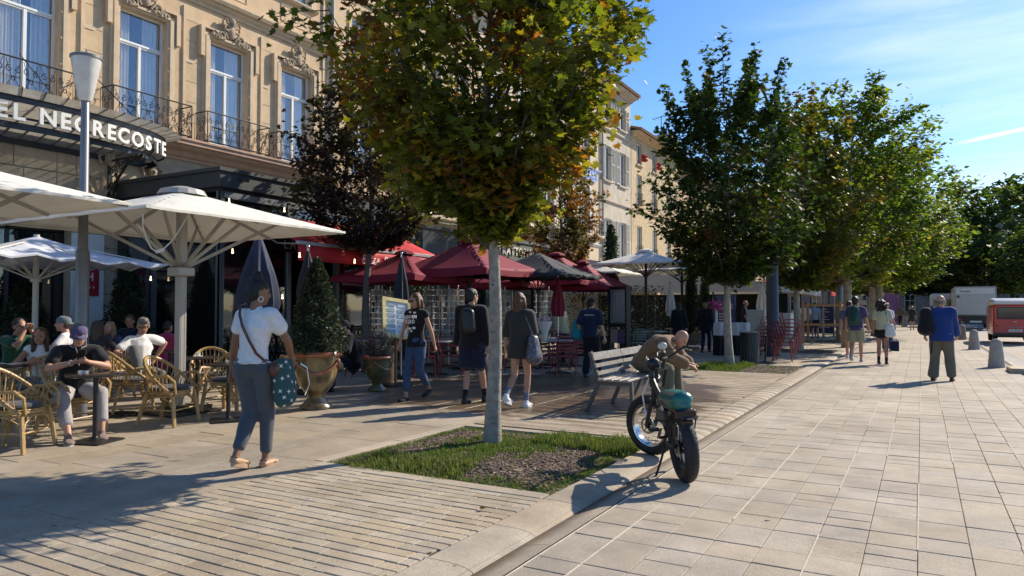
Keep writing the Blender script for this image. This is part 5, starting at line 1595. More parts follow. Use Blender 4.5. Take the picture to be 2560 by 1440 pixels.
# string bulbs
M_BULB = mat('lit_bulb', (1, .9, .7), .3, emis=(1, .72, .4), estr=3.5, var=0)
for i, (px, py, d) in enumerate([(570, 505, 14.9), (709, 527, 16.4), (580, 631, 15.1), (748, 641, 14.5), (886, 656, 16.5), (376, 699, 16.4), (706, 745, 16.4)]):
 x, y = at(px, d); z = CAM_H + (HOR - py) / FOC * d
 b = MB(); b.ell((0, 0, 0), .024, 8, 6); b.cyl((0, 0, .03), (0, 0, .08), .014, n=6)
 o = b.obj('light_bulb', M_BULB, None, loc=(x, y, z))
 tag(o, 'small lit bulb hanging ' + ['at the left corner pane of the glazed terrace', 'before the second transom pane of the glazed terrace', 'left of the folded navy parasol', 'right of the folded navy parasol', 'under the red pizzeria awning', 'below the tip of the low white parasol', 'low behind the conical evergreen'][i], 'light bulb', 'string bulbs along the terrace')
# sign inside the navy opening
lt = tag(empty('shop_sign', (PX + .03, 12.9, 3.0)), 'pale outlined letters of a shop name half hidden by the cream parasol', 'sign')
b = MB(); b.box(-.02, 0, -1.4, 1.6, -.2, .25); b.obj('board', M_BLACK, lt, False)
text_on(lt, 'LA TABLE', (.012, .0, -.12), (0, 1, 0), (0, 0, 1), .3, mat('dim_letter', (.35, .36, .36), .5), .006, 0, .2)
# trattoria front: grey canopy box with marquee frame
tr = thing('trattoria_front', 'grey green glazed front with a curved iron canopy frame and white trattoria letters', 'restaurant front')
b = MB(); b.box(FX + .3, -13.0, 17.45, 26.5, 3.0, 3.9); b.box(FX + .3, -12.95, 17.4, 26.55, 3.9, 4.0); b.obj('fascia', mat('grey_green', (.13, .16, .15), .6, var=.08), tr, False)
b = MB(); b.box(FX + .3, -13.2, 17.5, 26.4, 0, 3.0); b.obj('inner_wall', M_DARK, tr, False)
for y in (17.5, 19.3, 21.1, 22.9, 24.7, 26.4):
 b = MB(); b.cbox(-13.15, -13.0, y - .05, y + .05, 0, 3.0, .005); b.obj('mullion', M_ANTH, tr, False)
for i in range(5):
 b = MB(); b.box(-13.1, -13.08, 17.55 + i * 1.8, 19.25 + i * 1.8, .1, 2.9); b.obj('pane', M_GLASS_D if i % 2 else mat('green_glass', (.05, .11, .09), .1, spec=.8), tr, False)
text_on(tr, 'ANTICA TRATTORIA', (-12.98, 22.2, 3.42), (0, 1, 0), (0, 0, 1), .42, M_LW, .01, .01, .08, squash=1.0)
b = MB()
arcp = [(-13.0 + 1.2, 17.6 + 4.6 * i / 16, 4.05 + .55 * math.sin(PI * (i / 16) * .6 + .3)) for i in range(17)]
b.tube(arcp, .05, 6); b.tube([(p[0] - 1.2, p[1], p[2] + .1) for p in arcp], .04, 6)
for i in range(0, 17, 2): b.tube([arcp[i], (arcp[i][0] - 1.2, arcp[i][1], arcp[i][2] + .1)], .02, 5)
for i in range(0, 17, 4): b.cyl(arcp[i], (arcp[i][0], arcp[i][1], arcp[i][2] + .22), .03)
scroll(b, lambda a, c: (-11.85, 18.6 + a, 3.85 + c), 0, 0, .3, 1.4, 1, 0, .02)
scroll(b, lambda a, c: (-11.85, 20.4 + a, 3.95 + c), 0, 0, .35, 1.4, -1, 2, .02)
b.cyl((-11.8, 17.6, 3.1), (-11.8, 17.6, 4.3), .05)
b.obj('iron_canopy', M_BLACK, tr)
b = MB(); b.quad((-12.9, 17.7, 4.1), (-12.9, 22, 4.3), (-11.9, 22, 4.15), (-11.9, 17.7, 3.9)); b.obj('canopy_glass', mat('canopy_glass', (.35, .38, .38), .2, alpha=.7), tr, False)
# long pale canopy seen from its end
cn = thing('lean_to_canopy', 'long pale grey canvas canopy sloping down behind the cypress pots', 'canopy')
b = MB(); b.add([(-16.9, 36, 4.3), (-5.8, 36, 2.62), (-5.8, 36, 2.28), (-16.9, 36, 2.28), (-16.9, 52, 4.3), (-5.8, 52, 2.62), (-5.8, 52, 2.28), (-16.9, 52, 2.28)],
    [(0, 3, 2, 1), (4, 5, 6, 7), (0, 1, 5, 4), (1, 2, 6, 5)]); b.obj('canvas', mat('pale_grey_canvas', (.50, .50, .47), .8, var=.05, trans=.1), cn, False)
for x in (-6, -9, -12):
 b = MB(); b.cyl((x, 36.1, 0), (x, 36.1, 2.3), .05); b.obj('post', M_ANTH, cn)
b = MB(); b.box(-16.8, -6.1, 40, 40.1, 0, 2.25); b.obj('back_wall', M_DARK, cn, False)
for i, (x, y, z, s, lab) in enumerate([(-7.2, 43, 2.9, 3.2, 'red awning nearest the thick lamp post'), (-6.4, 50, 2.8, 3.4, 'red awning in the middle of the far cluster'), (-5.6, 58, 2.7, 3.4, 'red awning farthest down the street'), (-8.0, 47, 3.7, 3.0, 'upper dark red awning behind the pale canopy')]):
 t = thing('red_awning', lab, 'awning', (x, y, 0), 0, None)
 b = MB(); b.add([(-s, -2.5, z + .8), (0, -2.5, z), (0, 2.5, z), (-s, 2.5, z + .8)], [(0, 1, 2, 3)]); b.add([(0.01, -2.5, z), (0.01, 2.5, z), (0.01, 2.5, z - .3), (0.01, -2.5, z - .3)], [(0, 1, 2, 3)])
 o = b.obj('cloth', M_ARED if i != 3 else M_CRED, t, False); o.modifiers.new('t', 'SOLIDIFY').thickness = .01
 b = MB(); b.cyl((-.1, -2.4, 0), (-.1, -2.4, z), .05); b.cyl((-.1, 2.4, 0), (-.1, 2.4, z), .05); b.obj('post', M_IRON, t)

# ------------------------------------------------------------------ lamps and posts
lp = thing('street_lamp', 'slim street lamp with a frosted white cone shade in front of the hotel marquee', 'street lamp', at(205, 9.6))
b = MB(); b.lathe([(.085, 0), (.085, 2.2), (.07, 2.24), (.062, 2.26), (.05, 4.25), (.03, 4.3)], 14); b.obj('post', mat('lamp_grey', (.20, .21, .22), .4, .4, var=.1), lp)
b = MB(); b.lathe([(.07, 4.24), (.088, 4.27), (.172, 4.72), (.186, 4.83), (.17, 4.855), (0, 4.87)], 24); b.obj('lamp_shade', mat('frosted_shade', (.66, .65, .62), .35, var=.12, vscale=8, trans=.2), lp)
b = MB(); b.lathe([(.178, 4.80), (.195, 4.81), (.195, 4.84), (.178, 4.85)], 24); b.tube([(-.05, 0, 4.86), (0, 0, 4.93), (.05, 0, 4.86)], .008, 5); b.obj('shade_ring', M_ANTL, lp)
lp = thing('lamp_post', 'thick dark grey lamp post rising behind the stacked wine red chairs', 'lamp post', (-3.96, 23.1, 0))
b = MB(); b.lathe([(.22, 0), (.22, .45), (.19, .5), (.18, 3.0), (.13, 3.1), (.10, 7.6)], 16); b.obj('post', mat('lamp_dark', (.06, .065, .07), .45, .3, var=.1), lp)
b = MB(); b.cyl((0, 0, 7.6), (.0, -1.2, 7.9), .04); b.cbox(-.12, .12, -1.7, -1.1, 7.85, 7.95, .02); b.obj('lamp_head', M_ANTH, lp)
lp = thing('lamp_post', 'slimmer grey lamp post between the stake frame and the plane trunk', 'lamp post', (-3.2, 35.5, 0))
b = MB(); b.lathe([(.2, 0), (.17, .5), (.15, 3.2), (.1, 3.3), (.08, 8.5)], 12); b.obj('post', M_ANTL, lp)

# ------------------------------------------------------------------ bollards
BG = 'pale stone bollards along the pavement'
for i, (x, y, lab) in enumerate([(1.60, 21.5, 'pale conical stone bollard nearest, beside the low stone block'), (1.62, 30.6, 'pale conical stone bollard second from the front, near the red van'),
                                 (1.65, 40.0, 'pale stone bollard third in the line toward the lorry'), (1.65, 49.5, 'pale stone bollard fourth in the line toward the lorry'),
                                 (-1.2, 66, 'far stone bollard between the two distant walkers'), (-3.4, 66, 'far stone bollard left of the distant man'), (1.0, 66, 'far stone bollard right of the distant woman')]):
 b = MB(); k = 1 if i < 4 else 1.2
 b.lathe([(.19 * k, 0), (.185 * k, .02), (.155 * k, .35 * k), (.13 * k, .60 * k), (.115 * k, .655 * k), (.07 * k, .695 * k), (0, .71 * k)], 20)
 tag(b.obj('bollard', mat('bollard_stone', (.36, .325, .28), .85, var=.18, vscale=8, bump=.3, bscale=60), None, loc=(x, y, 0)), lab, 'bollard', BG)

# ------------------------------------------------------------------ the bench
M_BF = mat('bench_metal', (.085, .085, .083), .5, .3, var=.15, vscale=12)
M_BS = mat('bench_slat', (.30, .27, .235), .33, var=.3, vscale=9, bump=.3, bscale=25, spec=.6)
p0, p1 = Vector((-3.98, 9.33)), Vector((-4.05, 11.5))
ax = (p1 - p0).normalized(); ang = math.atan2(ax.y, ax.x) - PI / 2
bn = thing('park_bench', 'grey metal bench with weathered slats where the bald man sits', 'bench', (p0.x, p0.y, 0), ang)
LB = 2.35
for y in (.10, 1.16, 2.25):
 b = MB()
 # backrest at the left (-x), front leg at the right (+x)
 path = [(-.16, 0.0), (-.06, .22), (.03, .43), (-.03, .62), (-.10, .84)]
 for a, c in zip(path, path[1:]): b.bar((a[0], y, a[1]), (c[0], y, c[1]), .045, .075, up=(0, 1, 0))
 b.bar((.03, y, .415), (.52, y, .415), .045, .06, up=(0, 0, 1)); b.bar((.50, y, .44), (.52, y, 0), .045, .07, up=(0, 1, 0))
 b.obj('frame', M_BF, bn, False)
for i in range(4):
 x = .09 + i * .118
 for (ya, yb) in ((0.0, 1.15), (1.17, LB)):
  b = MB(); b.cbox(x - .05, x + .05, ya, yb, .442, .472, .006); b.obj('seat_slat', M_BS, bn, False)
for i, (x, z, w) in enumerate([(.012, .55, .055), (-.022, .655, .055), (-.058, .78, .11)]):
 for (ya, yb) in ((0.0, 1.15), (1.17, LB)):
  b = MB(); M_ = Matrix.Rotation(-.30, 3, 'Y'); b.obox((x + .035, (ya + yb) / 2, z), (.025, yb - ya, w), M=M_); b.obj('back_slat', M_BS, bn, False)

# ------------------------------------------------------------------ rattan chairs and cafe tables
M_CANE = mat('rattan_cane', (.42, .27, .105), .38, var=.25, vscale=14, bump=.3, bscale=50, spec=.5)
M_CANE_D = mat('rattan_binding', (.26, .15, .055), .5, var=.3, vscale=20)
M_CUSH = cloth('charcoal_cushion', (.05, .055, .06))
def make_rattan():
 t = thing('rattan_armchair', '', 'chair')
 # front is +y; seat height .43
 def seatpt(a, r=1.0): return Vector((.245 * r * math.cos(a), .24 * r * math.sin(a), .40))
 legs = {}
 for sx in (-1, 1):
  for (fy, top, foot) in ((1, (.23 * sx, .20, .42), (.27 * sx, .25, 0)), (-1, (.20 * sx, -.17, .42), (.24 * sx, -.27, 0))):
   b = MB(); f_ = Vector(foot); t_ = Vector(top)
   for o_ in (-.011, .011): b.tube([f_ + Vector((o_, 0, 0)), f_.lerp(t_, .5) + Vector((o_, 0, 0)), t_ + Vector((o_ * .5, 0, 0))], .018, 7)
   b.obj('leg', M_CANE, t)
 b = MB()                                              # seat ring, braces
 ring = [seatpt(2 * PI * i / 20) for i in range(20)]
 b.tube(ring, .016, 7, closed=True); b.tube([p * .98 + Vector((0, 0, -.028)) for p in ring], .011, 6, closed=True)
 b.tube([p * 1.0 + Vector((0, 0, .024)) for p in ring], .010, 6, closed=True)
 for z, k in ((.20, 1),):
  b.tube([(-.25, .22, z), (.25, .22, z)], .010, 6); b.tube([(-.22, -.22, z), (.22, -.22, z)], .010, 6)
  for sx in (-1, 1): b.tube([(.25 * sx, .22, z), (.22 * sx, -.22, z)], .010, 6)
 for sx in (-1, 1):
  b.tube([(.255 * sx, .235, .16), (.20 * sx, .22, .30), (.06 * sx, .22, .38)], .009, 6)
  b.tube([(.255 * sx, .235, .16), (.235 * sx, .16, .30), (.235 * sx, .02, .38)], .009, 6)
  b.tube([(.235 * sx, -.24, .16), (.235 * sx, -.12, .30), (.235 * sx, 0, .38)], .009, 6)
  b.tube([(.235 * sx, -.24, .16), (.16 * sx, -.20, .30), (.05 * sx, -.20, .38)], .009, 6)
 b.obj('seat_frame', M_CANE, t)
 # big back hoop sweeping down to the front corners
 b = MB(); pts = []
 for i in range(25):
  u = -1 + 2 * i / 24; a = PI / 2 * u
  x = .34 * math.sin(a) * (1 - .08 * abs(u) ** 4); c = math.cos(a)
  z = .40 + .44 * (c ** .85 if c > 0 else 0); y = .24 - .52 * (c ** .75 if c > 0 else 0)
  pts.append((x, y, z + .0))
 b.tube(pts, .0225, 8); b.obj('back_hoop', M_CANE, t)
 hoop = [Vector(p) for p in pts]
 # arm loops
 for sx in (-1, 1):
  b = MB()
  b.tube([(.27 * sx, .26, .0 + .40), (.30 * sx, .26, .56), (.32 * sx, .18, .63), (.32 * sx, .0, .62), (.27 * sx, -.10, .56), (.23 * sx, -.12, .43)], .0175, 7)
  b.obj('arm_loop', M_CANE, t)
 b = MB(); mid = []
 for i in range(15):
  u = -.80 + 1.6 * i / 14; a = PI / 2 * u; mid.append(Vector((.285 * math.sin(a), .08 - .33 * math.cos(a), .56)))
 b.tube(mid, .010, 6); b.obj('back_rail', M_CANE, t)
 b = MB()                                              # fan of spindles
 for i in range(13):
  u = -.72 + 1.44 * i / 12
  k = (u + 1) / 2 * 24; j = int(k); top = hoop[j].lerp(hoop[min(24, j + 1)], k - j)
  a = PI / 2 * u * .95; low = Vector((.23 * math.sin(a), .02 - .24 * math.cos(a), .42))
  b.tube([low, low.lerp(top, .5) + Vector((0, -.01, -.01)), top], .008, 5, cap=False)
 for sx in (-1, 1):
  for q in range(5):
   y = .16 - q * .05; b.tube([(.30 * sx, y, .615), (.27 * sx, y - .02, .52), (.24 * sx, y - .02, .42)], .006, 5, cap=False)
 b.obj('spindles', M_CANE, t)
 b = MB()
 for p in (hoop[2], hoop[22], hoop[7], hoop[17]): b.ell(p, .026, 7, 5)
 for sx in (-1, 1): b.ell((.262 * sx, .24, .41), .034, 8, 6); b.ell((.235 * sx, -.2, .41), .03, 8, 6)
 tag(b.obj('cane_binding', M_CANE_D, t), kind='stuff')
 b = MB(); b.lathe([(0, .425), (.20, .425), (.225, .435), (.235, .455), (.225, .475), (.19, .488), (0, .492)], 20); b.obj('cushion', M_CUSH, t)
 return t
chair0 = make_rattan(); _used = [False]
def clone(root, name, label, loc, rz, group=None, first=None, flag=None):
 r = root if not flag[0] else copy_tree(root)
 flag[0] = True
 r.location = (loc[0], loc[1], loc[2] if len(loc) > 2 else 0); r.rotation_euler = (0, 0, rz)
 r['label'] = label
 if group: r['group'] = group
 return r
RGRP = 'rattan armchairs on the cafe terrace'
def chair_at(label, loc, rz): return clone(chair0, 'rattan_armchair', label, loc, rz, RGRP, flag=_used)
chair_at('empty rattan armchair nearest the left edge, before the man in the purple cap', (-8.12, 3.95), RAD(-58))
chair_at('empty rattan armchair with dark cushion just left of the cream parasol mast', (-8.28, 5.80), RAD(-68))
chair_at('empty rattan armchair behind the round table next to the woman in the white T-shirt', (-8.52, 6.90), RAD(-160))
chair_at('empty rattan armchair right behind the cream parasol mast', (-9.45, 7.35), RAD(-120))
chair_at('rattan armchair holding the grey haired man in the white T-shirt', (-9.75, 6.22), RAD(-20))
chair_at('rattan armchair under the man in the purple cap', (-8.62, 4.78), RAD(-75))
chair_at('rattan armchair under the woman in the white sleeveless top', (-9.75, 5.0), RAD(-150))
chair_at('rattan armchair under the long haired woman seen from behind', (-11.3, 6.9), RAD(170))
chair_at('rattan armchair under the seated person in navy near the amber jar', (-9.55, 9.3), RAD(75))
chair_at('rattan armchair under the man in the green shirt', (-10.9, 5.15), RAD(-10))
chair_at('rattan armchair under the man in the backwards grey cap', (-10.75, 6.0), RAD(150))

M_TTOP = mat('dark_laminate', (.035, .025, .022), .18, var=.35, vscale=16, spec=.6)
def make_table():
 t = thing('cafe_table', '', 'table')
 b = MB(); b.lathe([(0, .715), (.285, .715), (.30, .722), (.30, .738), (.29, .745), (0, .746)], 30); b.obj('table_top', M_TTOP, t)
 b = MB(); b.cyl((0, 0, .02), (0, 0, .715), .027, n=12); b.lathe([(.05, .70), (.12, .714)], 12); b.obj('column', M_BLACK, t)
 b = MB(); b.cbox(-.21, .21, -.21, .21, 0, .018, .006); b.lathe([(.09, .018), (.04, .04), (.027, .06)], 14); b.obj('foot_plate', M_BLACK, t)
 return t
table0 = make_table(); _tu = [False]
def table_at(label, loc, rz=0): return clone(table0, 'cafe_table', label, loc, rz, 'round cafe tables with dark tops', flag=_tu)
TB = [(-7.86, 4.62), (-7.85, 6.35), (-9.28, 6.95), (-10.15, 4.75), (-11.0, 7.7), (-10.05, 10.1)]
TLAB = ['round cafe table where the man in the purple cap leans', 'round cafe table beside the woman in the white T-shirt', 'round cafe table with a white cup behind the cream parasol mast', 'cafe table with an open magazine at the left edge',
  'cafe table among the seated group before the hotel', 'small cafe table with a white bowl behind the clipped conical evergreen']
for p, l in zip(TB, TLAB): table_at(l, p, rnd.uniform(0, 1) if p != TB[0] else .35)
# things on tables
M_CHINA = mat('china', (.78, .77, .74), .25, var=.02)
M_CLEAR = mat('clear_glass', (.5, .52, .52), .04, alpha=.35, spec=1.0, var=0)
def cup(loc, label):
 t = thing('coffee_cup', label, 'cup', loc)
 b = MB(); b.lathe([(.02, .0), (.03, .005), (.036, .05), (.033, .05), (.028, .008), (0, .006)], 16, (0, 0, .012)); b.tube([(.034, 0, .05), (.055, 0, .045), (.05, 0, .025), (.032, 0, .02)], .004, 5); b.obj('cup', M_CHINA, t)
 b = MB(); b.lathe([(0, 0), (.04, .002), (.07, .012), (.07, .016), (.03, .006), (0, .006)], 18); b.obj('saucer', M_CHINA, t)
cup((TB[2][0] + .08, TB[2][1] - .05, .746), 'white coffee cup on a saucer on the table behind the parasol mast')
def ashtray(loc, label):
 b = MB(); b.lathe([(.045, 0), (.05, .0), (.055, .035), (.045, .035), (.04, .008), (0, .008)], 14); tag(b.obj('ashtray', M_CLEAR, None, loc=loc), label, 'ashtray')
ashtray((TB[0][0] - .03, TB[0][1] - .12, .746), 'clear glass ashtray on the table of the man in the purple cap')
ashtray((TB[1][0] + .0, TB[1][1] + .02, .746), 'clear glass ashtray on the table beside the woman in the white T-shirt')
b = MB(); b.lathe([(0, 0), (.05, .0), (.13, .06), (.14, .075), (.125, .07), (.05, .01), (0, .01)], 20); tag(b.obj('bowl', M_CHINA, None, loc=(TB[5][0], TB[5][1], .746)), 'white bowl on the small table behind the clipped evergreen', 'bowl')
mg = MB(); n = 8
for s_ in (-1, 1):
 V = []
 for i in range(n + 1):
  x = s_ * .20 * i / n; z = .012 * math.sin(PI * i / n) + .003
  V += [(x, -.14, z), (x, .14, z)]
 mg.add(V, [(2 * i, 2 * i + 2, 2 * i + 3, 2 * i + 1) if s_ > 0 else (2 * i, 2 * i + 1, 2 * i + 3, 2 * i + 2) for i in range(n)])
tag(mg.obj('magazine', M_CHINA, None, loc=(TB[3][0] + .05, TB[3][1] - .02, .747), rot=(0, 0, .6)), 'open white magazine lying on the table at the left edge', 'magazine')
# manhole grate by the parasol foot
gt = MB(); gt.box(-.28, .28, -.28, .28, 0, .004)
for i in range(9): gt.box(-.27, .27, -.27 + i * .064, -.25 + i * .064, .004, .008); gt.box(-.27 + i * .064, -.25 + i * .064, -.27, .27, .004, .0085)
tag(gt.obj('drain_grate', M_IRON, None, False, loc=(-9.55, 5.95, .001), rot=(0, 0, .3)), 'small square iron drain grate in the paving left of the parasol foot', 'grate')

# ------------------------------------------------------------------ red bistro chairs and tables of the pizzeria
M_RCH = mat('wine_chair_paint', (.20, .012, .025), .35, var=.08, spec=.6)
def make_bistro(m, arms=True):
 t = thing('bistro_chair', '', 'chair')
 for sx in (-1, 1):
  b = MB(); b.tube([(.22 * sx, .24, 0), (.20 * sx, .20, .44)], .012, 6); b.obj('leg', m, t)
  b = MB(); b.tube([(.22 * sx, -.26, 0), (.20 * sx, -.19, .44), (.20 * sx, -.24, .62), (.19 * sx, -.28, .82)], .012, 6); b.obj('leg', m, t)
  if arms:
   b = MB(); b.tube([(.205 * sx, .19, .42), (.25 * sx, .20, .64), (.25 * sx, -.05, .66), (.20 * sx, -.25, .64)], .012, 6); b.obj('arm', m, t)
 b = MB(); b.tube([(-.19, -.28, .82), (-.1, -.30, .84), (.1, -.30, .84), (.19, -.28, .82)], .012, 6)
 for z in (.55, .62, .69, .76): b.bar((-.195, -.205 - (z - .44) * .2, z), (.195, -.205 - (z - .44) * .2, z), .008, .03)
 b.obj('backrest', m, t)
 b = MB()
 for i in range(7): b.bar((-.2, -.17 + i * .06, .445), (.2, -.17 + i * .06, .445), .045, .012)
 b.tube([(-.2, -.19, .435), (.2, -.19, .435), (.2, .20, .435), (-.2, .20, .435)], .011, 5, closed=True)
 b.obj('seat', m, t)
 return t
bis0 = make_bistro(M_RCH); _bu = [False]
bistro_spots = []
k = 0
spots = [(1062, 15.2, 40), (1128, 15.6, -60), (1118, 17.3, 190), (1185, 16.8, 20), (1365, 15.6, -30), (1415, 15.4, 30), (1400, 17.4, 200), (1372, 19.0, 160), (1448, 17.2, 120), (1262, 17.0, 70), (900, 15.4, 150), (960, 16.8, 20), (1075, 18.2, 120), (1310, 18.3, 0), (1440, 19.2, 60)]
labs = ['left of the walking woman in jeans, nearest the menu board', 'just right of the walking woman in jeans', 'second row right of the walking woman', 'behind the man with the black backpack', 'right of the girl in the grey top, turned to her',
  'nearest the man with the teal bag', 'far side of the table by the flowers', 'beyond the table by the flowers', 'left of the black menu case', 'behind the nearest maple trunk', 'behind the smaller glazed jar', 'beside the slim purple maple trunk', 'deep under the tallest red parasol', 'behind the girl in the grey top', 'farthest right under the red parasols']
for (px, d, r), l in zip(spots, labs):
 clone(bis0, 'bistro_chair', 'wine red bistro chair ' + l, at(px, d), RAD(r), 'wine red bistro chairs', flag=_bu)
def make_sq():
 t = thing('bistro_table', '', 'table')
 b = MB(); b.cbox(-.35, .35, -.35, .35, .72, .75, .006); b.obj('table_top', mat('pale_table', (.38, .36, .33), .3, var=.08), t)
 b = MB(); b.cyl((0, 0, .02), (0, 0, .72), .03); b.obj('column', M_BLACK, t)
 b = MB(); b.bar((-.28, 0, .02), (.28, 0, .02), .05, .03); b.bar((0, -.28, .02), (0, .28, .02), .05, .03); b.obj('foot', M_BLACK, t)
 return t
sq0 = make_sq(); _su = [False]
for (px, d), l in zip([(1092, 15.9), (1148, 17.4), (1395, 16.2), (1430, 18.2), (935, 16.3), (1290, 17.6), (1350, 17.6)], ['nearest the walking woman', 'under the tallest red parasol', 'right of the girl in the grey top', 'left of the black menu case', 'behind the slim purple maple trunk', 'hidden behind the girl in the grey top', 'holding the bunch of flowers']):
 clone(sq0, 'bistro_table', 'square pale topped bistro table ' + l, at(px, d), .2, 'square tables of the pizzeria', flag=_su)
# stacked chairs by the lamp post
SG = 'wine red chairs in the leaning stacks'
def stack(px, d, n, rz, where):
 p = at(px, d)
 for i in range(n):
  z = i * .10; off = i * .055
  clone(bis0, 'bistro_chair', 'wine red armchair, number %s from below in the stack %s' % (['one', 'two', 'three', 'four', 'five', 'six', 'seven'][i], where), (p[0] - math.sin(rz) * off * 1.0, p[1] + math.cos(rz) * off, z), rz, SG, flag=_bu)
stack(1955, 19.9, 6, RAD(-78), 'right of the thick lamp post')
stack(1915, 20.8, 5, RAD(-95), 'behind the slatted litter bin')
# litter bin with slanting slats
bi = thing('litter_bin', 'dark slatted cylindrical litter bin beside the second grass bed', 'litter bin', (-3.93, 19.5, 0))
b = MB(); b.lathe([(.20, .0), (.205, .05), (.215, .80), (0, .80)], 20); b.obj('liner', M_BLACK, bi)
for i in range(22):
 a = 2 * PI * i / 22; b = MB(); pts = [(.235 * math.cos(a + .5 * q / 6), .235 * math.sin(a + .5 * q / 6), .06 + .72 * q / 6) for q in range(7)]
 for q in range(6): b.bar(pts[q], pts[q + 1], .045, .008, up=(math.cos(a), math.sin(a), 0))
 b.obj('slat', M_ANTH, bi, False)
b = MB(); b.lathe([(.22, .80), (.26, .80), (.26, .84), (.22, .85), (.15, .84)], 22); b.obj('rim', M_BLACK, bi)
b = MB()
for s_ in (0, 1): b.bar((-.2, 0, .02), (.2, .1 * s_, .02), .04, .03)
# folded table base next to it
ft = thing('folded_table', 'folded black table base leaning by the stacked chairs', 'table', (-3.62, 19.95, 0))
b = MB(); b.cyl((0, 0, .02), (.03, .05, .72), .025); b.obj('column', M_BLACK, ft)
b = MB()
for a in range(4): b.bar((0, 0, .06), (.3 * math.cos(a * PI / 2 + .5), .3 * math.sin(a * PI / 2 + .5), .015), .04, .025)
b.obj('foot', M_BLACK, ft)

# ------------------------------------------------------------------ menu boards, racks, kiosk, planters
mb = thing('menu_board', 'tilted yellow framed menu board on a stand beside the walking woman in jeans', 'menu board', at(992, 13.6), RAD(68))
M_ = Matrix.Rotation(RAD(8), 3, 'Y') @ Matrix.Rotation(RAD(-18), 3, 'X')
for (a, c, w_, h_) in ((0, .36, .60, .07), (0, -.36, .60, .07), (-.27, 0, .07, .66), (.27, 0, .07, .66)):
 b = MB(); b.obox(Vector((0, 0, 1.27)) + M_ @ Vector((a, 0, c)), (w_, .04, h_), M=M_); b.obj('frame', mat('yellow_frame', (.62, .50, .20), .5), mb, False)
b = MB(); b.obox(Vector((0, .012, 1.27)), (.50, .012, .68), M=M_); b.obj('sheet', mat('menu_sheet', (.75, .78, .80), .3), mb, False)
for i in range(6):
 for j in range(2):
  b = MB(); b.obox(Vector((0, .0, 1.27)) + M_ @ Vector((-.12 + j * .23, -.002, .26 - i * .105)), (.17, .004, .07), M=M_)
  b.obj('photo', mat('menu_photo%d' % ((i * 2 + j) % 4), [(.25, .3, .33), (.45, .5, .52), (.3, .36, .32), (.5, .47, .42)][(i * 2 + j) % 4], .4, var=.6, vscale=40), mb, False)
b = MB(); b.cyl((0, .03, 0), (0, .03, 1.0), .03); b.obj('stand', M_CANE_D, mb)
b = MB(); b.cbox(-.25, .25, -.2, .25, 0, .04, .01); b.obj('foot', M_BLACK, mb)
# barrel-like wooden tub below
b = MB(); b.lathe([(.17, 0), (.2, .1), (.22, .35), (.2, .65), (.18, .72), (0, .72)], 14); o = b.obj('wooden_barrel', mat('barrel_wood', (.12, .07, .04), .6, var=.3), None, loc=(*at(962, 14.3), 0)); tag(o, 'dark wooden barrel behind the menu board', 'barrel')

M_CARD = [mat('card_%d' % i, c, .35, var=.7, vscale=35) for i, c in enumerate([(.42, .41, .40), (.22, .26, .32), (.30, .22, .17), (.17, .22, .23), (.42, .40, .33), (.24, .13, .13)])]
def rack(label, loc, z0=.75, h=1.2, n=8, w=.115, sides=6):
 t = thing('postcard_rack', label, 'postcard rack', (loc[0], loc[1], 0), rnd.uniform(0, 1), 'revolving postcard racks')
 b = MB(); b.cyl((0, 0, 0), (0, 0, z0 + h + .08), .02); b.ell((0, 0, z0 + h + .1), .03, 6, 5); b.obj('pole', M_STEEL, t)
 b = MB()
 R = .16
 for s_ in range(sides):
  a = 2 * PI * s_ / sides
  for q in (-.5, .5): b.cyl((R * math.cos(a) - q * w * math.sin(a), R * math.sin(a) + q * w * math.cos(a), z0), (R * math.cos(a) - q * w * math.sin(a), R * math.sin(a) + q * w * math.cos(a), z0 + h), .004, n=4)
  for i in range(n + 1):
   z = z0 + h * i / n
   b.cyl((1.2 * R * math.cos(a) + .5 * w * math.sin(a), 1.2 * R * math.sin(a) - .5 * w * math.cos(a), z), (1.2 * R * math.cos(a) - .5 * w * math.sin(a), 1.2 * R * math.sin(a) + .5 * w * math.cos(a), z), .005, n=4)
 b.obj('wire_cage', M_FRAME, t)
 mats_ = {}
 for s_ in range(sides):
  a = 2 * PI * s_ / sides + .0
  for i in range(n):
   if rnd.random() < .16: continue
   mats_.setdefault(rnd.randrange(6), MB()).obox((R * 1.03 * math.cos(a), R * 1.03 * math.sin(a), z0 + h * (i + .5) / n), (.008, w * .92, h / n * .80), M=Matrix.Rotation(a, 3, 'Z') @ Matrix.Rotation(.12, 3, 'Y'))
 for k_, b in mats_.items(): tag(b.obj('postcards', M_CARD[k_], t, False), kind='stuff')
 b = MB(); b.lathe([(.0, 0), (.25, 0), (.25, .03), (.05, .06), (0, .06)], 12); b.obj('foot', M_BLACK, t)
for px, d, lab in ((938, 19, 'postcard rack directly right of the slim purple maple trunk'), (955, 18.6, 'postcard rack left of the folded charcoal parasol'), (975, 20.2, 'narrow postcard rack behind the folded charcoal parasol'), (1072, 18.6, 'postcard rack just right of the walking woman'),
                   (1096, 18.8, 'second postcard rack right of the walking woman'), (1122, 18.4, 'third postcard rack right of the walking woman'), (1145, 19.2, 'postcard rack left of the man with the black backpack'),
                   (1245, 19, 'postcard rack right of the nearest maple trunk'), (1262, 20, 'postcard rack between the trunk and the girl in grey'), (1352, 19.6, 'postcard rack right of the girl in the grey top'), (1372, 20.4, 'postcard rack farthest right, left of the folded wine red parasol')):
 rack(lab, at(px, d))
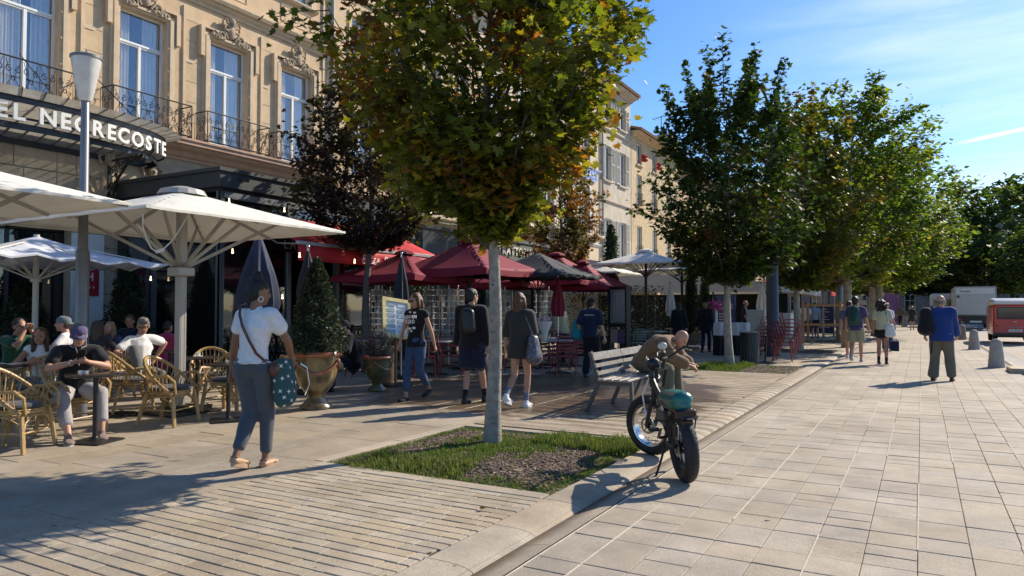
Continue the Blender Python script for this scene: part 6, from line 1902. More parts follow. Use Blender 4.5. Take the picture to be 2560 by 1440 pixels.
# lattice screen behind the tables
ls = thing('lattice_screen', 'low black lattice fence in front of the souvenir shop', 'fence', (-12.4, 0, 0))
b = MB()
y = 11.9
b.bar((0, 11.9, .95), (0, 17.2, .95), .04); b.bar((0, 11.9, .1), (0, 17.2, .1), .04)
while y < 17.2:
 b.bar((0, y, .1), (0, min(17.2, y + .42), .95), .012, .02); b.bar((0, min(17.2, y + .42), .1), (0, y, .95), .012, .02); y += .14
b.obj('lattice', M_BLACK, ls, False)
for y in (11.9, 13.7, 15.5, 17.2):
 b = MB(); b.box(-.03, .03, y - .03, y + .03, 0, 1.0); b.obj('post', M_BLACK, ls, False)

# black menu case on legs
kc = thing('menu_case', 'tall black glazed menu case on legs left of the bench', 'menu case', at(1548, 21.0), RAD(-30))
b = MB()
b.box(-.42, .42, -.08, .08, 2.02, 2.10); b.box(-.42, -.36, -.08, .08, 0, 2.02); b.box(.36, .42, -.08, .08, 0, 2.02); b.box(-.36, .36, -.08, .08, .92, 1.02); b.box(-.36, .36, .02, .06, 1.02, 2.02)
b.obj('frame', M_BLACK, kc, False)
b = MB(); b.box(-.27, .27, -.02, .0, 1.10, 1.93); b.obj('menu_sheet', mat('cream_sheet', (.42, .39, .34), .5, var=.1), kc, False)
b = MB()
for i in range(26):
 for j in (0, 1):
  if rnd.random() < .85: x0 = -.23 + j * .25; b.box(x0, x0 + rnd.uniform(.1, .2), -.0235, -.021, 1.15 + i * .029, 1.158 + i * .029)
tag(b.obj('printed_lines', M_BLACK, kc, False), kind='stuff')
b = MB(); b.box(-.34, .34, -.06, -.055, 1.03, 2.01); b.obj('pane', M_CLEAR, kc, False)
for i, (x, c) in enumerate(((-.2, (.38, .30, .26)), (.12, (.13, .08, .16)))):
 b = MB(); b.box(x - .16, x + .14, -.05, -.02, .45, .85); b.obj('poster', mat('poster%d' % i, c, .5, var=.5, vscale=14), kc, False)
# blue menu board, white planters, cypresses further on
b = MB(); b.box(-.45, .45, -.05, .05, .1, 1.9); b.box(-.5, .5, -.06, -.0, 1.9, 2.0)
o = b.obj('blue_board', mat('blue_board', (.02, .05, .20), .5), None, False, loc=(*at(1815, 29.5), 0), rot=(0, 0, RAD(-25))); tag(o, 'upright dark blue price board behind the pink flowers', 'board')
bt = empty('white_lines', (0, 0, 0), parent=o)
text_on(o, 'CAFE', (0, -.062, 1.45), (1, 0, 0), (0, 0, 1), .28, M_WHITE, .003)
b = MB()
for i in range(9): b.box(-.32, .32 - (i % 3) * .1, -.056, -.051, .35 + i * .11, .375 + i * .11)
tag(b.obj('printed_lines', M_WHITE, o, False), kind='stuff'); bpy.data.objects.remove(bt)
wg = 'white planter boxes edging the far terrace'
M_PAPER = mat('white_panel', (.62, .62, .60), .5, var=.08)
for i, (px, d, w_, z0, z1, lab) in enumerate([(1797, 22.5, .26, .62, 1.02, 'white menu card box left of the dark green maple trunk'), (1838, 22.5, .28, .62, 1.02, 'white panel box right of the dark green maple trunk'), (1860, 22.5, .28, .62, 1.02, 'white panel box second right of the dark green maple trunk'), (1893, 24.5, .68, .3, 1.42, 'large cream panel behind the slatted bin'), (1963, 25.5, .5, .3, 1.3, 'white panel right of the thick lamp post')]):
 b = MB(); b.cbox(-w_ / 2, w_ / 2, -.12, .12, z0, z1, .01)
 if z0 > .5: pass
 o = b.obj('display_box', M_PAPER if i != 3 else mat('cream_panel', (.66, .60, .46), .5), None, False, loc=(*at(px, d), 0), rot=(0, 0, RAD(-20))); tag(o, lab, 'panel')
 b = MB();
 if z0 > .5: b.cbox(-w_ / 2 - .02, w_ / 2 + .02, -.14, .14, 0, z0, .02)
 else: b.cbox(-w_ / 2, -w_ / 2 + .05, -.1, .1, 0, z0, .01); b.cbox(w_ / 2 - .05, w_ / 2, -.1, .1, 0, z0, .01)
 b.obj('base', M_BLACK, o, False)
for px, d, z1, lab in ((1728, 25.5, 2.75, 'tall slim cypress left of the person in the dark jacket'), (1761, 29, 2.6, 'slim cypress behind the person in the dark jacket')):
 p = at(px, d); b = MB(); b.cbox(-.22, .22, -.22, .22, 0, .55, .02); tag(b.obj('planter_box', M_PAPER if z1 < 2.7 else mat('blue_grey_pot', (.18, .2, .25), .5), None, loc=(p[0], p[1], 0)), 'square planter holding the ' + lab, 'planter')
 cone_plant('cypress', lab, p, .5, z1, .21, 3600, .075, [(.03, .06, .018), (.055, .09, .025)], slim=True)
p = at(1528, 27); cone_plant('climbing_plant', 'dark narrow climbing plant on the beige house beside the shutters', p, 2.2, 4.6, .25, 1500, .11, [(.025, .05, .02)], slim=True, cat='plant')
# greenery screens under the red parasols
for px, d, w_, lab in ((1470, 26, 1.6, 'loose leafy hedge under the red parasol farthest right'), (1590, 26, 1.0, 'loose leafy hedge beside the black menu case'), (1035, 20.5, .5, 'small round leafy tree behind the menu board')):
 x, y = at(px, d); P = []
 for _ in range(2600 if w_ > .6 else 900):
  a = rnd.uniform(-w_, w_); P.append((a * _Rt[0] + rnd.gauss(0, .15), a * _Rt[1] + rnd.gauss(0, .15), (rnd.uniform(.5, 2.3) if w_ > .6 else 1.95 + rnd.gauss(0, .16))))
 P = np.array(P); t = thing('hedge' if w_ > .6 else 'topiary_tree', lab, 'hedge' if w_ > .6 else 'small tree', (x, y, 0))
 tag(link('foliage', leaf_mesh_np('foliage', P, .09, np.array([(.06, .09, .04)]) * RS.uniform(.4, 1.6, len(P))[:, None], T1, M_LEAF_D), t), kind='stuff')
 b = MB(); b.cyl((0, 0, 0), (0, 0, 1.8), .03); b.cbox(-w_ * .6, w_ * .6, -.15, .15, 0, .5, .02); b.obj('trough', M_ANTH, t)
# green cafe chairs beyond the bench
M_GCH = mat('sage_chair_paint', (.16, .22, .18), .4, var=.08)
gch = make_bistro(M_GCH, True); _gu = [False]
for (px, d, r), l in zip([(1592, 21.5, 40), (1625, 23, 160), (1650, 22, -50), (1672, 24.5, 120), (1610, 25.5, 10), (1700, 27, 60)], ['nearest the black menu case', 'left of the white parasol mast', 'behind the seated bald man', 'right of the white parasol mast', 'far behind the menu case', 'behind the long haired person in black']):
 clone(gch, 'cafe_chair', 'sage green metal cafe chair ' + l, at(px, d), RAD(r), 'sage green cafe chairs', flag=_gu)
for (px, d), l in zip([(1635, 22.6), (1690, 25.6)], ['behind the seated bald man', 'behind the long haired person']):
 clone(sq0, 'bistro_table', 'square pale topped table ' + l, at(px, d), .1, None, flag=_su)
# wooden stake frame round the young tree
sf = thing('stake_frame', 'square frame of wooden stakes with two rails round the thin young tree', 'tree guard', (-3.75, 34.4, 0))
M_STK = mat('stake_wood', (.36, .23, .12), .8, var=.2, vscale=8)
for x, y in ((-.75, -.75), (.75, -.75), (.75, .75), (-.75, .75)):
 b = MB(); b.cyl((x, y, 0), (x, y, 1.75), .055, n=8); b.obj('stake', M_STK, sf)
for z in (.75, 1.6):
 for (a, c) in (((-.8, -.75), (.8, -.75)), ((.75, -.8), (.75, .8)), ((.8, .75), (-.8, .75)), ((-.75, .8), (-.75, -.8))):
  b = MB(); b.bar((a[0], a[1], z), (c[0], c[1], z), .05, .09); b.obj('rail', M_STK, sf, False)
# far dark menu boards near the stakes
for px, d, lab in ((2060, 37, 'blue chalk board behind the wooden stake frame'), (2022, 38.5, 'dark board left of the wooden stake frame')):
 b = MB(); b.box(-.5, .5, -.04, .04, .2, 1.7); b.box(-.5, -.45, -.04, .04, 0, .2); b.box(.45, .5, -.04, .04, 0, .2)
 o = b.obj('chalk_board', mat('dark_blue', (.02, .03, .07), .5), None, False, loc=(*at(px, d), 0), rot=(0, 0, -.3)); tag(o, lab, 'board')
 b = MB();
 for i in range(8): b.box(-.38, .3 - (i % 3) * .12, -.046, -.041, .5 + i * .13, .525 + i * .13)
 tag(b.obj('printed_lines', M_WHITE, o, False), kind='stuff')
# surveillance camera on the terrace roof
b = MB(); b.cyl((0, 0, 0), (0, 0, .06), .03); b.cyl((-.06, -.05, .07), (.1, .1, .03), .045, .05, 10)
tag(b.obj('security_camera', M_BLACK, None, loc=(-13.09, 10.9, 4.28)), 'small black camera fixed on the glazed terrace corner', 'camera')
# leaves scattered on the paving
FL = thing('fallen_leaf', 'dry leaves', 'leaf') ; bpy.data.objects.remove(FL)
for i, (px, py, lab) in enumerate([(1200, 1275, 'small dark dry leaf on the blocks below the grass bed'), (1075, 1392, 'small dark dry leaf beside the kerb at the bottom'), (130, 1322, 'curled twig lying on the smooth band at lower left'), (1290, 1195, 'pale dry leaf lying on the bark chips in the grass bed'),
                                   (1925, 1300, 'tiny dark leaf on the street slabs right of the electric bike'), (1240, 1090, 'pale fallen leaf left of the nearest maple trunk')]):
 x, y = G(px, py); me = leaf_mesh_np('fallen_leaf', np.array([[0, 0, .012 if i != 3 else .07]]), .05 if i != 3 else .12, np.array([(.08, .05, .03) if i not in (3, 5) else (.4, .34, .24)]), T5, M_LEAF, droop=.05)
 tag(link('fallen_leaf', me, None, (x, y, 0.004)), lab, 'leaf')
# ------------------------------------------------------------------ people
M_SKIN = {}
def skin(k):
 if k not in M_SKIN:
  c = {'fair': (.50, .27, .18), 'tan': (.40, .20, .12), 'brown': (.27, .13, .075)}[k]
  M_SKIN[k] = mat('skin_' + k, c, .5, var=.08, vscale=12, spec=.4)
 return M_SKIN[k]
def hair_mat(k):
 c = {'black': (.010, .008, .007), 'dark': (.025, .016, .011), 'brown': (.07, .04, .02), 'auburn': (.11, .045, .02), 'blond': (.30, .20, .09), 'grey': (.16, .15, .14), 'white': (.40, .38, .35)}[k]
 return mat('hair_' + k, c, .45, var=.35, vscale=45, spec=.5, bump=.6, bscale=90)

def capsule(p0, p1, r0, r1, wide=None, k=1.0, n=12, m=4):
 """tapered capsule; section stretched k times along wide"""
 p0, p1 = np.array(p0, float), np.array(p1, float)
 d = p1 - p0; L = np.linalg.norm(d); d = d / (L + 1e-9) if L > 1e-6 else np.array([0, 0, 1.0])
 u = np.array([1.0, 0, 0]) if abs(d[0]) < .9 else np.array([0, 1.0, 0])
 if wide is not None and k != 1.0:
  w = np.array(wide, float); w = w - d * w.dot(d)
  if np.linalg.norm(w) > 1e-3: u = w / np.linalg.norm(w)
 a = u - d * u.dot(d); a /= np.linalg.norm(a); b = np.cross(d, a)
 rings = []
 for i in range(m): th = -PI / 2 + PI / 2 * i / m; rings.append((p0 + d * r0 * math.sin(th) * .9, r0 * math.cos(th)))
 rings.append((p0, r0)); rings.append((p1, r1))
 for i in range(1, m + 1): th = PI / 2 * i / m; rings.append((p1 + d * r1 * math.sin(th) * .9, r1 * math.cos(th)))
 V = []; an = np.arange(n) * 2 * PI / n
 for c, r in rings:
  r = max(r, 1e-4)
  V.append(c + np.outer(np.cos(an), a) * r * k + np.outer(np.sin(an), b) * r)
 V = np.concatenate(V); F = []
 nr = len(rings)
 for i in range(nr - 1):
  for j in range(n):
   j2 = (j + 1) % n; F.append((i * n + j, i * n + j2, (i + 1) * n + j2, (i + 1) * n + j))
 F.append(tuple(range(n - 1, -1, -1))); F.append(tuple((nr - 1) * n + j for j in range(n)))
 return V, F

def ellip(c, r, R=None, n=14, m=9):
 b = MB(); b.ell((0, 0, 0), tuple(r), n, m, R); return np.array(b.v) + np.array(c), b.f

def merge(parts):
 V, F, o = [], [], 0
 for v, f in parts: V.append(np.asarray(v)); F += [tuple(i + o for i in q) for q in f]; o += len(v)
 return np.concatenate(V), F

_fd = [(RS.normal(0, 1, 3), RS.uniform(0, 6.3)) for _ in range(14)]
def remesh(parts, vox, name, m, fold=0.0, ff=14.0, smooth=3, fold_dir=(1, 1, .45), seed=0, extra=None, rough=0.0, cut=None):
 V, F = merge(parts)
 me = bpy.data.meshes.new('tmp'); me.from_pydata([tuple(v) for v in V], [], F); me.update()
 o = bpy.data.objects.new('tmp', me); TMP.collection.objects.link(o)
 r = o.modifiers.new('r', 'REMESH'); r.mode = 'VOXEL'; r.voxel_size = vox; r.adaptivity = 0
 if smooth: s = o.modifiers.new('s', 'SMOOTH'); s.factor = .5; s.iterations = smooth
 dc = o.modifiers.new('d', 'DECIMATE'); dc.ratio = .42
 TMP.view_layers[0].update()
 ev = o.evaluated_get(TMP.view_layers[0].depsgraph)
 out = bpy.data.meshes.new_from_object(ev)
 bpy.data.objects.remove(o); bpy.data.meshes.remove(me)
 n = len(out.vertices)
 if cut and n:
  co = np.empty(n * 3, np.float32); out.vertices.foreach_get('co', co); co = co.reshape(-1, 3)
  q = (np.abs(co[:, 0] - cut[0]) < cut[1]) & (co[:, 2] < cut[2]); co[q, 2] = cut[2] + .004 * np.sin(co[q, 0] * 40)
  out.vertices.foreach_set('co', co.ravel()); out.update()
 if (fold or rough) and n:
  co = np.empty(n * 3, np.float32); out.vertices.foreach_get('co', co); co = co.reshape(-1, 3)
  no = np.empty(n * 3, np.float32); out.vertices.foreach_get('normal', no); no = no.reshape(-1, 3)
  d = np.zeros(n)
  for i, (k, ph) in enumerate(_fd): d += np.sin((co * np.array(fold_dir)) @ (k * ff * (1 + .25 * i / 3)) + ph + seed * (i + 1) * 1.7) / (1 + i * .18)
  d = np.abs(d / 2.2) ** .8 * np.sign(d) if fold else d
  co = co + no * (d * fold)[:, None]
  if rough:
   co = co + no * (RS.normal(0, rough, n))[:, None]
  out.vertices.foreach_set('co', co.astype(np.float32).ravel()); out.update()
 out.name = name
 out.materials.clear(); out.materials.append(m)
 if extra is not None:
  ve, fe = merge(extra)
  co = [tuple(v.co) for v in out.vertices] + [tuple(v) for v in ve]
  fs = [tuple(p.vertices) for p in out.polygons] + [tuple(i + n for i in f) for f in fe]
  m2 = bpy.data.meshes.new(name); m2.from_pydata(co, [], fs); m2.update(); m2.materials.append(m)
  bpy.data.meshes.remove(out); out = m2
 out.shade_smooth()
 return out

def ik(a, b, l1, l2, pole):
 a, b, pole = Vector(a), Vector(b), Vector(pole)
 d = b - a; L = min(d.length, (l1 + l2) * .998); dn = d.normalized()
 b = a + dn * L
 x = (l1 * l1 - l2 * l2 + L * L) / (2 * L); h = math.sqrt(max(0, l1 * l1 - x * x))
 p = pole - dn * pole.dot(dn); p = p.normalized() if p.length > 1e-5 else Vector((0, 1, 0))
 return a + dn * x + p * h, b

def hand(w, d, palm, side, s, curl=.5, thumb=.6, spread=.1):
 """palm and five bent fingers from the wrist w along d; palm = direction the palm faces"""
 d, palm = Vector(d).normalized(), Vector(palm)
 palm = (palm - d * palm.dot(d)).normalized(); x = d.cross(palm) * side
 parts = []
 w = Vector(w)
 c0, c1 = w + d * .015 * s, w + d * .085 * s
 parts.append(capsule(c0, c1, .021 * s, .026 * s, x, 1.5, 10, 3))
 fing = []
 for i, (off, ln, r) in enumerate(((.033, .070, .0095), (.011, .078, .0098), (-.011, .073, .0093), (-.031, .058, .0085))):
  p = w + d * .082 * s + x * off * s; dd = (d + x * (off * spread * 18)).normalized(); cu = curl * (1 + .12 * i)
  for k, f in enumerate((.45, .32, .23)):
   ang = cu * (.55, 1.0, .8)[k]
   ax_ = dd.cross(palm).normalized()
   dd = Matrix.Rotation(ang, 3, ax_) @ dd
   q = p + dd * ln * f * s
   fing.append(capsule(p, q, r * s * (1 - .08 * k), r * s * (.92 - .1 * k), None, 1, 7, 2)); p = q
 p = w + d * .03 * s + x * .026 * s; dd = (d * .65 + x * .75 + palm * .35 * thumb).normalized()
 for k, ln in enumerate((.040, .032, .026)):
  q = p + dd * ln * s; fing.append(capsule(p, q, (.0125 - .001 * k) * s, (.0115 - .001 * k) * s, None, 1, 7, 2)); p = q
  dd = (dd + palm * .28 * thumb + d * .25 - x * .12 * k).normalized()
 return parts, fing

def person(label, loc, yaw, H=1.72, pelvis=(0, 0, .94), lean=0.0, side=0.0, feet=((-.10, 0, 0), (.10, 0, 0)), hands=((-.27, .02, .80), (.27, .02, .80)),
           elbow=(0, -1, -.2), knee=(0, 1, .1), head=(0, 0), sk='fair', hair='short', hcol='dark', top=None, bottom=None, shoes=None, female=False,
           vox=.011, curl=.5, twist=0.0, palms=None, hdir=None, fat=0.0, extras=None, heel=(0, 0), hunch=0.0, group=None, toe=(0, 0), cap=None, elbows=None, knees=None, face=True, ponytail=False, neckr=1.0):
 """one person; x to their right, y forwards. top/bottom/shoes: dicts describing clothes"""
 s = H / 1.75
 t = thing('person', label, 'person', loc if len(loc) == 3 else (loc[0], loc[1], 0), yaw, group)
 P0 = Vector(pelvis) * s
 upv = Vector((math.sin(side), math.sin(lean), math.cos(lean))).normalized()
 up2 = Vector((math.sin(side), math.sin(lean + hunch), math.cos(lean + hunch))).normalized()
 fx = Vector((math.cos(twist), math.sin(twist), 0))          # shoulder line
 P1 = P0 + upv * .17 * s; P2 = P1 + (upv + up2).normalized() * .18 * s; P3 = P2 + up2 * .13 * s
 sw = (.155 if female else .178) * s * (1 + fat * .3)
 sh = [P3 + fx * q * sw + up2 * -.015 * s for q in (-1, 1)]
 hips = [P0 + Vector((q * .085 * s, 0, -.02 * s)) for q in (-1, 1)]
 nk = P3 + up2 * .06 * s
 hy, hp = head                                               # yaw, pitch (down positive)
 nd = (up2 + Vector((0, .22 + .3 * max(0, hp), 0))).normalized()
 hc = nk + nd * .125 * s
 RH = Matrix.Rotation(hy, 3, 'Z') @ Matrix.Rotation(-hp, 3, 'X')
 thl, shl = .43 * s, .425 * s
 legs = []
 for i in (0, 1):
  f = Vector(feet[i]) * s; an = f + Vector((0, 0, .085 * s + heel[i] * s))
  kp = knees[i] if knees else knee
  k, an2 = ik(hips[i], an, thl, shl, kp); legs.append((hips[i], k, an2))
 arms = []
 for i in (0, 1):
  h = Vector(hands[i]) * s; ep = elbows[i] if elbows else elbow
  e_, h2 = ik(sh[i], h, .285 * s, .26 * s, ep); arms.append((sh[i], e_, h2))
 ft = 1 + fat
 top = top or {}; bottom = bottom or {}; shoes = shoes or {}
 cov = .90 if top else 1.0
 X = fx
 waistk = 1.28 if female else 1.35
 def torso(g=0.0, c=1.0, hem=None):
  L_ = [capsule(P0 - fx * .045 * s + upv * .0, P0 + fx * .045 * s, (.112 * ft * c * s + g), (.112 * ft * c * s + g), None, 1, 14),
              capsule(P0, P1, .108 * ft * c * s + g, (.092 if female else .100) * ft * c * s + g, X, waistk),
              capsule(P1, P2, (.092 if female else .100) * ft * c * s + g, .112 * c * s * (1 + fat * .5) + g, X, waistk),
              capsule(P2, P3 - up2 * .03 * s, .112 * c * s + g, .078 * c * s + g, X, 1.55 if not female else 1.4),
              capsule(sh[0] * .93 + sh[1] * .07, sh[1] * .93 + sh[0] * .07, .055 * c * s + g, .055 * c * s + g)]
  L_.append(capsule(P3 - up2 * .02 * s, nk, .062 * c * s + g, .055 * c * s, X, 1.15))
  if female:
   for q in (-1, 1): L_.append(ellip(P2 + fx * q * .062 * s + Vector((0, .075 * s, -.02 * s)), (.055 * s + g * .5,) * 3))
  return L_
 # ---- body
 B = torso(0, cov)
 B.append(capsule(nk - nd * .04 * s, hc - nd * .02 * s, .052 * s * neckr, .050 * s * neckr))
 r_h = .098 * s
 def hp_(x, y, z): return hc + RH @ Vector((x * s, y * s, z * s))
 HRM = RH
 B.append(ellip(hp_(0, -.008, .03), (.075 * s, .095 * s, .098 * s), HRM))
 B.append(ellip(hp_(0, .022, -.035), (.060 * s, .070 * s, .075 * s), HRM))
 B.append(capsule(hp_(0, .05, -.055), hp_(0, .062, -.085), .038 * s, .024 * s, RH @ Vector((1, 0, 0)), 1.2))
 B.append(capsule(hp_(0, .088, .018), hp_(0, .104, -.020), .009 * s, .014 * s, None, 1, 8, 3))        # nose
 B.append(capsule(hp_(-.02, .078, -.052), hp_(.02, .078, -.052), .010 * s, .010 * s, None, 1, 8, 3))  # mouth
 B.append(capsule(hp_(-.035, .080, .030), hp_(.035, .080, .030), .011 * s, .011 * s, None, 1, 8, 3))  # brow
 for q in (-1, 1): B.append(ellip(hp_(q * .078, -.002, -.005), (.012 * s, .022 * s, .033 * s), HRM, 8, 6))
 for i in (0, 1):
  a, e_, h = arms[i]
  cs = .93 if top else 1
  B.append(capsule(a, e_, .048 * s * cs * (1 + fat * .4), .037 * s * (1 + fat * .3), None, 1, 10)); B.append(capsule(e_, e_.lerp(h, .35), .037 * s * (1 + fat * .3), .038 * s, None, 1, 10)); B.append(capsule(e_.lerp(h, .35), h, .038 * s, .025 * s, None, 1, 10))
 for i in (0, 1):
  a, k, n_ = legs[i]
  cl = .9 if bottom.get('kind') in ('trousers',) else 1
  B.append(capsule(a, k, .083 * s * ft * .98 * cl, .053 * s * cl, None, 1, 12)); B.append(capsule(k, k.lerp(n_, .38), .052 * s * cl, .054 * s * cl, None, 1, 12)); B.append(capsule(k.lerp(n_, .38), n_, .054 * s * cl, .033 * s, None, 1, 12))
 fing = []
 for i in (0, 1):
  a, e_, h = arms[i]; d = Vector(hdir[i]) if hdir and hdir[i] else (h - e_).normalized()
  pl = Vector(palms[i]) if palms and palms[i] else Vector((-(-1, 1)[i], .2, 0))
  ps, fs = hand(h, d, pl, (1, -1)[i], s * (.92 if female else 1), curl if not isinstance(curl, tuple) else curl[i])
  B += ps; fing += fs
 feetp = []
 for i in (0, 1):
  n_ = legs[i][2]; ty = toe[i]
  fd = Vector((math.sin(ty), math.cos(ty), 0)); dz = -heel[i] * 1.0
  sl = Vector((fd.x, fd.y, min(0, dz) * 3.2)).normalized() if heel[i] > 0 else fd
  hl = n_ + Vector((0, 0, -.055 * s)) - sl * .035 * s; bl = n_ + sl * .115 * s + Vector((0, 0, -.062 * s)); tp = n_ + sl * .175 * s + Vector((0, 0, -.066 * s))
  feetp.append((n_, hl, bl, tp, sl))
  B.append(capsule(n_, hl, .034 * s, .028 * s)); B.append(capsule(hl, bl, .028 * s, .026 * s, Vector((0, 0, 1)).cross(sl), 1.35)); B.append(capsule(bl, tp, .025 * s, .016 * s, Vector((0, 0, 1)).cross(sl), 1.9))
 link('body', remesh(B, vox * .85, 'body', skin(sk), smooth=2, extra=fing), t)
 # ---- eyes and lips
 if face:
  b = MB()
  for q in (-1, 1): b.ell(hp_(q * .031, .0835, .012), (.013 * s, .007 * s, .007 * s), 8, 6, HRM)
  b.obj('eyes', mat('eye_dark', (.03, .02, .015), .3), t)
  b = MB(); b.ell(hp_(0, .0885, -.052), (.020 * s, .006 * s, .006 * s), 8, 5, HRM); b.obj('lips', mat('lips', (.32, .11, .09), .5), t)
 # ---- top
 if top:
  g = top.get('g', .014) * s; T_ = torso(g, 1.0)[:-1]
  if top.get('collar', True): T_.append(capsule(P3 - up2 * .02 * s, nk - up2 * .015 * s, .066 * s + g * .5, .058 * s, X, 1.15))
  sl_ = top.get('sleeve', .55)                        # fraction of upper arm, >1 runs down the forearm
  for i in (0, 1):
   a, e_, h = arms[i]
   if sl_ > 0:
    f = min(1, sl_); T_.append(capsule(a, a.lerp(e_, f), .052 * s + g, (.052 - .008 * f) * s + g * (1.5 if sl_ < 1 else 1), None, 1, 12))
    if sl_ > 1: T_.append(capsule(e_, e_.lerp(h, min(.97, sl_ - 1)), .044 * s + g, .034 * s + g, None, 1, 12))
   else: T_.append(capsule(a, a.lerp(e_, .02), .05 * s + g * .3, .05 * s, None, 1, 10))
  hm = top.get('hem', .0)                             # length below the pelvis point
  if hm:
   T_.append(capsule(P0, P0 + Vector((0, 0, -hm * s)), .118 * s * ft + g, .118 * s * ft + g * top.get('flare', 1.2), X, 1.32, 16, 1))
  link(top.get('name', 'shirt'), remesh(T_, vox, top.get('name', 'shirt'), top['m'], fold=1.5 * top.get('fold', .005), ff=9, seed=H * 7 + loc[0], cut=(P0.x, .215 * s, P0.z - top.get('cut', hm) * s) if pelvis[2] > .8 else None), t)
  if top.get('collar_up'):
   b = MB(); pts = []
   for q in range(11):
    a = PI * (.15 + 1.7 * q / 10) + PI / 2; pts.append(nk + Vector((math.cos(a) * .072 * s, math.sin(a) * .075 * s + .0, .0 * s)))
   b.tube(pts, .02 * s, 6); b.obj('collar', top['m'], t)
 # ---- bottom
 if bottom:
  g = bottom.get('g', .012) * s; T_ = []; kd = bottom['kind']
  T_.append(capsule(P0 - fx * .045 * s, P0 + fx * .045 * s, .114 * s * ft + g * .5, .114 * s * ft + g * .5, None, 1, 14)); T_.append(capsule(P0, P0 + upv * bottom.get('waist', .075) * s, .110 * s * ft + g * .3, .100 * s * ft + g * .3, X, 1.3))
  fr = {'trousers': 2, 'shorts': bottom.get('len', .7), 'skirt': bottom.get('len', .45)}[kd]
  for i in (0, 1):
   a, k, n_ = legs[i]
   if fr >= 2:
    T_.append(capsule(a, k, .088 * s * ft + g, .060 * s + g * 1.2, None, 1, 14)); en = k.lerp(n_, bottom.get('to', .95)); T_.append(capsule(k, en, .060 * s + g * 1.2, .047 * s + g * bottom.get('cuff', 1.5), None, 1, 14, 1))
   else: T_.append(capsule(a, a.lerp(k, fr), .088 * s * ft + g, .078 * s + g * 1.8, None, 1, 14, 1))
  if kd == 'skirt': T_.append(capsule(P0 + Vector((0, 0, -.05)) * s, (legs[0][0].lerp(legs[0][1], fr) + legs[1][0].lerp(legs[1][1], fr)) / 2, .125 * s, .135 * s, X, 1.4, 16, 1))
  link(kd if kd != 'trousers' else bottom.get('name', 'trousers'), remesh(T_, vox, kd, bottom['m'], fold=1.4 * bottom.get('fold', .005), ff=10, seed=H * 3 + loc[1]), t)
 # ---- shoes and socks
 if shoes:
  for i in (0, 1):
   n_, hl, bl, tp, sl = feetp[i]; k_ = shoes.get('k', 1.0); wv = Vector((0, 0, 1)).cross(sl)
   T_ = [capsule(hl, bl, .036 * s * k_, .033 * s * k_, wv, 1.25), capsule(bl, tp, .032 * s * k_, .022 * s * k_, wv, 1.75)]
   if not shoes.get('low'): T_.append(capsule(n_ + Vector((0, 0, shoes.get('hi', -.01) * s)), hl, .040 * s * k_, .036 * s * k_))
   link('shoe', remesh(T_, vox * .8, 'shoe', shoes['m'], smooth=2), t)
   b = MB(); w_ = .047 * s * k_; dn = Vector((0, 0, 1)) - sl * sl.z; dn.normalize(); wv = wv.normalized()
   ol = []
   for q in range(16):
    a = 2 * PI * q / 16; l_ = (hl - sl * .03 * s).lerp(tp + sl * .02 * s, .5 + .5 * math.cos(a)); ol.append(l_ + wv * w_ * math.sin(a) * (1.0 if math.cos(a) > -.2 else .8))
   lo = [p - dn * (.030 + shoes.get('sole', .0)) * s * k_ for p in ol]; hi = [p - dn * .012 * s for p in ol]
   b.add(lo + hi, [tuple(range(15, -1, -1)), tuple(range(16, 32))] + [(q, (q + 1) % 16, 16 + (q + 1) % 16, 16 + q) for q in range(16)])
   b.obj('sole', shoes.get('ms', M_WHITE), t)
   if shoes.get('sock'):
    kk = legs[i][1]; link('sock', remesh([capsule(n_, n_.lerp(kk, shoes.get('sockh', .35)), .038 * s, .045 * s, None, 1, 12, 1)], vox * .8, 'sock', shoes['sock'], smooth=1), t)
 # ---- hair
 hm = hair_mat(hcol); RR = HRM
 def hair_obj(parts, rough=.002, fold=.004, ff=30, smooth=2, v=None): link('hair', remesh(parts, v or vox * .9, 'hair', hm, fold=fold, ff=ff, smooth=smooth, rough=rough, fold_dir=(1, 1, .3)), t)
 cap_top = [ellip(hp_(0, -.020, .048), (.084 * s, .098 * s, .092 * s), RR), ellip(hp_(0, -.045, .005), (.082 * s, .070 * s, .085 * s), RR)]
 if hair == 'short': hair_obj(cap_top)
 elif hair == 'tuft': hair_obj(cap_top + [ellip(hp_(0, .02, .10), (.07 * s, .07 * s, .045 * s), RR)], rough=.004, fold=.008, ff=35)
 elif hair == 'fringe': hair_obj([capsule(hp_(-.066, -.01, -.01), hp_(-.045, -.075, -.02), .022 * s, .03 * s), capsule(hp_(.066, -.01, -.01), hp_(.045, -.075, -.02), .022 * s, .03 * s), capsule(hp_(-.045, -.075, -.02), hp_(.045, -.075, -.02), .03 * s, .03 * s)], rough=.0015)
 elif hair == 'bun': hair_obj(cap_top + [ellip(hp_(0, -.03, .155), (.052 * s, .05 * s, .05 * s), RR), capsule(hp_(0, -.08, -.02), hp_(0, -.06, .1), .04 * s, .05 * s)], rough=.0025, fold=.004)
 elif hair in ('long', 'bob', 'verylong'):
  ln = {'bob': -.13, 'long': -.25, 'verylong': -.42}[hair]
  pr = cap_top[:]
  for q in (-1, 1):
   pr += [capsule(hp_(q * .060, -.012, .05), hp_(q * .080, .0, -.06), .036 * s, .034 * s), capsule(hp_(q * .080, .0, -.06), hp_(q * .082, -.005, ln * .75), .034 * s, .030 * s)]
  pr += [capsule(hp_(0, -.06, .0), hp_(0, -.09, ln), .075 * s, .055 * s, RR @ Vector((1, 0, 0)), 1.3)]
  hair_obj(pr, fold=.006, ff=26, rough=.002)
 elif hair == 'curly':
  pr = cap_top[:]
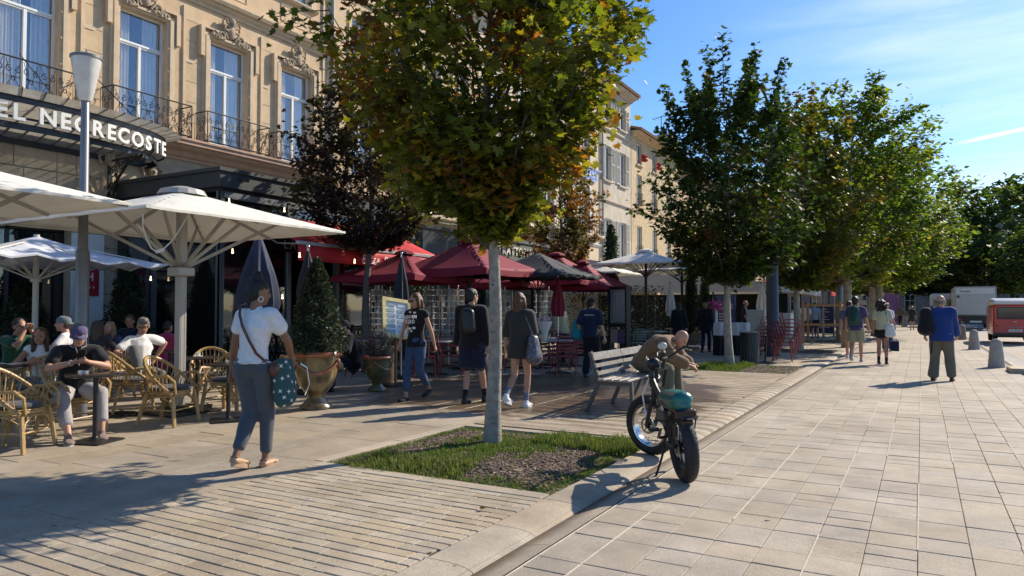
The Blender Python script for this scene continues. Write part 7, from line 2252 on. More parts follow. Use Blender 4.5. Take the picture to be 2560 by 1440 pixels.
  for q in range(34):
   a = rnd.uniform(.1 * PI, 1.9 * PI) - PI / 2 + PI; z = rnd.uniform(-.26, .09); r = rnd.uniform(.07, .135) * (1 if z < 0 else .8)
   x, y = math.sin(a) * r, -abs(math.cos(a)) * r * .9 - .01
   pr.append(ellip(hp_(x, y, z), (rnd.uniform(.035, .05) * s,) * 3, None, 8, 6))
  hair_obj(pr, fold=.012, ff=38, rough=.005, smooth=1)
 elif hair == 'ponytail': hair_obj(cap_top + [capsule(hp_(0, -.11, .03), hp_(0, -.15, -.12), .03 * s, .035 * s), capsule(hp_(0, -.15, -.12), hp_(0, -.13, -.28), .035 * s, .012 * s)])
 if cap:
  m_, back = cap
  b = MB(); pts = []
  dome = ellip(hp_(0, -.012, .055), (.090 * s, .106 * s, .082 * s), RR)
  link('cap', remesh([dome, ellip(hp_(0, -.02, .03), (.089 * s, .104 * s, .05 * s), RR)], vox * .8, 'cap', m_, smooth=2, fold=.0012, ff=20), t)
  b = MB(); V = []; sg = -1 if back else 1
  for i in range(9):
   a = -PI / 2 + PI * i / 8
   for r_, dz in ((.98, .0), (1.55, -.012 - .02 * abs(math.sin(a)))):
    V.append(hp_(.078 * math.sin(a) * (1 if r_ < 1 else 1.02), sg * (.10 * math.cos(a) * r_ * (1 if r_ > 1 else .8)) + .0, .03 + dz))
  b.add(V, [(2 * i, 2 * i + 1, 2 * i + 3, 2 * i + 2) for i in range(8)])
  o = b.obj('cap_brim', m_, t); o.modifiers.new('t', 'SOLIDIFY').thickness = .004
 J = dict(P0=P0, P1=P1, P2=P2, P3=P3, sh=sh, arms=arms, legs=legs, hc=hc, hp=hp_, s=s, nk=nk, feet=feetp)
 if extras: extras(t, J)
 return t, J

def strap(t, pts, w, m, name='strap', th=.006):
 b = MB()
 for a, c in zip(pts, pts[1:]): b.bar(a, c, th, w, up=(Vector(c) - Vector(a)).cross(Vector((0, 1, 0))))
 b.obj(name, m, t)
def ribbon(b, pts, w, nrm, th=.004):
 """flat band through points; nrm gives the outward direction at each"""
 V = []
 for i, p in enumerate(pts):
  p = Vector(p); tg = (Vector(pts[min(i + 1, len(pts) - 1)]) - Vector(pts[max(i - 1, 0)])).normalized(); nn = Vector(nrm[i]).normalized(); sd = tg.cross(nn).normalized()
  V += [p + sd * w / 2, p - sd * w / 2, p - sd * w / 2 + nn * th, p + sd * w / 2 + nn * th]
 F = []
 for i in range(len(pts) - 1):
  a, c = i * 4, i * 4 + 4
  F += [(a, c, c + 1, a + 1), (a + 1, c + 1, c + 2, a + 2), (a + 2, c + 2, c + 3, a + 3), (a + 3, c + 3, c, a)]
 b.add(V, F)
def backpack(t, J, m, h=.42, w=.28, d=.16, off=.0, m2=None, name='backpack', label=None):
 """worn bag: a thing of its own held by the shoulders"""
 return None

C_WHITE = cloth('white_cotton', (.74, .73, .72)); C_BLACK = cloth('black_cotton', (.012, .012, .015)); C_NAVY = cloth('navy_cotton', (.015, .02, .045))
C_DENIM = cloth('blue_denim', (.045, .085, .17)); C_GDEN = cloth('grey_denim', (.075, .085, .10)); C_GREY = cloth('dark_grey_cotton', (.035, .035, .035)); C_KHAKI = cloth('khaki_cotton', (.30, .25, .16))
C_OLIVE = cloth('olive_cotton', (.14, .13, .095)); C_TAN = cloth('tan_jacket', (.185, .115, .062)); C_BLUE = cloth('royal_blue_shell', (.014, .045, .19)); C_LGREY = cloth('light_grey_cotton', (.36, .34, .34))
C_GREEN = cloth('bottle_green_polo', (.015, .07, .04)); C_MAG = cloth('magenta_print', (.35, .03, .10)); C_PALE = cloth('pale_yellow_knit', (.50, .47, .30)); C_LDEN = cloth('light_denim', (.28, .38, .48))
C_GTROU = cloth('grey_trousers', (.13, .13, .125)); C_PURP = cloth('purple_cap_cloth', (.10, .085, .17)); C_GCAP = cloth('grey_cap_cloth', (.16, .19, .21))
L_BROWN = mat('brown_leather', (.10, .035, .018), .45, var=.2, vscale=20); L_TAN = mat('beige_leather', (.42, .27, .16), .5, var=.1); L_BLK = mat('black_leather', (.012, .012, .012), .4)
SH_BLK = dict(m=L_BLK, ms=M_BLACK); SH_WH = dict(m=C_WHITE, ms=M_WHITE, sole=.012, k=1.08)

def world_of(t, J):
 return t.matrix_basis
def place_on(o, t):
 """keep a bag as a thing of its own, standing in the wearer's frame"""
 o.location = t.location; o.rotation_euler = t.rotation_euler
def bag(name, label, cat, t, shapes, m, vox=.012, fold=.004, straps=None, ms=None):
 r = thing(name, label, cat); place_on(r, t)
 link('bag_body', remesh(shapes, vox, 'bag_body', m, fold=fold, ff=14), r)
 if straps:
  for pts, nr, w in straps:
   b = MB(); ribbon(b, pts, w, nr); b.obj('strap', ms or m, r)
 return r

YS = lambda x, y: math.atan2(-x, y)          # yaw so that +Y points along (x, y)

# 1 woman in white tee walking away with a crossbody bag and a patterned tote on her hip
wp = G(630, 1172)
yaw = YS(-.30, 1.0)
t, J = person('woman with dark hair bun, white T-shirt and rolled grey jeans walking away', wp, yaw, 1.74, feet=((-.05, -.17, .0), (.06, .12, 0)), heel=(.075, 0), hands=((-.29, .10, .86), (.22, .30, .98)),
              elbows=[(-.3, -1, 0), (1, -.45, -.1)], head=(-.75, .08), sk='brown', hair='bun', hcol='black', top=dict(m=C_WHITE, g=.014, sleeve=.5, hem=.03, cut=-.03, flare=.9, fold=.006, collar=False), bottom=dict(kind='trousers', name='jeans', m=C_GDEN, g=.014, to=.86, cuff=1.0, fold=.006),
              shoes=dict(m=L_TAN, ms=L_TAN, low=True, sole=.025, k=.95), female=True, vox=.0105, fat=-.02, curl=.7, palms=[(1, 0, 0), (-1, .3, 0)], side=.05)
s = J['s']
def cross(J, sg):
 P3, P0 = J['P3'], J['P0']
 return
pts, nr = [], []
for (x, y, z) in [(-.075, .02, .565), (-.085, -.055, .55), (-.06, -.105, .47), (-.01, -.135, .36), (.055, -.135, .24), (.12, -.12, .12), (.18, -.06, .04)]:
 p = J['P0'] + Vector((x, y, z)) * s; pts.append(p + Vector((0, -.02, 0))); nr.append(Vector((x * .6, -1, .2)))
bag('shoulder_bag', 'brown leather crossbody strap and small bag worn by the woman in the white T-shirt', 'bag', t, [capsule(J['P0'] + Vector((.22, -.01, -.02)), J['P0'] + Vector((.23, .08, -.05)), .05, .045, (0, 0, 1), 1.5)], L_BROWN, straps=[(pts, nr, .026)])
M_TOTE = mat('starfish_print', (.02, .075, .075), .8, var=.1, bump=.2, bscale=60)
tb = J['P0'] + Vector((.25, .12, -.10))
tote = bag('tote_bag', 'dark teal tote printed with white flowers, on the hip of the white T-shirt woman', 'bag', t, [capsule(tb + Vector((-.01, -.06, .12)), tb + Vector((.02, -.02, -.22)), .055, .075, (.35, 1, 0), 1.5), capsule(tb + Vector((0, .05, .11)), tb + Vector((.02, .05, -.20)), .05, .075)], M_TOTE,
           straps=[([tb + Vector((.06, .17, .10)), tb + Vector((.10, .22, .06)), tb + Vector((.11, .25, -.10)), tb + Vector((.08, .22, -.2))], [(1, .3, 0)] * 4, .022)], ms=M_FRAME)
b = MB(); me_ = tote.children[0].data
vs = [v for v in me_.vertices]; rr_ = random.Random(3); done = []
for _ in range(900):
 v = vs[rr_.randrange(len(vs))]
 if v.normal.z > .8 or any((v.co - q).length < .058 for q in done): continue
 done.append(v.co.copy()); n_ = v.normal; a_ = n_.cross(Vector((0, 0, 1))).normalized(); c_ = n_.cross(a_); a0 = rr_.uniform(0, 6)
 ol = []
 for q in range(8):
  an = a0 + q * PI / 4; r_ = .024 if q % 2 == 0 else .008; ol.append(v.co + n_ * .004 + a_ * math.cos(an) * r_ + c_ * math.sin(an) * r_)
 b.add(ol, [tuple(range(8))])
tag(b.obj('printed_flowers', C_WHITE, tote, False), kind='stuff')
b = MB(); q = [J['hp'](.086, .0 + .022 * math.sin(a * PI / 6), -.055 + .024 * math.cos(a * PI / 6)) for a in range(12)]; b.tube(q, .0035, 5, closed=True); b.obj('earring', M_WHITE, t)
b = MB(); b.tube([J['hp'](.07, .03, .10), J['hp'](.03, .075, .115), J['hp'](-.03, .075, .115), J['hp'](-.07, .03, .10)], .006, 5); b.obj('sunglasses', M_BLACK, t)
b = MB()
for i in (0, 1):
 n_, hl, bl, tp, sl = J['feet'][i]; b.tube([hl + Vector((-.035, 0, .03)), n_ + Vector((0, .03, -.01)), hl + Vector((.035, 0, .03))], .007, 5)
b.obj('sandal_strap', L_TAN, t)

# 2 seated man in purple cap with phone (faces the street: +X, slightly towards the camera)
cp = (-8.58, 4.80)
yaw = YS(.92, -.40)
t, J = person('man in a purple cap and black T-shirt leaning over his phone at the table', cp, yaw, 1.80, pelvis=(0, .02, .50), lean=.24, hunch=.14, feet=((-.20, .55, 0), (.12, .66, 0)), hands=((-.06, .50, .835), (.07, .48, .835)),
              elbows=[(-1, -.1, -.6), (1, -.1, -.6)], head=(.0, .38), sk='fair', hair='short', hcol='grey', top=dict(m=C_BLACK, g=.016, sleeve=.62, hem=.02, fold=.005), bottom=dict(kind='trousers', m=C_LGREY, g=.014, to=.72, cuff=1.2, fold=.005),
              shoes=dict(m=cloth('brown_canvas', (.22, .15, .13)), ms=C_WHITE), vox=.0105, curl=.9, palms=[(.6, .2, .8), (-.6, .2, .8)], hdir=[(.55, .75, .25), (-.55, .75, .25)], cap=(C_PURP, False), fat=.10, knees=[(-.35, 1, .6), (.35, 1, .6)])
s = J['s']
ph = thing('smartphone', 'black smartphone held in both hands by the man in the purple cap', 'phone'); place_on(ph, t)
c = Vector((.01, .60, .92)) * s
b = MB(); M_ = Matrix.Rotation(RAD(-35), 3, 'X'); b.obox(c, (.072, .009, .145), M=M_); b.obj('case', M_BLACK, ph, False)
b = MB(); b.obox(c + M_ @ Vector((0, -.0052, 0)), (.066, .001, .137), M=M_); b.obj('screen', mat('phone_screen', (.02, .03, .04), .1, spec=.8), ph, False)
b = MB(); e1, e2 = J['hp'](-.07, .02, -.02), J['hp'](.07, .02, -.02); jn = J['P2'] + Vector((0, .17, .05)); pht = c + Vector((0, .0, -.06))
b.tube([e1, J['hp'](-.075, .06, -.10), jn + Vector((-.03, .03, .1)), jn, jn + Vector((0, .06, -.1)), pht], .0035, 5, cap=False); b.tube([e2, J['hp'](.075, .06, -.10), jn + Vector((.03, .03, .1)), jn], .0035, 5, cap=False); b.obj('earphone_cable', M_WHITE, t)
b = MB(); w = J['arms'][1][2]; e_ = J['arms'][1][1]; b.tube([w.lerp(e_, .06) + Vector((.0, 0, 0)), w.lerp(e_, .14)], .034, 12); b.obj('wristwatch', M_STEEL, t)

# 3 seated group
def seat(label, loc, to, H=1.7, **k):
 d = dict(pelvis=(0, 0, .50), feet=((-.13, .48, 0), (.13, .46, 0)), hands=((-.16, .36, .74), (.16, .38, .74)), lean=.12, vox=.013, elbows=[(-1, -.5, -.5), (1, -.5, -.5)], knees=[(-.1, 1, .7), (.1, 1, .7)], curl=.6)
 d.update(k)
 return person(label, loc, YS(*to), H, **d)
t3, J3 = seat('brown haired woman in a white sleeveless top seated behind the purple cap man', at(112, 9.75), (.75, -.62), 1.68, female=True, sk='tan', hair='long', hcol='brown', top=dict(m=C_WHITE, g=.01, sleeve=0, hem=.03, collar=False), bottom=dict(kind='trousers', name='jeans', m=C_LDEN), shoes=dict(m=L_TAN, ms=L_TAN), lean=.3, hands=((-.05, .46, .80), (.10, .47, .78)), head=(-.1, .05), vox=.0125)
seat('man in a backwards grey cap and white shirt seated in profile', at(178, 11.6), (-.55, -.65), 1.82, sk='fair', hair='short', hcol='brown', top=dict(m=C_WHITE, g=.016, sleeve=.6, hem=.03), bottom=dict(kind='trousers', m=C_GTROU), shoes=SH_BLK, cap=(C_GCAP, True), head=(.1, 0), vox=.0125)
t5, J5 = seat('man in a bottle green polo shirt and sunglasses, hands raised to his chin', at(30, 11.0), (.80, .15), 1.80, sk='tan', hair='short', hcol='dark', top=dict(m=C_GREEN, g=.016, sleeve=.6, hem=.03), bottom=dict(kind='trousers', m=C_GTROU), shoes=SH_BLK, hands=((-.04, .34, 1.10), (.06, .36, 1.10)), elbows=[(-.6, .2, -1), (.6, .2, -1)], curl=1.2, lean=.22, vox=.0125, hdir=[(.3, .1, 1), (-.3, .1, 1)])
b = MB();
for q in (-1, 1): b.ell(J5['hp'](q * .033, .094, .012), (.024, .006, .018), 10, 6)
b.tube([J5['hp'](-.078, 0, .02), J5['hp'](-.055, .09, .016), J5['hp'](.055, .09, .016), J5['hp'](.078, 0, .02)], .004, 5); b.obj('sunglasses', M_BLACK, t5)
seat('woman with very long light brown hair seen from behind among the seated group', at(240, 12.6), (-.7, .7), 1.68, female=True, sk='fair', hair='verylong', hcol='brown', top=dict(m=C_GREY, g=.012, sleeve=1.5, hem=.03), bottom=dict(kind='trousers', m=C_GTROU), shoes=SH_BLK)
seat('woman with blond hair and a fringe in a spotted navy blouse among the seated group', at(284, 13.2), (.3, -.9), 1.66, female=True, sk='fair', hair='long', hcol='blond', top=dict(m=mat('navy_spots', (.05, .055, .13), .8, var=.9, vscale=60), g=.014, sleeve=1.5, hem=.03), bottom=dict(kind='trousers', m=C_NAVY), shoes=SH_BLK)
seat('short haired man in a dark navy shirt seated farthest back in the group', at(332, 14.2), (.5, -.8), 1.82, sk='tan', hair='short', hcol='brown', top=dict(m=C_NAVY, g=.016, sleeve=1.5, hem=.03), bottom=dict(kind='trousers', m=C_NAVY), shoes=SH_BLK, head=(.3, .1))
t9, J9 = seat('grey haired man with glasses in a white T-shirt lounging with one knee up', at(352, 11.0), (.72, -.1), 1.80, sk='tan', hair='tuft', hcol='grey', top=dict(m=C_WHITE, g=.014, sleeve=.6, hem=.02, fold=.007), bottom=dict(kind='trousers', m=C_GTROU, g=.014), shoes=SH_BLK, lean=-.30, pelvis=(0, -.02, .50),
    hands=((-.34, -.22, .66), (.26, .20, .72)), feet=((-.08, .62, 0), (.24, .50, .44)), knees=[(-.2, 1, .6), (.2, .4, 1)], head=(-.5, .28), hunch=.25, vox=.0125, side=-.12)
b = MB(); b.tube([J9['hp'](-.078, 0, .018), J9['hp'](-.055, .092, .016), J9['hp'](0, .1, .012), J9['hp'](.055, .092, .016), J9['hp'](.078, 0, .018)], .004, 5)
for q in (-1, 1): b.tube([J9['hp'](q * .033 + .022 * math.cos(a), .097, .01 + .018 * math.sin(a)) for a in [k * PI / 5 for k in range(10)]], .003, 4, closed=True)
b.obj('spectacles', M_BLACK, t9)
seat('woman in a magenta patterned top sitting with her back turned left of the parasol mast', at(412, 13.6), (-.2, .9), 1.66, female=True, sk='tan', hair='short', hcol='black', top=dict(m=C_MAG, g=.02, sleeve=1.4, hem=.06), bottom=dict(kind='trousers', m=C_NAVY), shoes=SH_BLK)
seat('person with fair hair in a dark jumper and navy trousers seated behind the amber jar', at(832, 12.2), (-.75, .4), 1.70, female=True, sk='fair', hair='bob', hcol='blond', top=dict(m=C_BLACK, g=.02, sleeve=1.9, hem=.06), bottom=dict(kind='trousers', m=C_NAVY, g=.02), shoes=SH_BLK, lean=.25, head=(0, .3))
seat('person in a black coat seated behind the smaller glazed jar', at(885, 13.0), (-.5, -.6), 1.72, sk='fair', hair='short', hcol='dark', top=dict(m=C_BLACK, g=.03, sleeve=1.9, hem=.1), bottom=dict(kind='trousers', m=C_NAVY, g=.02), shoes=SH_BLK, lean=.2, head=(0, .5))

# 4 walking woman in jeans coming toward the camera
wp = G(1040, 1000)
t, J = person('woman with auburn hair, sunglasses and a black printed sleeveless shirt walking in blue jeans', wp, YS(.05, -1.0), 1.72, feet=((-.08, -.26, 0), (.09, .16, 0)), heel=(.10, 0), hands=((-.30, -.12, .82), (.22, .16, .90)), elbows=[(-.3, -1, 0), (.5, -1, 0)],
              head=(-.35, .18), sk='fair', hair='bob', hcol='auburn', top=dict(m=C_BLACK, g=.016, sleeve=.08, hem=.08, flare=.9), bottom=dict(kind='trousers', name='jeans', m=C_DENIM, g=.008, to=.80, cuff=.9), shoes=dict(m=C_BLACK, ms=M_BLACK, low=True), female=True, vox=.0125, curl=.9)
b = MB()
for q in (-1, 1): b.ell(J['hp'](q * .033, .094, .012), (.026, .006, .022), 10, 6)
b.tube([J['hp'](-.078, 0, .02), J['hp'](-.055, .09, .016), J['hp'](.055, .09, .016), J['hp'](.078, 0, .02)], .004, 5); b.obj('sunglasses', mat('dark_lens', (.03, .01, .01), .1, spec=.9), t)
pr = empty('shirt_print', (0, 0, 0), parent=t)
fw = J['P2'] + Vector((0, .205, 0))
for txt_, z, sz in (('IMAGINATION', .03, .075), ('SOUND', -.05, .09)):
 text_on(t, txt_, tuple(fw + Vector((0, -.03 if z < 0 else -.005, z))), (-1, 0, 0), (0, 0, 1), sz, M_LW, .003, .0, .04, name='print_letter', squash=.62)
bpy.data.objects.remove(pr)
b = MB()
for (x, z, r_) in ((-.05, .12, .035), (.03, .13, .03), (-.04, -.12, .045), (.04, -.13, .04), (0, -.17, .03)):
 b.ell(tuple(J['P2'] + Vector((x, .142 - abs(x) * .35, z))), (r_ * .8, .008, r_ * .5), 8, 5)
b.obj('shirt_print', M_LW, t)

# 5 dark figure with backpack walking away behind the trunk
wp = G(1178, 1008)
t, J = person('person in black top and shorts with small backpack, beside the nearest trunk', wp, YS(-.15, 1.0), 1.78, feet=((-.06, -.10, 0), (.14, .20, 0)), heel=(.0, .0), hands=((-.26, .06, .84), (.26, .06, .84)), head=(-.5, .05), sk='fair', hair='short', hcol='black',
              top=dict(m=C_BLACK, g=.035, sleeve=1.8, hem=.12, flare=1.0), bottom=dict(kind='shorts', m=C_NAVY, g=.03, len=.85), shoes=dict(m=L_BLK, ms=M_BLACK, hi=.02, sock=C_BLACK, sockh=.3), vox=.0105)
bb = J['P2'] + Vector((.02, -.20, -.04))
bag('backpack', 'small black backpack on the person in black behind the nearest trunk', 'backpack', t, [capsule(bb + Vector((0, 0, .12)), bb + Vector((0, 0, -.12)), .085, .10, (1, 0, 0), 1.4)], L_BLK, straps=[([J['sh'][i] * .55 + J['P3'] * .45 + Vector((0, -.09, .05)), J['sh'][i] * .55 + J['P3'] * .45 + Vector((0, .0, .075)), J['sh'][i] * .55 + J['P3'] * .45 + Vector((0, .10, .02)), J['P1'] + Vector(((-1, 1)[i] * .12, .13, .0))], [(0, 0, 1), (0, 0, 1), (0, 1, .5), (0, 1, 0)], .04) for i in (0, 1)])
# 6 girl in oversized grey top
wp = G(1300, 1018)
t, J = person('girl with a light brown bob, oversized grey top and chunky white trainers', wp, YS(-.12, 1.0), 1.70, feet=((-.10, -.30, .02), (.08, .04, 0)), heel=(.10, 0), hands=((-.27, .02, .78), (.17, .26, .86)), elbows=[(-.4, -1, 0), (.6, -.8, -.2)], head=(-.35, .0), sk='fair', hair='bob', hcol='auburn',
              top=dict(m=C_GREY, g=.040, sleeve=1.0, hem=.20, flare=.9, fold=.007), bottom=dict(kind='shorts', m=C_BLACK, g=.004, len=.32), shoes=dict(m=C_WHITE, ms=M_WHITE, sole=.022, k=1.22, sock=mat('striped_sock', (.18, .2, .28), .8, var=.8, vscale=40), sockh=.36), female=True, vox=.0125)
tb = J['P0'] + Vector((.24, -.06, -.02))
bag('shoulder_bag', 'glossy black bag with white scribbles on the hip of the grey top girl', 'bag', t, [capsule(tb + Vector((0, .0, .12)), tb + Vector((.02, -.02, -.16)), .07, .12, (.3, 1, 0), 1.3)], mat('bag_print', (.10, .10, .11), .35, var=1.2, vscale=26), straps=[([tb + Vector((0, .0, .15)), J['sh'][1] + Vector((-.02, -.09, -.04)), J['sh'][1] + Vector((-.04, 0, .085))], [(0, -1, 0), (0, -1, .3), (0, 0, 1)], .02)])
fl = thing('bouquet', 'wrapped bunch of pink and white flowers carried before the girl in the grey top', 'bouquet', at(1357, 13.9) + (0,))
fl.location = (at(1362, 14.2)[0], at(1362, 14.2)[1], 1.10)
b = MB(); b.lathe([(.02, -.28), (.05, -.15), (.16, .10), (.13, .06), (.02, -.1)], 9); b.obj('paper_wrap', M_PAPER, fl, ang=10)
b = MB()
for i in range(22): b.ell((rnd.gauss(0, .06), rnd.gauss(0, .06), .11 + rnd.gauss(0, .03)), rnd.uniform(.02, .038), 6, 5)
tag(b.obj('blossom', mat('pink_white_petals', (.55, .30, .33), .7, var=.8, vscale=25), fl), kind='stuff')
# 7 waiter with teal bag
wp = G(1478, 944)
t, J = person('person in dark navy work clothes and cap with a teal rucksack on one arm', wp, YS(-.1, 1.0), 1.70, feet=((-.13, .0, 0), (.13, .05, 0)), hands=((-.30, .05, .95), (.30, .02, .86)), sk='fair', hair='short', hcol='dark', top=dict(m=C_NAVY, g=.03, sleeve=.75, hem=.06), bottom=dict(kind='trousers', m=C_BLACK, g=.022), shoes=SH_BLK, cap=(C_BLACK, True), vox=.0105, head=(-.2, .2))
b = MB(); b.bar(J['P3'] + Vector((-.10, -.135, -.06)), J['P3'] + Vector((.10, -.135, -.06)), .003, .012); b.obj('reflective_strip', M_WHITE, t)
bb = J['P0'] + Vector((-.30, .02, .10))
bag('rucksack', 'teal rucksack hanging at the left side of the person in dark work clothes', 'backpack', t, [capsule(bb + Vector((0, 0, .13)), bb + Vector((-.02, 0, -.15)), .09, .12, (1, 1, 0), 1.25)], cloth('teal_nylon', (.02, .22, .25)), straps=[([bb + Vector((0, .0, .2)), J['sh'][0] + Vector((-.03, -.07, 0)), J['sh'][0] + Vector((0, 0, .09))], [(-1, 0, 0), (-1, -1, 0), (0, 0, 1)], .04)])
# 8 bald man hunched on the bench
p = bn.matrix_basis @ Vector((.30, 1.52, 0)) if False else None
bpos = Matrix.Translation(bn.location) @ Matrix.Rotation(ang, 4, 'Z') @ Vector((.32, 1.38, 0))
t, J = person('bald man in a tan jacket and olive trousers hunched forward on the bench', (bpos.x, bpos.y), YS(math.cos(ang), math.sin(ang)), 1.86, pelvis=(0, -.04, .60), lean=.62, hunch=.62, feet=((-.16, .42, 0), (.20, .38, 0)), hands=((-.04, .62, .60), (.16, .66, .58)),
              elbows=[(-1, -.2, -.4), (1, -.2, -.4)], head=(.0, .75), sk='fair', hair='none', top=dict(m=C_TAN, g=.045, sleeve=1.75, hem=.05, fold=.006, name='jacket', collar_up=True), bottom=dict(kind='trousers', m=C_OLIVE, g=.024, to=.9), shoes=SH_BLK, vox=.0105, curl=.7, palms=[(0, 0, -1), (0, 0, -1)], knees=[(-.2, 1, .6), (.2, 1, .6)], neckr=1.15, fat=.05)
# 9 couple and companion
wp = G(2141, 905)
t, J = person('man in a purple blue T-shirt and khaki shorts with a green rucksack, walking away', wp, YS(.08, 1.0), 1.80, feet=((-.10, -.22, .0), (.10, .12, 0)), heel=(.09, 0), hands=((-.26, .10, .92), (.30, .10, .88)), sk='fair', hair='tuft', hcol='dark', top=dict(m=cloth('violet_blue_tee', (.07, .06, .15)), g=.022, sleeve=.6, hem=.10), bottom=dict(kind='shorts', m=cloth('khaki_shorts', (.30, .30, .20)), g=.028, len=.82), shoes=dict(m=C_LGREY, ms=M_WHITE), vox=.012, head=(-.3, 0))
bb = J['P2'] + Vector((-.02, -.20, -.06))
bag('rucksack', 'dark green hiking rucksack worn by the man in khaki shorts', 'backpack', t, [capsule(bb + Vector((0, 0, .18)), bb + Vector((0, 0, -.16)), .10, .12, (1, 0, 0), 1.35), capsule(bb + Vector((0, -.09, .02)), bb + Vector((0, -.10, -.12)), .06, .08, (1, 0, 0), 1.4)], cloth('dark_green_nylon', (.02, .07, .055)), vox=.014, straps=[([J['sh'][i] * .5 + J['P3'] * .5 + Vector((0, -.1, .06)), J['sh'][i] * .5 + J['P3'] * .5 + Vector((0, .0, .085)), J['sh'][i] * .5 + J['P3'] * .5 + Vector((0, .11, .02))], [(0, 0, 1), (0, 0, 1), (0, 1, .5)], .05) for i in (0, 1)])
person('companion mostly hidden behind the man with the green rucksack', G(2124, 897), YS(.05, 1.0), 1.70, feet=((-.08, .15, 0), (.08, -.1, 0)), sk='fair', hair='short', hcol='dark', top=dict(m=cloth('slate_tee', (.09, .12, .16)), g=.02, sleeve=.6, hem=.08), bottom=dict(kind='shorts', m=C_KHAKI, g=.02, len=.8), shoes=SH_WH, vox=.014)
wp = G(2206, 911)
t, J = person('woman with big dark curly hair, pale yellow top and short dark skirt walking away', wp, YS(.05, 1.0), 1.70, feet=((-.08, -.06, .0), (.09, .10, 0)), heel=(.03, 0), hands=((-.24, .14, .95), (.30, .04, .80)), sk='tan', hair='curly', hcol='dark', top=dict(m=C_PALE, g=.020, sleeve=.6, hem=.0), bottom=dict(kind='skirt', m=C_BLACK, g=.016, len=.38), shoes=dict(m=L_BLK, ms=M_BLACK, sock=C_BLACK, sockh=.22), female=True, vox=.012)
tb = J['P0'] + Vector((.19, -.09, .0))
bag('tote_bag', 'white canvas tote on the shoulder of the woman with curly hair', 'bag', t, [capsule(tb + Vector((0, 0, .10)), tb + Vector((.02, 0, -.14)), .05, .07, (1, .2, 0), 2.0)], M_PAPER, vox=.014, straps=[([tb + Vector((0, .0, .15)), J['sh'][1] + Vector((-.01, -.08, -.04)), J['sh'][1] + Vector((-.03, 0, .075))], [(0, -1, 0), (0, -1, .3), (0, 0, 1)], .03)])
pb = thing('shopping_bag', 'dark paper shopping bag with a bright side held by the curly haired woman', 'bag'); place_on(pb, t)
hx = J['arms'][1][2] + Vector((.02, .02, -.10))
b = MB(); b.obox(hx + Vector((0, 0, -.27)), (.20, .14, .26)); b.obj('bag_body', C_NAVY, pb, False)
b = MB(); b.obox(hx + Vector((.102, 0, -.27)), (.004, .13, .25)); b.obj('bright_side', M_WHITE, pb, False)
b = MB(); b.tube([hx + Vector((-.05, 0, -.14)), hx, hx + Vector((.05, 0, -.14))], .005, 4); b.obj('handle', M_BLACK, pb)
person('woman with tied fair hair partly hidden behind the curly haired woman', at(2216, 24.5), YS(.1, 1.0), 1.68, sk='fair', hair='ponytail', hcol='blond', female=True, top=dict(m=C_WHITE, g=.015, sleeve=.6, hem=.05), bottom=dict(kind='trousers', m=C_DENIM, g=.015), shoes=SH_WH, vox=.016)
# 10 man in the blue jacket
wp = G(2355, 952)
t, J = person('bald older man in a royal blue jacket and olive trousers walking away', wp, YS(.12, 1.0), 1.74, feet=((-.15, -.05, 0), (.17, .02, 0)), hands=((-.30, .16, .92), (.24, .30, .88)), sk='fair', hair='fringe', hcol='grey', top=dict(m=C_BLUE, g=.042, sleeve=1.85, hem=.13, flare=.9, fold=.006, name='jacket'), bottom=dict(kind='trousers', m=C_OLIVE, g=.030, to=.97, cuff=1.7, fold=.006), shoes=dict(m=L_BROWN, ms=M_BLACK), vox=.0105, fat=.10, curl=.8, head=(-.3, .15))
bb = J['P1'] + Vector((-.25, -.10, .07))
bag('shoulder_bag', 'black soft backpack slung on the left shoulder of the man in the blue jacket', 'backpack', t, [capsule(bb + Vector((0, 0, .22)), bb + Vector((0, 0, -.14)), .10, .15, (1, .4, 0), 1.15)], C_BLACK, vox=.012, straps=[([bb + Vector((0, .0, .30)), J['sh'][0] + Vector((.02, -.11, .02)), J['sh'][0] + Vector((.03, 0, .105)), J['sh'][0] + Vector((.04, .12, .0))], [(-1, 0, 0), (0, -1, 1), (0, 0, 1), (0, 1, 0)], .05), ([bb + Vector((.04, -.02, -.1)), bb + Vector((.10, .0, -.35)), bb + Vector((.08, .0, -.62))], [(0, -1, 0)] * 3, .02)])
# 11 far figures
def far(label, px, d, to, H, **k):
 q = dict(feet=((-.08, -.12, 0), (.09, .12, 0)), vox=.018, sk='fair', shoes=SH_BLK)
 q.update(k); return person(label, at(px, d), YS(*to), H, **q)
far('distant walker in an olive shirt and black trousers near the far bollards', 2250, 62, (0, 1), 1.75, hair='short', hcol='grey', top=dict(m=C_OLIVE, g=.03, sleeve=1.5, hem=.1), bottom=dict(kind='trousers', m=C_BLACK, g=.02), vox=.025)
far('distant woman in a dark short dress walking down the pavement', 2279, 49, (0, 1), 1.66, hair='short', hcol='blond', female=True, top=dict(m=C_GREY, g=.03, sleeve=1.0, hem=.2), bottom=dict(kind='skirt', m=C_BLACK, g=.02, len=.5), vox=.022)
far('woman with long brown hair in black, carrying a rucksack low, behind the bald man', 1697, 23.5, (-.2, 1), 1.68, hair='verylong', hcol='dark', female=True, top=dict(m=C_BLACK, g=.04, sleeve=1.8, hem=.25), bottom=dict(kind='trousers', m=C_NAVY, g=.02), vox=.014)
t, J = far('person in a black jacket and navy trousers holding a woven basket bag beside the cypress', 1763, 24.0, (.1, 1), 1.68, hair='short', hcol='blond', female=True, top=dict(m=C_BLACK, g=.045, sleeve=1.8, hem=.14, name='jacket'), bottom=dict(kind='trousers', m=C_NAVY, g=.01), vox=.014, hands=((-.34, .0, .82), (.26, .1, .9)))
tb = J['arms'][0][2] + Vector((.0, .0, -.38))
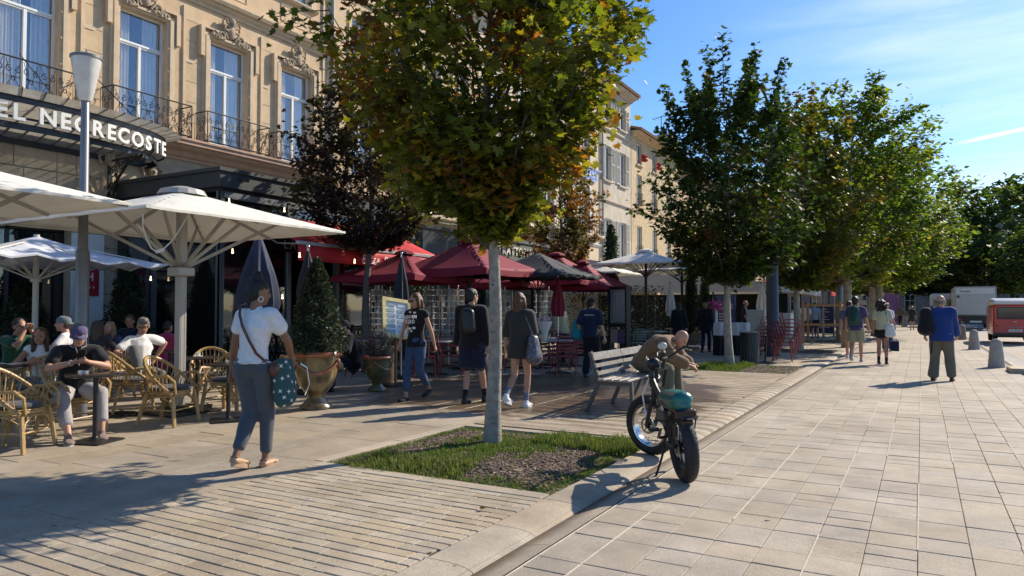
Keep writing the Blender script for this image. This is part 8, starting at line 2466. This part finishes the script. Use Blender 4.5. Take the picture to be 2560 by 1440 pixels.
bag('basket_bag', 'large woven straw basket carried by the person in the black jacket', 'bag', t, [capsule(tb + Vector((-.10, 0, .10)), tb + Vector((.10, 0, .10)), .11, .11), capsule(tb + Vector((-.09, 0, -.06)), tb + Vector((.09, 0, -.06)), .13, .13)], mat('straw', (.28, .20, .11), .9, var=.3, vscale=40), vox=.015, straps=[([tb + Vector((-.1, 0, .18)), tb + Vector((-.05, 0, .36)), tb + Vector((.05, 0, .36)), tb + Vector((.1, 0, .18))], [(0, -1, 0)] * 4, .02)])
far('waiter with shaved head in a dark waistcoat standing side-on under the pale canopy', 1862, 29, (1, .1), 1.80, hair='fringe', hcol='dark', top=dict(m=C_NAVY, g=.016, sleeve=.7, hem=.03), bottom=dict(kind='trousers', m=C_BLACK, g=.015), vox=.016, feet=((-.1, 0, 0), (.1, 0, 0)), hands=((-.26, .1, .86), (.26, .15, .9)))
far('person in a white T-shirt and dark trousers behind the far maple trunk', 1990, 34.5, (.1, 1), 1.66, hair='long', hcol='dark', female=True, top=dict(m=C_WHITE, g=.02, sleeve=.6, hem=.05), bottom=dict(kind='trousers', m=C_BLACK, g=.02), vox=.02)
far('man in a white T-shirt and grey shorts right of the far maple trunk', 2013, 34, (.2, 1), 1.76, hair='short', hcol='dark', top=dict(m=C_WHITE, g=.02, sleeve=.6, hem=.05), bottom=dict(kind='shorts', m=C_GREY, g=.02, len=.8), vox=.02)
far('man in a pale blue T-shirt and dark shorts left of the stake frame', 2036, 35, (.2, 1), 1.78, hair='short', hcol='brown', top=dict(m=C_LDEN, g=.02, sleeve=.6, hem=.05), bottom=dict(kind='shorts', m=C_NAVY, g=.02, len=.8), vox=.02)
far('person in a white apron bending over a table behind the folded wine red parasol', 1408, 19.6, (-.8, .3), 1.66, hair='bun', hcol='blond', female=True, top=dict(m=C_PALE, g=.02, sleeve=1.3, hem=.12), bottom=dict(kind='trousers', m=C_BLACK, g=.02), lean=.3, vox=.016)
# pink balloon-like flower bunch above the basket carrier
b = MB()
for i in range(46): b.ell((rnd.gauss(0, .10), rnd.gauss(0, .10), rnd.gauss(0, .085)), rnd.uniform(.03, .05), 6, 5)
fp = at(1790, 23.8); o = b.obj('flower_bunch', mat('pink_petals', (.62, .07, .20), .6, var=.9, vscale=14), None, loc=(fp[0], fp[1], 1.53)); tag(o, 'round bunch of pink flowers on a white stand beside the person in the black jacket', 'flowers')
b = MB(); b.cyl((0, 0, -1.53), (0, 0, -.1), .05); b.lathe([(.14, -1.53), (.14, -1.45), (.05, -1.42)], 10); b.obj('white_stand', M_WHITE, o)
# ------------------------------------------------------------------ the fat-tyred electric bike
M_TYRE = mat('tyre_rubber', (.013, .013, .014), .65, var=.2, vscale=30, bump=.3, bscale=80)
M_RIM = mat('rim_black', (.02, .02, .022), .25, .6)
M_CHROME = mat('bright_rim', (.55, .55, .55), .15, 1.0, var=.03)
M_TEAL = mat('teal_vinyl', (.012, .13, .11), .35, var=.12, spec=.6)
rear = Vector((*G(1716, 1205), 0)); front = Vector((*G(1634, 1136), 0))
bk = thing('electric_bike', 'black fat-tyred electric bike with a teal seat parked on its stand by the grass bed', 'electric bike', (rear.x, rear.y, 0))
dirv = (front - rear); wb = 1.13; by = math.atan2(dirv.y, dirv.x) - PI / 2
bk.rotation_euler = (0, RAD(-5), by)
RW = .30; TW = .062
def wheel(parent, name, steer=0.0, reflector=False):
 w = empty(name, (0, 0, RW), parent=parent)
 b = MB(); m_, n = 40, 12; V = []
 for i in range(m_):
  a = 2 * PI * i / m_
  for k in range(n):
   c = 2 * PI * k / n; r = RW - .052 + .052 * math.cos(c) + (.003 if (i + k) % 2 and abs(c - PI) > 2.2 else 0); x = TW * math.sin(c)
   V.append((x, r * math.cos(a), r * math.sin(a)))
 b.add(V, [(i * n + k, i * n + (k + 1) % n, ((i + 1) % m_) * n + (k + 1) % n, ((i + 1) % m_) * n + k) for i in range(m_) for k in range(n)])
 b.obj('tyre', M_TYRE, w)
 b = MB()
 for i in range(40):
  a = 2 * PI * i / 40
  for sx in (-1, 1):
   p = Vector((sx * .004, (RW + .001) * math.cos(a), (RW + .001) * math.sin(a))); q = Vector((sx * .045, (RW - .018) * math.cos(a + .09), (RW - .018) * math.sin(a + .09)))
   b.bar(p, q, .010, .006, up=(0, math.cos(a), math.sin(a)))
 tag(b.obj('tread_block', M_TYRE, w, False), kind='stuff')
 b = MB(); V = []; prof = [(-.038, RW - .098), (-.040, RW - .088), (-.030, RW - .092), (.030, RW - .092), (.040, RW - .088), (.038, RW - .098), (.030, RW - .108), (-.030, RW - .108)]
 n = len(prof)
 for i in range(m_):
  a = 2 * PI * i / m_
  for x, r in prof: V.append((x, r * math.cos(a), r * math.sin(a)))
 b.add(V, [(i * n + k, i * n + (k + 1) % n, ((i + 1) % m_) * n + (k + 1) % n, ((i + 1) % m_) * n + k) for i in range(m_) for k in range(n)])
 b.obj('rim', M_CHROME if name == 'front_wheel' else M_RIM, w)
 b = MB(); b.cyl((-.05, 0, 0), (.05, 0, 0), .035 if name == 'front_wheel' else .06, n=14); b.cyl((-.085, 0, 0), (.085, 0, 0), .012); b.obj('axle', M_RIM, w)
 for i in range(24):
  b = MB(); a = 2 * PI * i / 24; a2 = a + (.35 if i % 2 else -.35); sx = 1 if i % 4 < 2 else -1
  b.tube([(sx * .035, .035 * math.cos(a), .035 * math.sin(a)), (0, (RW - .10) * math.cos(a2), (RW - .10) * math.sin(a2))], .0016, 4); b.obj('spoke', M_STEEL, w)
 b = MB(); V = []
 for i in range(24):
  a = 2 * PI * i / 24; V += [(-.055, .085 * math.cos(a), .085 * math.sin(a)), (-.055, .06 * math.cos(a), .06 * math.sin(a))]
 b.add(V, [(2 * i, 2 * ((i + 1) % 24), 2 * ((i + 1) % 24) + 1, 2 * i + 1) for i in range(24)])
 for i in range(6): a = i * PI / 3; b.bar((-.055, .03 * math.cos(a), .03 * math.sin(a)), (-.055, .07 * math.cos(a + .3), .07 * math.sin(a + .3)), .003, .012)
 o = b.obj('brake_disc', M_STEEL, w, False); o.modifiers.new('t', 'SOLIDIFY').thickness = .002
 if reflector: b = MB(); b.obox((0, -.10, .10), (.012, .022, .09), M=Matrix.Rotation(RAD(-30), 3, 'X')); b.obj('reflector', mat('amber_reflector', (.9, .35, .01), .3, spec=.8), w, False)
 return w
wheel(bk, 'rear_wheel')
fwh = wheel(bk, 'front_wheel', reflector=True)
fwh.location = (0, wb, RW); fwh.rotation_euler = (0, 0, RAD(38))
steer = Matrix.Translation((0, wb, 0)) @ Matrix.Rotation(RAD(38), 4, 'Z') @ Matrix.Translation((0, -wb, 0))
def S(x, y, z): return tuple(steer @ Vector((x, y, z)))
b = MB()                                                   # main frame
for pts, r in (([(0, .06, .58), (0, .45, .56), (0, .78, .70), (0, .90, .78)], .024), ([(0, .90, .78), (0, .70, .52), (0, .44, .30)], .026), ([(0, .44, .30), (0, .36, .56)], .022), ([(0, .90, .70), (0, .92, .84)], .03)):
 b.tube(pts, r, 9)
for sx in (-1, 1): b.tube([(sx * .02, .44, .30), (sx * .075, .25, .29), (sx * .078, 0, .30)], .013, 7); b.tube([(sx * .02, .42, .56), (sx * .078, .20, .56), (sx * .078, -.05, .50), (sx * .078, 0, .30)], .013, 7)
b.obj('frame', M_BLACK, bk)
b = MB(); b.cbox(-.045, .045, .40, .70, .40, .53, .015); b.obj('battery', M_ANTH, bk)
b = MB()                                                   # fork and bars, turned
for sx in (-1, 1): b.tube([S(sx * .075, wb, .30), S(sx * .075, wb - .10, .56), S(sx * .07, wb - .20, .86)], [.020, .022, .016], 8)
b.bar(S(-.09, wb - .13, .66), S(.09, wb - .13, .66), .04, .03); b.bar(S(-.09, wb - .20, .86), S(.09, wb - .20, .86), .04, .025)
b.obj('fork', M_BLACK, bk)
b = MB(); b.tube([S(-.27, wb - .44, 1.03), S(-.16, wb - .36, 1.05), S(-.06, wb - .24, .96), S(.06, wb - .24, .96), S(.16, wb - .36, 1.05), S(.27, wb - .44, 1.03)], .013, 8); b.cyl(S(0, wb - .21, .86), S(0, wb - .24, .96), .018); b.obj('handlebar', M_BLACK, bk)
for sx in (-1, 1):
 b = MB(); b.cyl(S(sx * .19, wb - .385, 1.045), S(sx * .28, wb - .45, 1.03), .019, n=9); b.obj('grip', M_TYRE, bk)
 b = MB(); b.tube([S(sx * .16, wb - .34, 1.05), S(sx * .19, wb - .31, 1.04), S(sx * .27, wb - .37, 1.01)], .006, 5); b.obj('brake_lever', M_STEEL, bk)
b = MB(); b.ell(S(0, wb - .10, .90), (.07, .05, .07), 12, 8); b.obj('headlight', M_BLACK, bk)
b = MB(); b.ell(S(-.22, wb - .40, 1.10), (.045, .018, .035), 10, 7); b.tube([S(-.19, wb - .38, 1.05), S(-.21, wb - .40, 1.08)], .005, 5); b.obj('mirror', mat('cream_plastic', (.6, .56, .45), .4), bk)
b = MB()
for k in range(5): b.tube([S(-.2 + .1 * k, wb - .33, 1.05), S(-.05 + .03 * k, wb - .04 + .02 * k, .98), S(.02 * (k - 2), wb - .14, .78), (0, .85, .66), (.02 * (k - 2), .62, .56)], .0045, 5, cap=False)
b.obj('brake_cable', M_BLACK, bk)
b = MB(); b.tube([S(-.10, wb - .12, .80), S(-.09, wb - .0, .60), S(-.085, wb - .02, .38)], .008, 6); b.tube([S(-.1, wb - .2, .62), S(-.18, wb - .3, .60), S(-.18, wb - .34, .52), S(-.05, wb - .2, .55)], .006, 5); b.tube([S(-.1, wb - .1, .58), S(.1, wb - .1, .58)], .007, 5); b.obj('white_fender_stay', M_FRAME, bk)
# seat
T_ = [capsule((0, -.10, .70), (0, .16, .685), .075, .080, (1, 0, 0), 1.25), capsule((0, .16, .685), (0, .46, .665), .080, .055, (1, 0, 0), 1.15), capsule((0, -.12, .66), (0, .1, .655), .06, .07, (1, 0, 0), 1.3)]
link('seat', remesh(T_, .008, 'seat', M_TEAL, fold=.0, smooth=4), bk)
b = MB(); b.cbox(-.075, .075, -.15, .42, .595, .635, .012); b.obj('seat_base', M_BLACK, bk)
b = MB(); b.cbox(-.085, .085, -.20, -.16, .56, .63, .01); b.cbox(-.05, .05, -.205, -.165, .50, .55, .008); b.obj('tail_lamp', mat('tail_lamp_dark', (.02, .006, .006), .35), bk)
# rear mudguard
b = MB(); V = []
for i in range(13):
 a = RAD(35 + 95 * i / 12)
 for x, dr in ((-.062, -.012), (-.03, .012), (.03, .012), (.062, -.012)): V.append((x, (RW + .028 + dr) * math.cos(a), RW + (RW + .028 + dr) * math.sin(a)))
b.add(V, [(4 * i + k, 4 * i + k + 1, 4 * i + k + 5, 4 * i + k + 4) for i in range(12) for k in range(3)])
o = b.obj('mudguard', M_BLACK, bk); o.modifiers.new('t', 'SOLIDIFY').thickness = .003
b = MB(); b.cyl((.03, .44, .30), (.07, .44, .30), .06, n=16); b.cyl((-.09, .44, .30), (.12, .44, .30), .014); b.obj('crank_set', M_RIM, bk)
for sx, dy, dz in ((1, .12, -.10), (-1, -.12, .10)):
 b = MB(); b.bar((sx * .10, .44, .30), (sx * .10, .44 + dy, .30 + dz), .022, .014); b.obj('crank_arm', M_RIM, bk, False)
 b = MB(); b.cbox(sx * .16 - .045, sx * .16 + .045, .44 + dy - .045, .44 + dy + .045, .30 + dz - .012, .30 + dz + .012, .005); b.obj('pedal', M_BLACK, bk)
b = MB(); b.tube([(.05, .44, .335), (.055, .2, .335), (.055, 0, .335), (.055, -.035, .30), (.055, 0, .265), (.055, .2, .255), (.05, .44, .245)], .006, 5); b.obj('chain', M_STEEL, bk)
b = MB(); b.tube([(-.05, .36, .28), (-.13, .28, .14), (-.215, .22, -.01)], .011, 6); b.cyl((-.215, .22, -.012), (-.225, .20, .012), .018); b.obj('kickstand', M_BLACK, bk)
b = MB()
for sx in (-1, 1): b.bar((sx * .12, -.02, .52), (sx * .17, .10, .52), .03, .012); b.bar((sx * .08, 0, .3), (sx * .13, .0, .52), .01)
b.obj('foot_peg', M_BLACK, bk)

# ------------------------------------------------------------------ red vintage van, white lorry, white van
def prof_body(b, prof, x0, x1, crown=0.0):
 pass
M_VRED = mat('van_red', (.50, .014, .016), .3, var=.06, spec=.6, coat=.5)
M_VWH = mat('van_white', (.62, .61, .58), .35, var=.05, coat=.3)
M_VGL = mat('vehicle_glass', (.03, .04, .045), .05, spec=1.0, alpha=.75)

vx, vy = 2.62, 36.6
rv = thing('vintage_van', 'red vintage van with a pale roof seen from behind at the right edge', 'van', (vx + .78, vy, 0))
rv.scale = (.9, .9, .87)
def rounded(w, z0, z1, r, n=6, topr=None):
 topr = topr or r; P = []
 for cx, cz, a0, rr_ in ((w / 2 - r, z0 + r, -PI / 2, r), (w / 2 - topr, z1 - topr, 0, topr), (-w / 2 + topr, z1 - topr, PI / 2, topr), (-w / 2 + r, z0 + r, PI, r)):
  for i in range(n + 1): a = a0 + PI / 2 * i / n; P.append((cx + rr_ * math.cos(a), cz + rr_ * math.sin(a)))
 return P
def loft(secs, closed_ends=True):
 b = MB(); n = len(secs[0][1]); V = []
 for y, P in secs: V += [(x, y, z) for x, z in P]
 F = [(i * n + k, i * n + (k + 1) % n, (i + 1) * n + (k + 1) % n, (i + 1) * n + k) for i in range(len(secs) - 1) for k in range(n)]
 if closed_ends: F += [tuple(range(n)), tuple((len(secs) - 1) * n + k for k in range(n - 1, -1, -1))]
 b.add(V, F); return b
W_ = 1.75
secs = [(0.0, rounded(W_ - .16, .42, 1.82, .10, topr=.16)), (.06, rounded(W_ - .04, .38, 1.90, .12, topr=.22)), (.2, rounded(W_, .36, 1.93, .12, topr=.25)), (2.0, rounded(W_, .36, 1.95, .12, topr=.25)), (3.7, rounded(W_, .36, 1.90, .12, topr=.25)), (4.2, rounded(W_ - .14, .40, 1.2, .12, topr=.2))]
loft(secs).obj('body', M_VRED, rv)
secs = [(-.06, rounded(W_ - .12, 1.88, 2.02, .05, topr=.06)), (.1, rounded(W_ + .02, 1.88, 2.12, .05, topr=.1)), (1.8, rounded(W_ + .02, 1.88, 2.2, .05, topr=.16)), (3.6, rounded(W_ - .1, 1.84, 2.05, .05, topr=.1))]
loft(secs).obj('roof', M_VWH, rv)
b = MB(); b.add([(x, -.006, z) for x, z in rounded(1.34, 1.20, 1.72, .08)] + [(x, .05, z) for x, z in rounded(1.34, 1.20, 1.72, .08)], [tuple(range(27, -1, -1))] + [(k, (k + 1) % 28, 28 + (k + 1) % 28, 28 + k) for k in range(28)]); b.obj('rear_window', M_VGL, rv)
b = MB(); P = rounded(1.38, 1.18, 1.74, .09); b.tube([(x, -.012, z) for x, z in P], .016, 5, closed=True); b.obj('window_rubber', M_BLACK, rv)
b = MB(); b.box(-.85, .85, -.08, .0, .38, .50); b.obj('bumper', M_BLACK, rv)
for sx in (-1, 1):
 b = MB(); b.ell((sx * .70, -.01, 1.0), (.05, .025, .05), 12, 8); b.obj('rear_light', mat('amber_lamp', (.7, .2, .02), .3), rv)
 b = MB(); b.ell((sx * .70, -.01, .84), (.05, .025, .05), 12, 8); b.obj('rear_light', mat('red_lamp', (.5, .01, .01), .3), rv)
b = MB(); b.box(-.26, .26, -.092, -.081, .56, .68); b.obj('number_plate', M_WHITE, rv, False)
text_on(rv, '66 311 44', (0, -.094, .585), (1, 0, 0), (0, 0, 1), .11, M_BLACK, .002, .0)
b = MB(); b.cbox(-.06, .06, -.03, .0, 1.03, 1.07, .008); b.cyl((-.3, -.01, .78), (.3, -.01, .78), .012); b.obj('tailgate_handle', M_STEEL, rv)
for sx in (-1, 1):
 for y in (.75, 3.4):
  b = MB(); b.lathe([(.18, -.09), (.30, -.09), (.33, -.05), (.33, .05), (.30, .09), (.18, .09)], 20, (sx * (W_ / 2 - .14), y, .33), 'x'); w = b.obj('wheel', M_TYRE, rv)
b = MB(); b.box(-.6, .6, 1.0, 3.0, .25, .36); b.obj('underbody', M_BLACK, rv)
b = MB(); b.box(-.3, .3, .6, .75, 1.05, 1.62); b.box(-.75, -.2, 2.4, 2.6, .9, 1.6); b.obj('seat_back', M_BLACK, rv)

lx, ly = 3.05, 56.0
lo = thing('box_lorry', 'white box lorry seen from behind beneath the dark trees', 'lorry', (at(2438, 50)[0], at(2438, 50)[1], 0))
b = MB(); b.cbox(-1.22, 1.22, 0, 7.0, 1.0, 2.98, .04); b.obj('box_body', M_VWH, lo)
b = MB(); b.box(-1.24, 1.24, -.03, 0, 2.92, 3.0); b.box(-1.24, -1.17, -.03, 0, 1.0, 2.92); b.box(1.17, 1.24, -.03, 0, 1.0, 2.92); b.obj('rear_frame', mat('grey_trim', (.35, .35, .34), .4), lo, False)
b = MB(); b.cbox(-1.15, 1.15, -.05, -.004, 1.05, 2.45, .01); b.obj('tail_lift', mat('tail_lift_grey', (.50, .49, .46), .4, var=.08), lo, False)
b = MB(); b.cbox(-1.15, 1.15, -.035, -.004, 2.47, 2.88, .01); b.obj('roller_door', M_VWH, lo, False)
text_on(lo, 'TRANS', (-.62, -.04, 2.6), (1, 0, 0), (0, 0, 1), .18, M_BLACK, .003, .004)
b = MB(); b.obox((-1.0, -.06, 2.3), (.16, .02, .16)); b.obj('warning_plate', M_ANTH, lo, False)
b = MB(); b.box(-1.15, 1.15, -.02, .3, .55, .98); b.box(-.7, .7, -.12, -.02, .42, .72); b.obj('chassis', M_BLACK, lo, False)
for sx in (-1, 1):
 b = MB(); b.cbox(sx * .98 - .16, sx * .98 + .16, -.06, -.02, .62, .76, .01); b.obj('rear_light', mat('red_lamp', (.5, .01, .01), .3), lo)
 b = MB(); b.lathe([(.25, -.15), (.42, -.15), (.46, -.1), (.46, .1), (.42, .15), (.25, .15)], 20, (sx * 1.0, 1.4, .46), 'x'); b.obj('wheel', M_TYRE, lo)
 b = MB(); b.lathe([(.25, -.15), (.42, -.15), (.46, -.1), (.46, .1), (.42, .15), (.25, .15)], 20, (sx * 1.0, 6.2, .46), 'x'); b.obj('wheel', M_TYRE, lo)
b = MB(); b.cbox(-.35, .35, -.13, -.12, .5, .62, .004); b.obj('number_plate', M_WHITE, lo, False)
b = MB(); b.cbox(-1.1, 1.1, 7.2, 8.8, .6, 2.5, .15); b.obj('cab', M_VWH, lo)
wv = thing('white_van', 'white van with dark lettering on its side, partly behind the low plane leaves', 'van', (at(2362, 57)[0], at(2362, 57)[1], 0), .0)
secs = [(-.0, rounded(1.9, .5, 2.6, .12, topr=.15)), (.05, rounded(2.0, .45, 2.66, .14, topr=.18)), (3.6, rounded(2.0, .45, 2.66, .14, topr=.18)), (4.7, rounded(1.95, .45, 1.6, .14, topr=.3)), (5.4, rounded(1.85, .45, 1.25, .14, topr=.25))]
loft(secs).obj('body', M_VWH, wv)
b = MB(); b.box(-.8, -.08, -.012, .0, 1.55, 2.2); b.box(.08, .8, -.012, .0, 1.55, 2.2); b.obj('rear_window', M_VGL, wv, False)
text_on(wv, 'METTI', (-.2, -.02, 1.2), (1, 0, 0), (0, 0, 1), .28, M_BLACK, .004, .004)
text_on(wv, 'METTI', (-1.004, 1.6, 1.5), (0, -1, 0), (0, 0, 1), .42, M_BLACK, .004, .006)
for sx in (-1, 1):
 for y in (.9, 4.3):
  b = MB(); b.lathe([(.2, -.1), (.31, -.1), (.35, -.06), (.35, .06), (.31, .1), (.2, .1)], 18, (sx * .9, y, .35), 'x'); b.obj('wheel', M_TYRE, wv)
 b = MB(); b.cbox(sx * .93 - .05, sx * .93 + .05, -.03, .0, 1.0, 1.4, .01); b.obj('rear_light', mat('red_lamp', (.5, .01, .01), .3), wv)
bpy.data.scenes.remove(TMP)
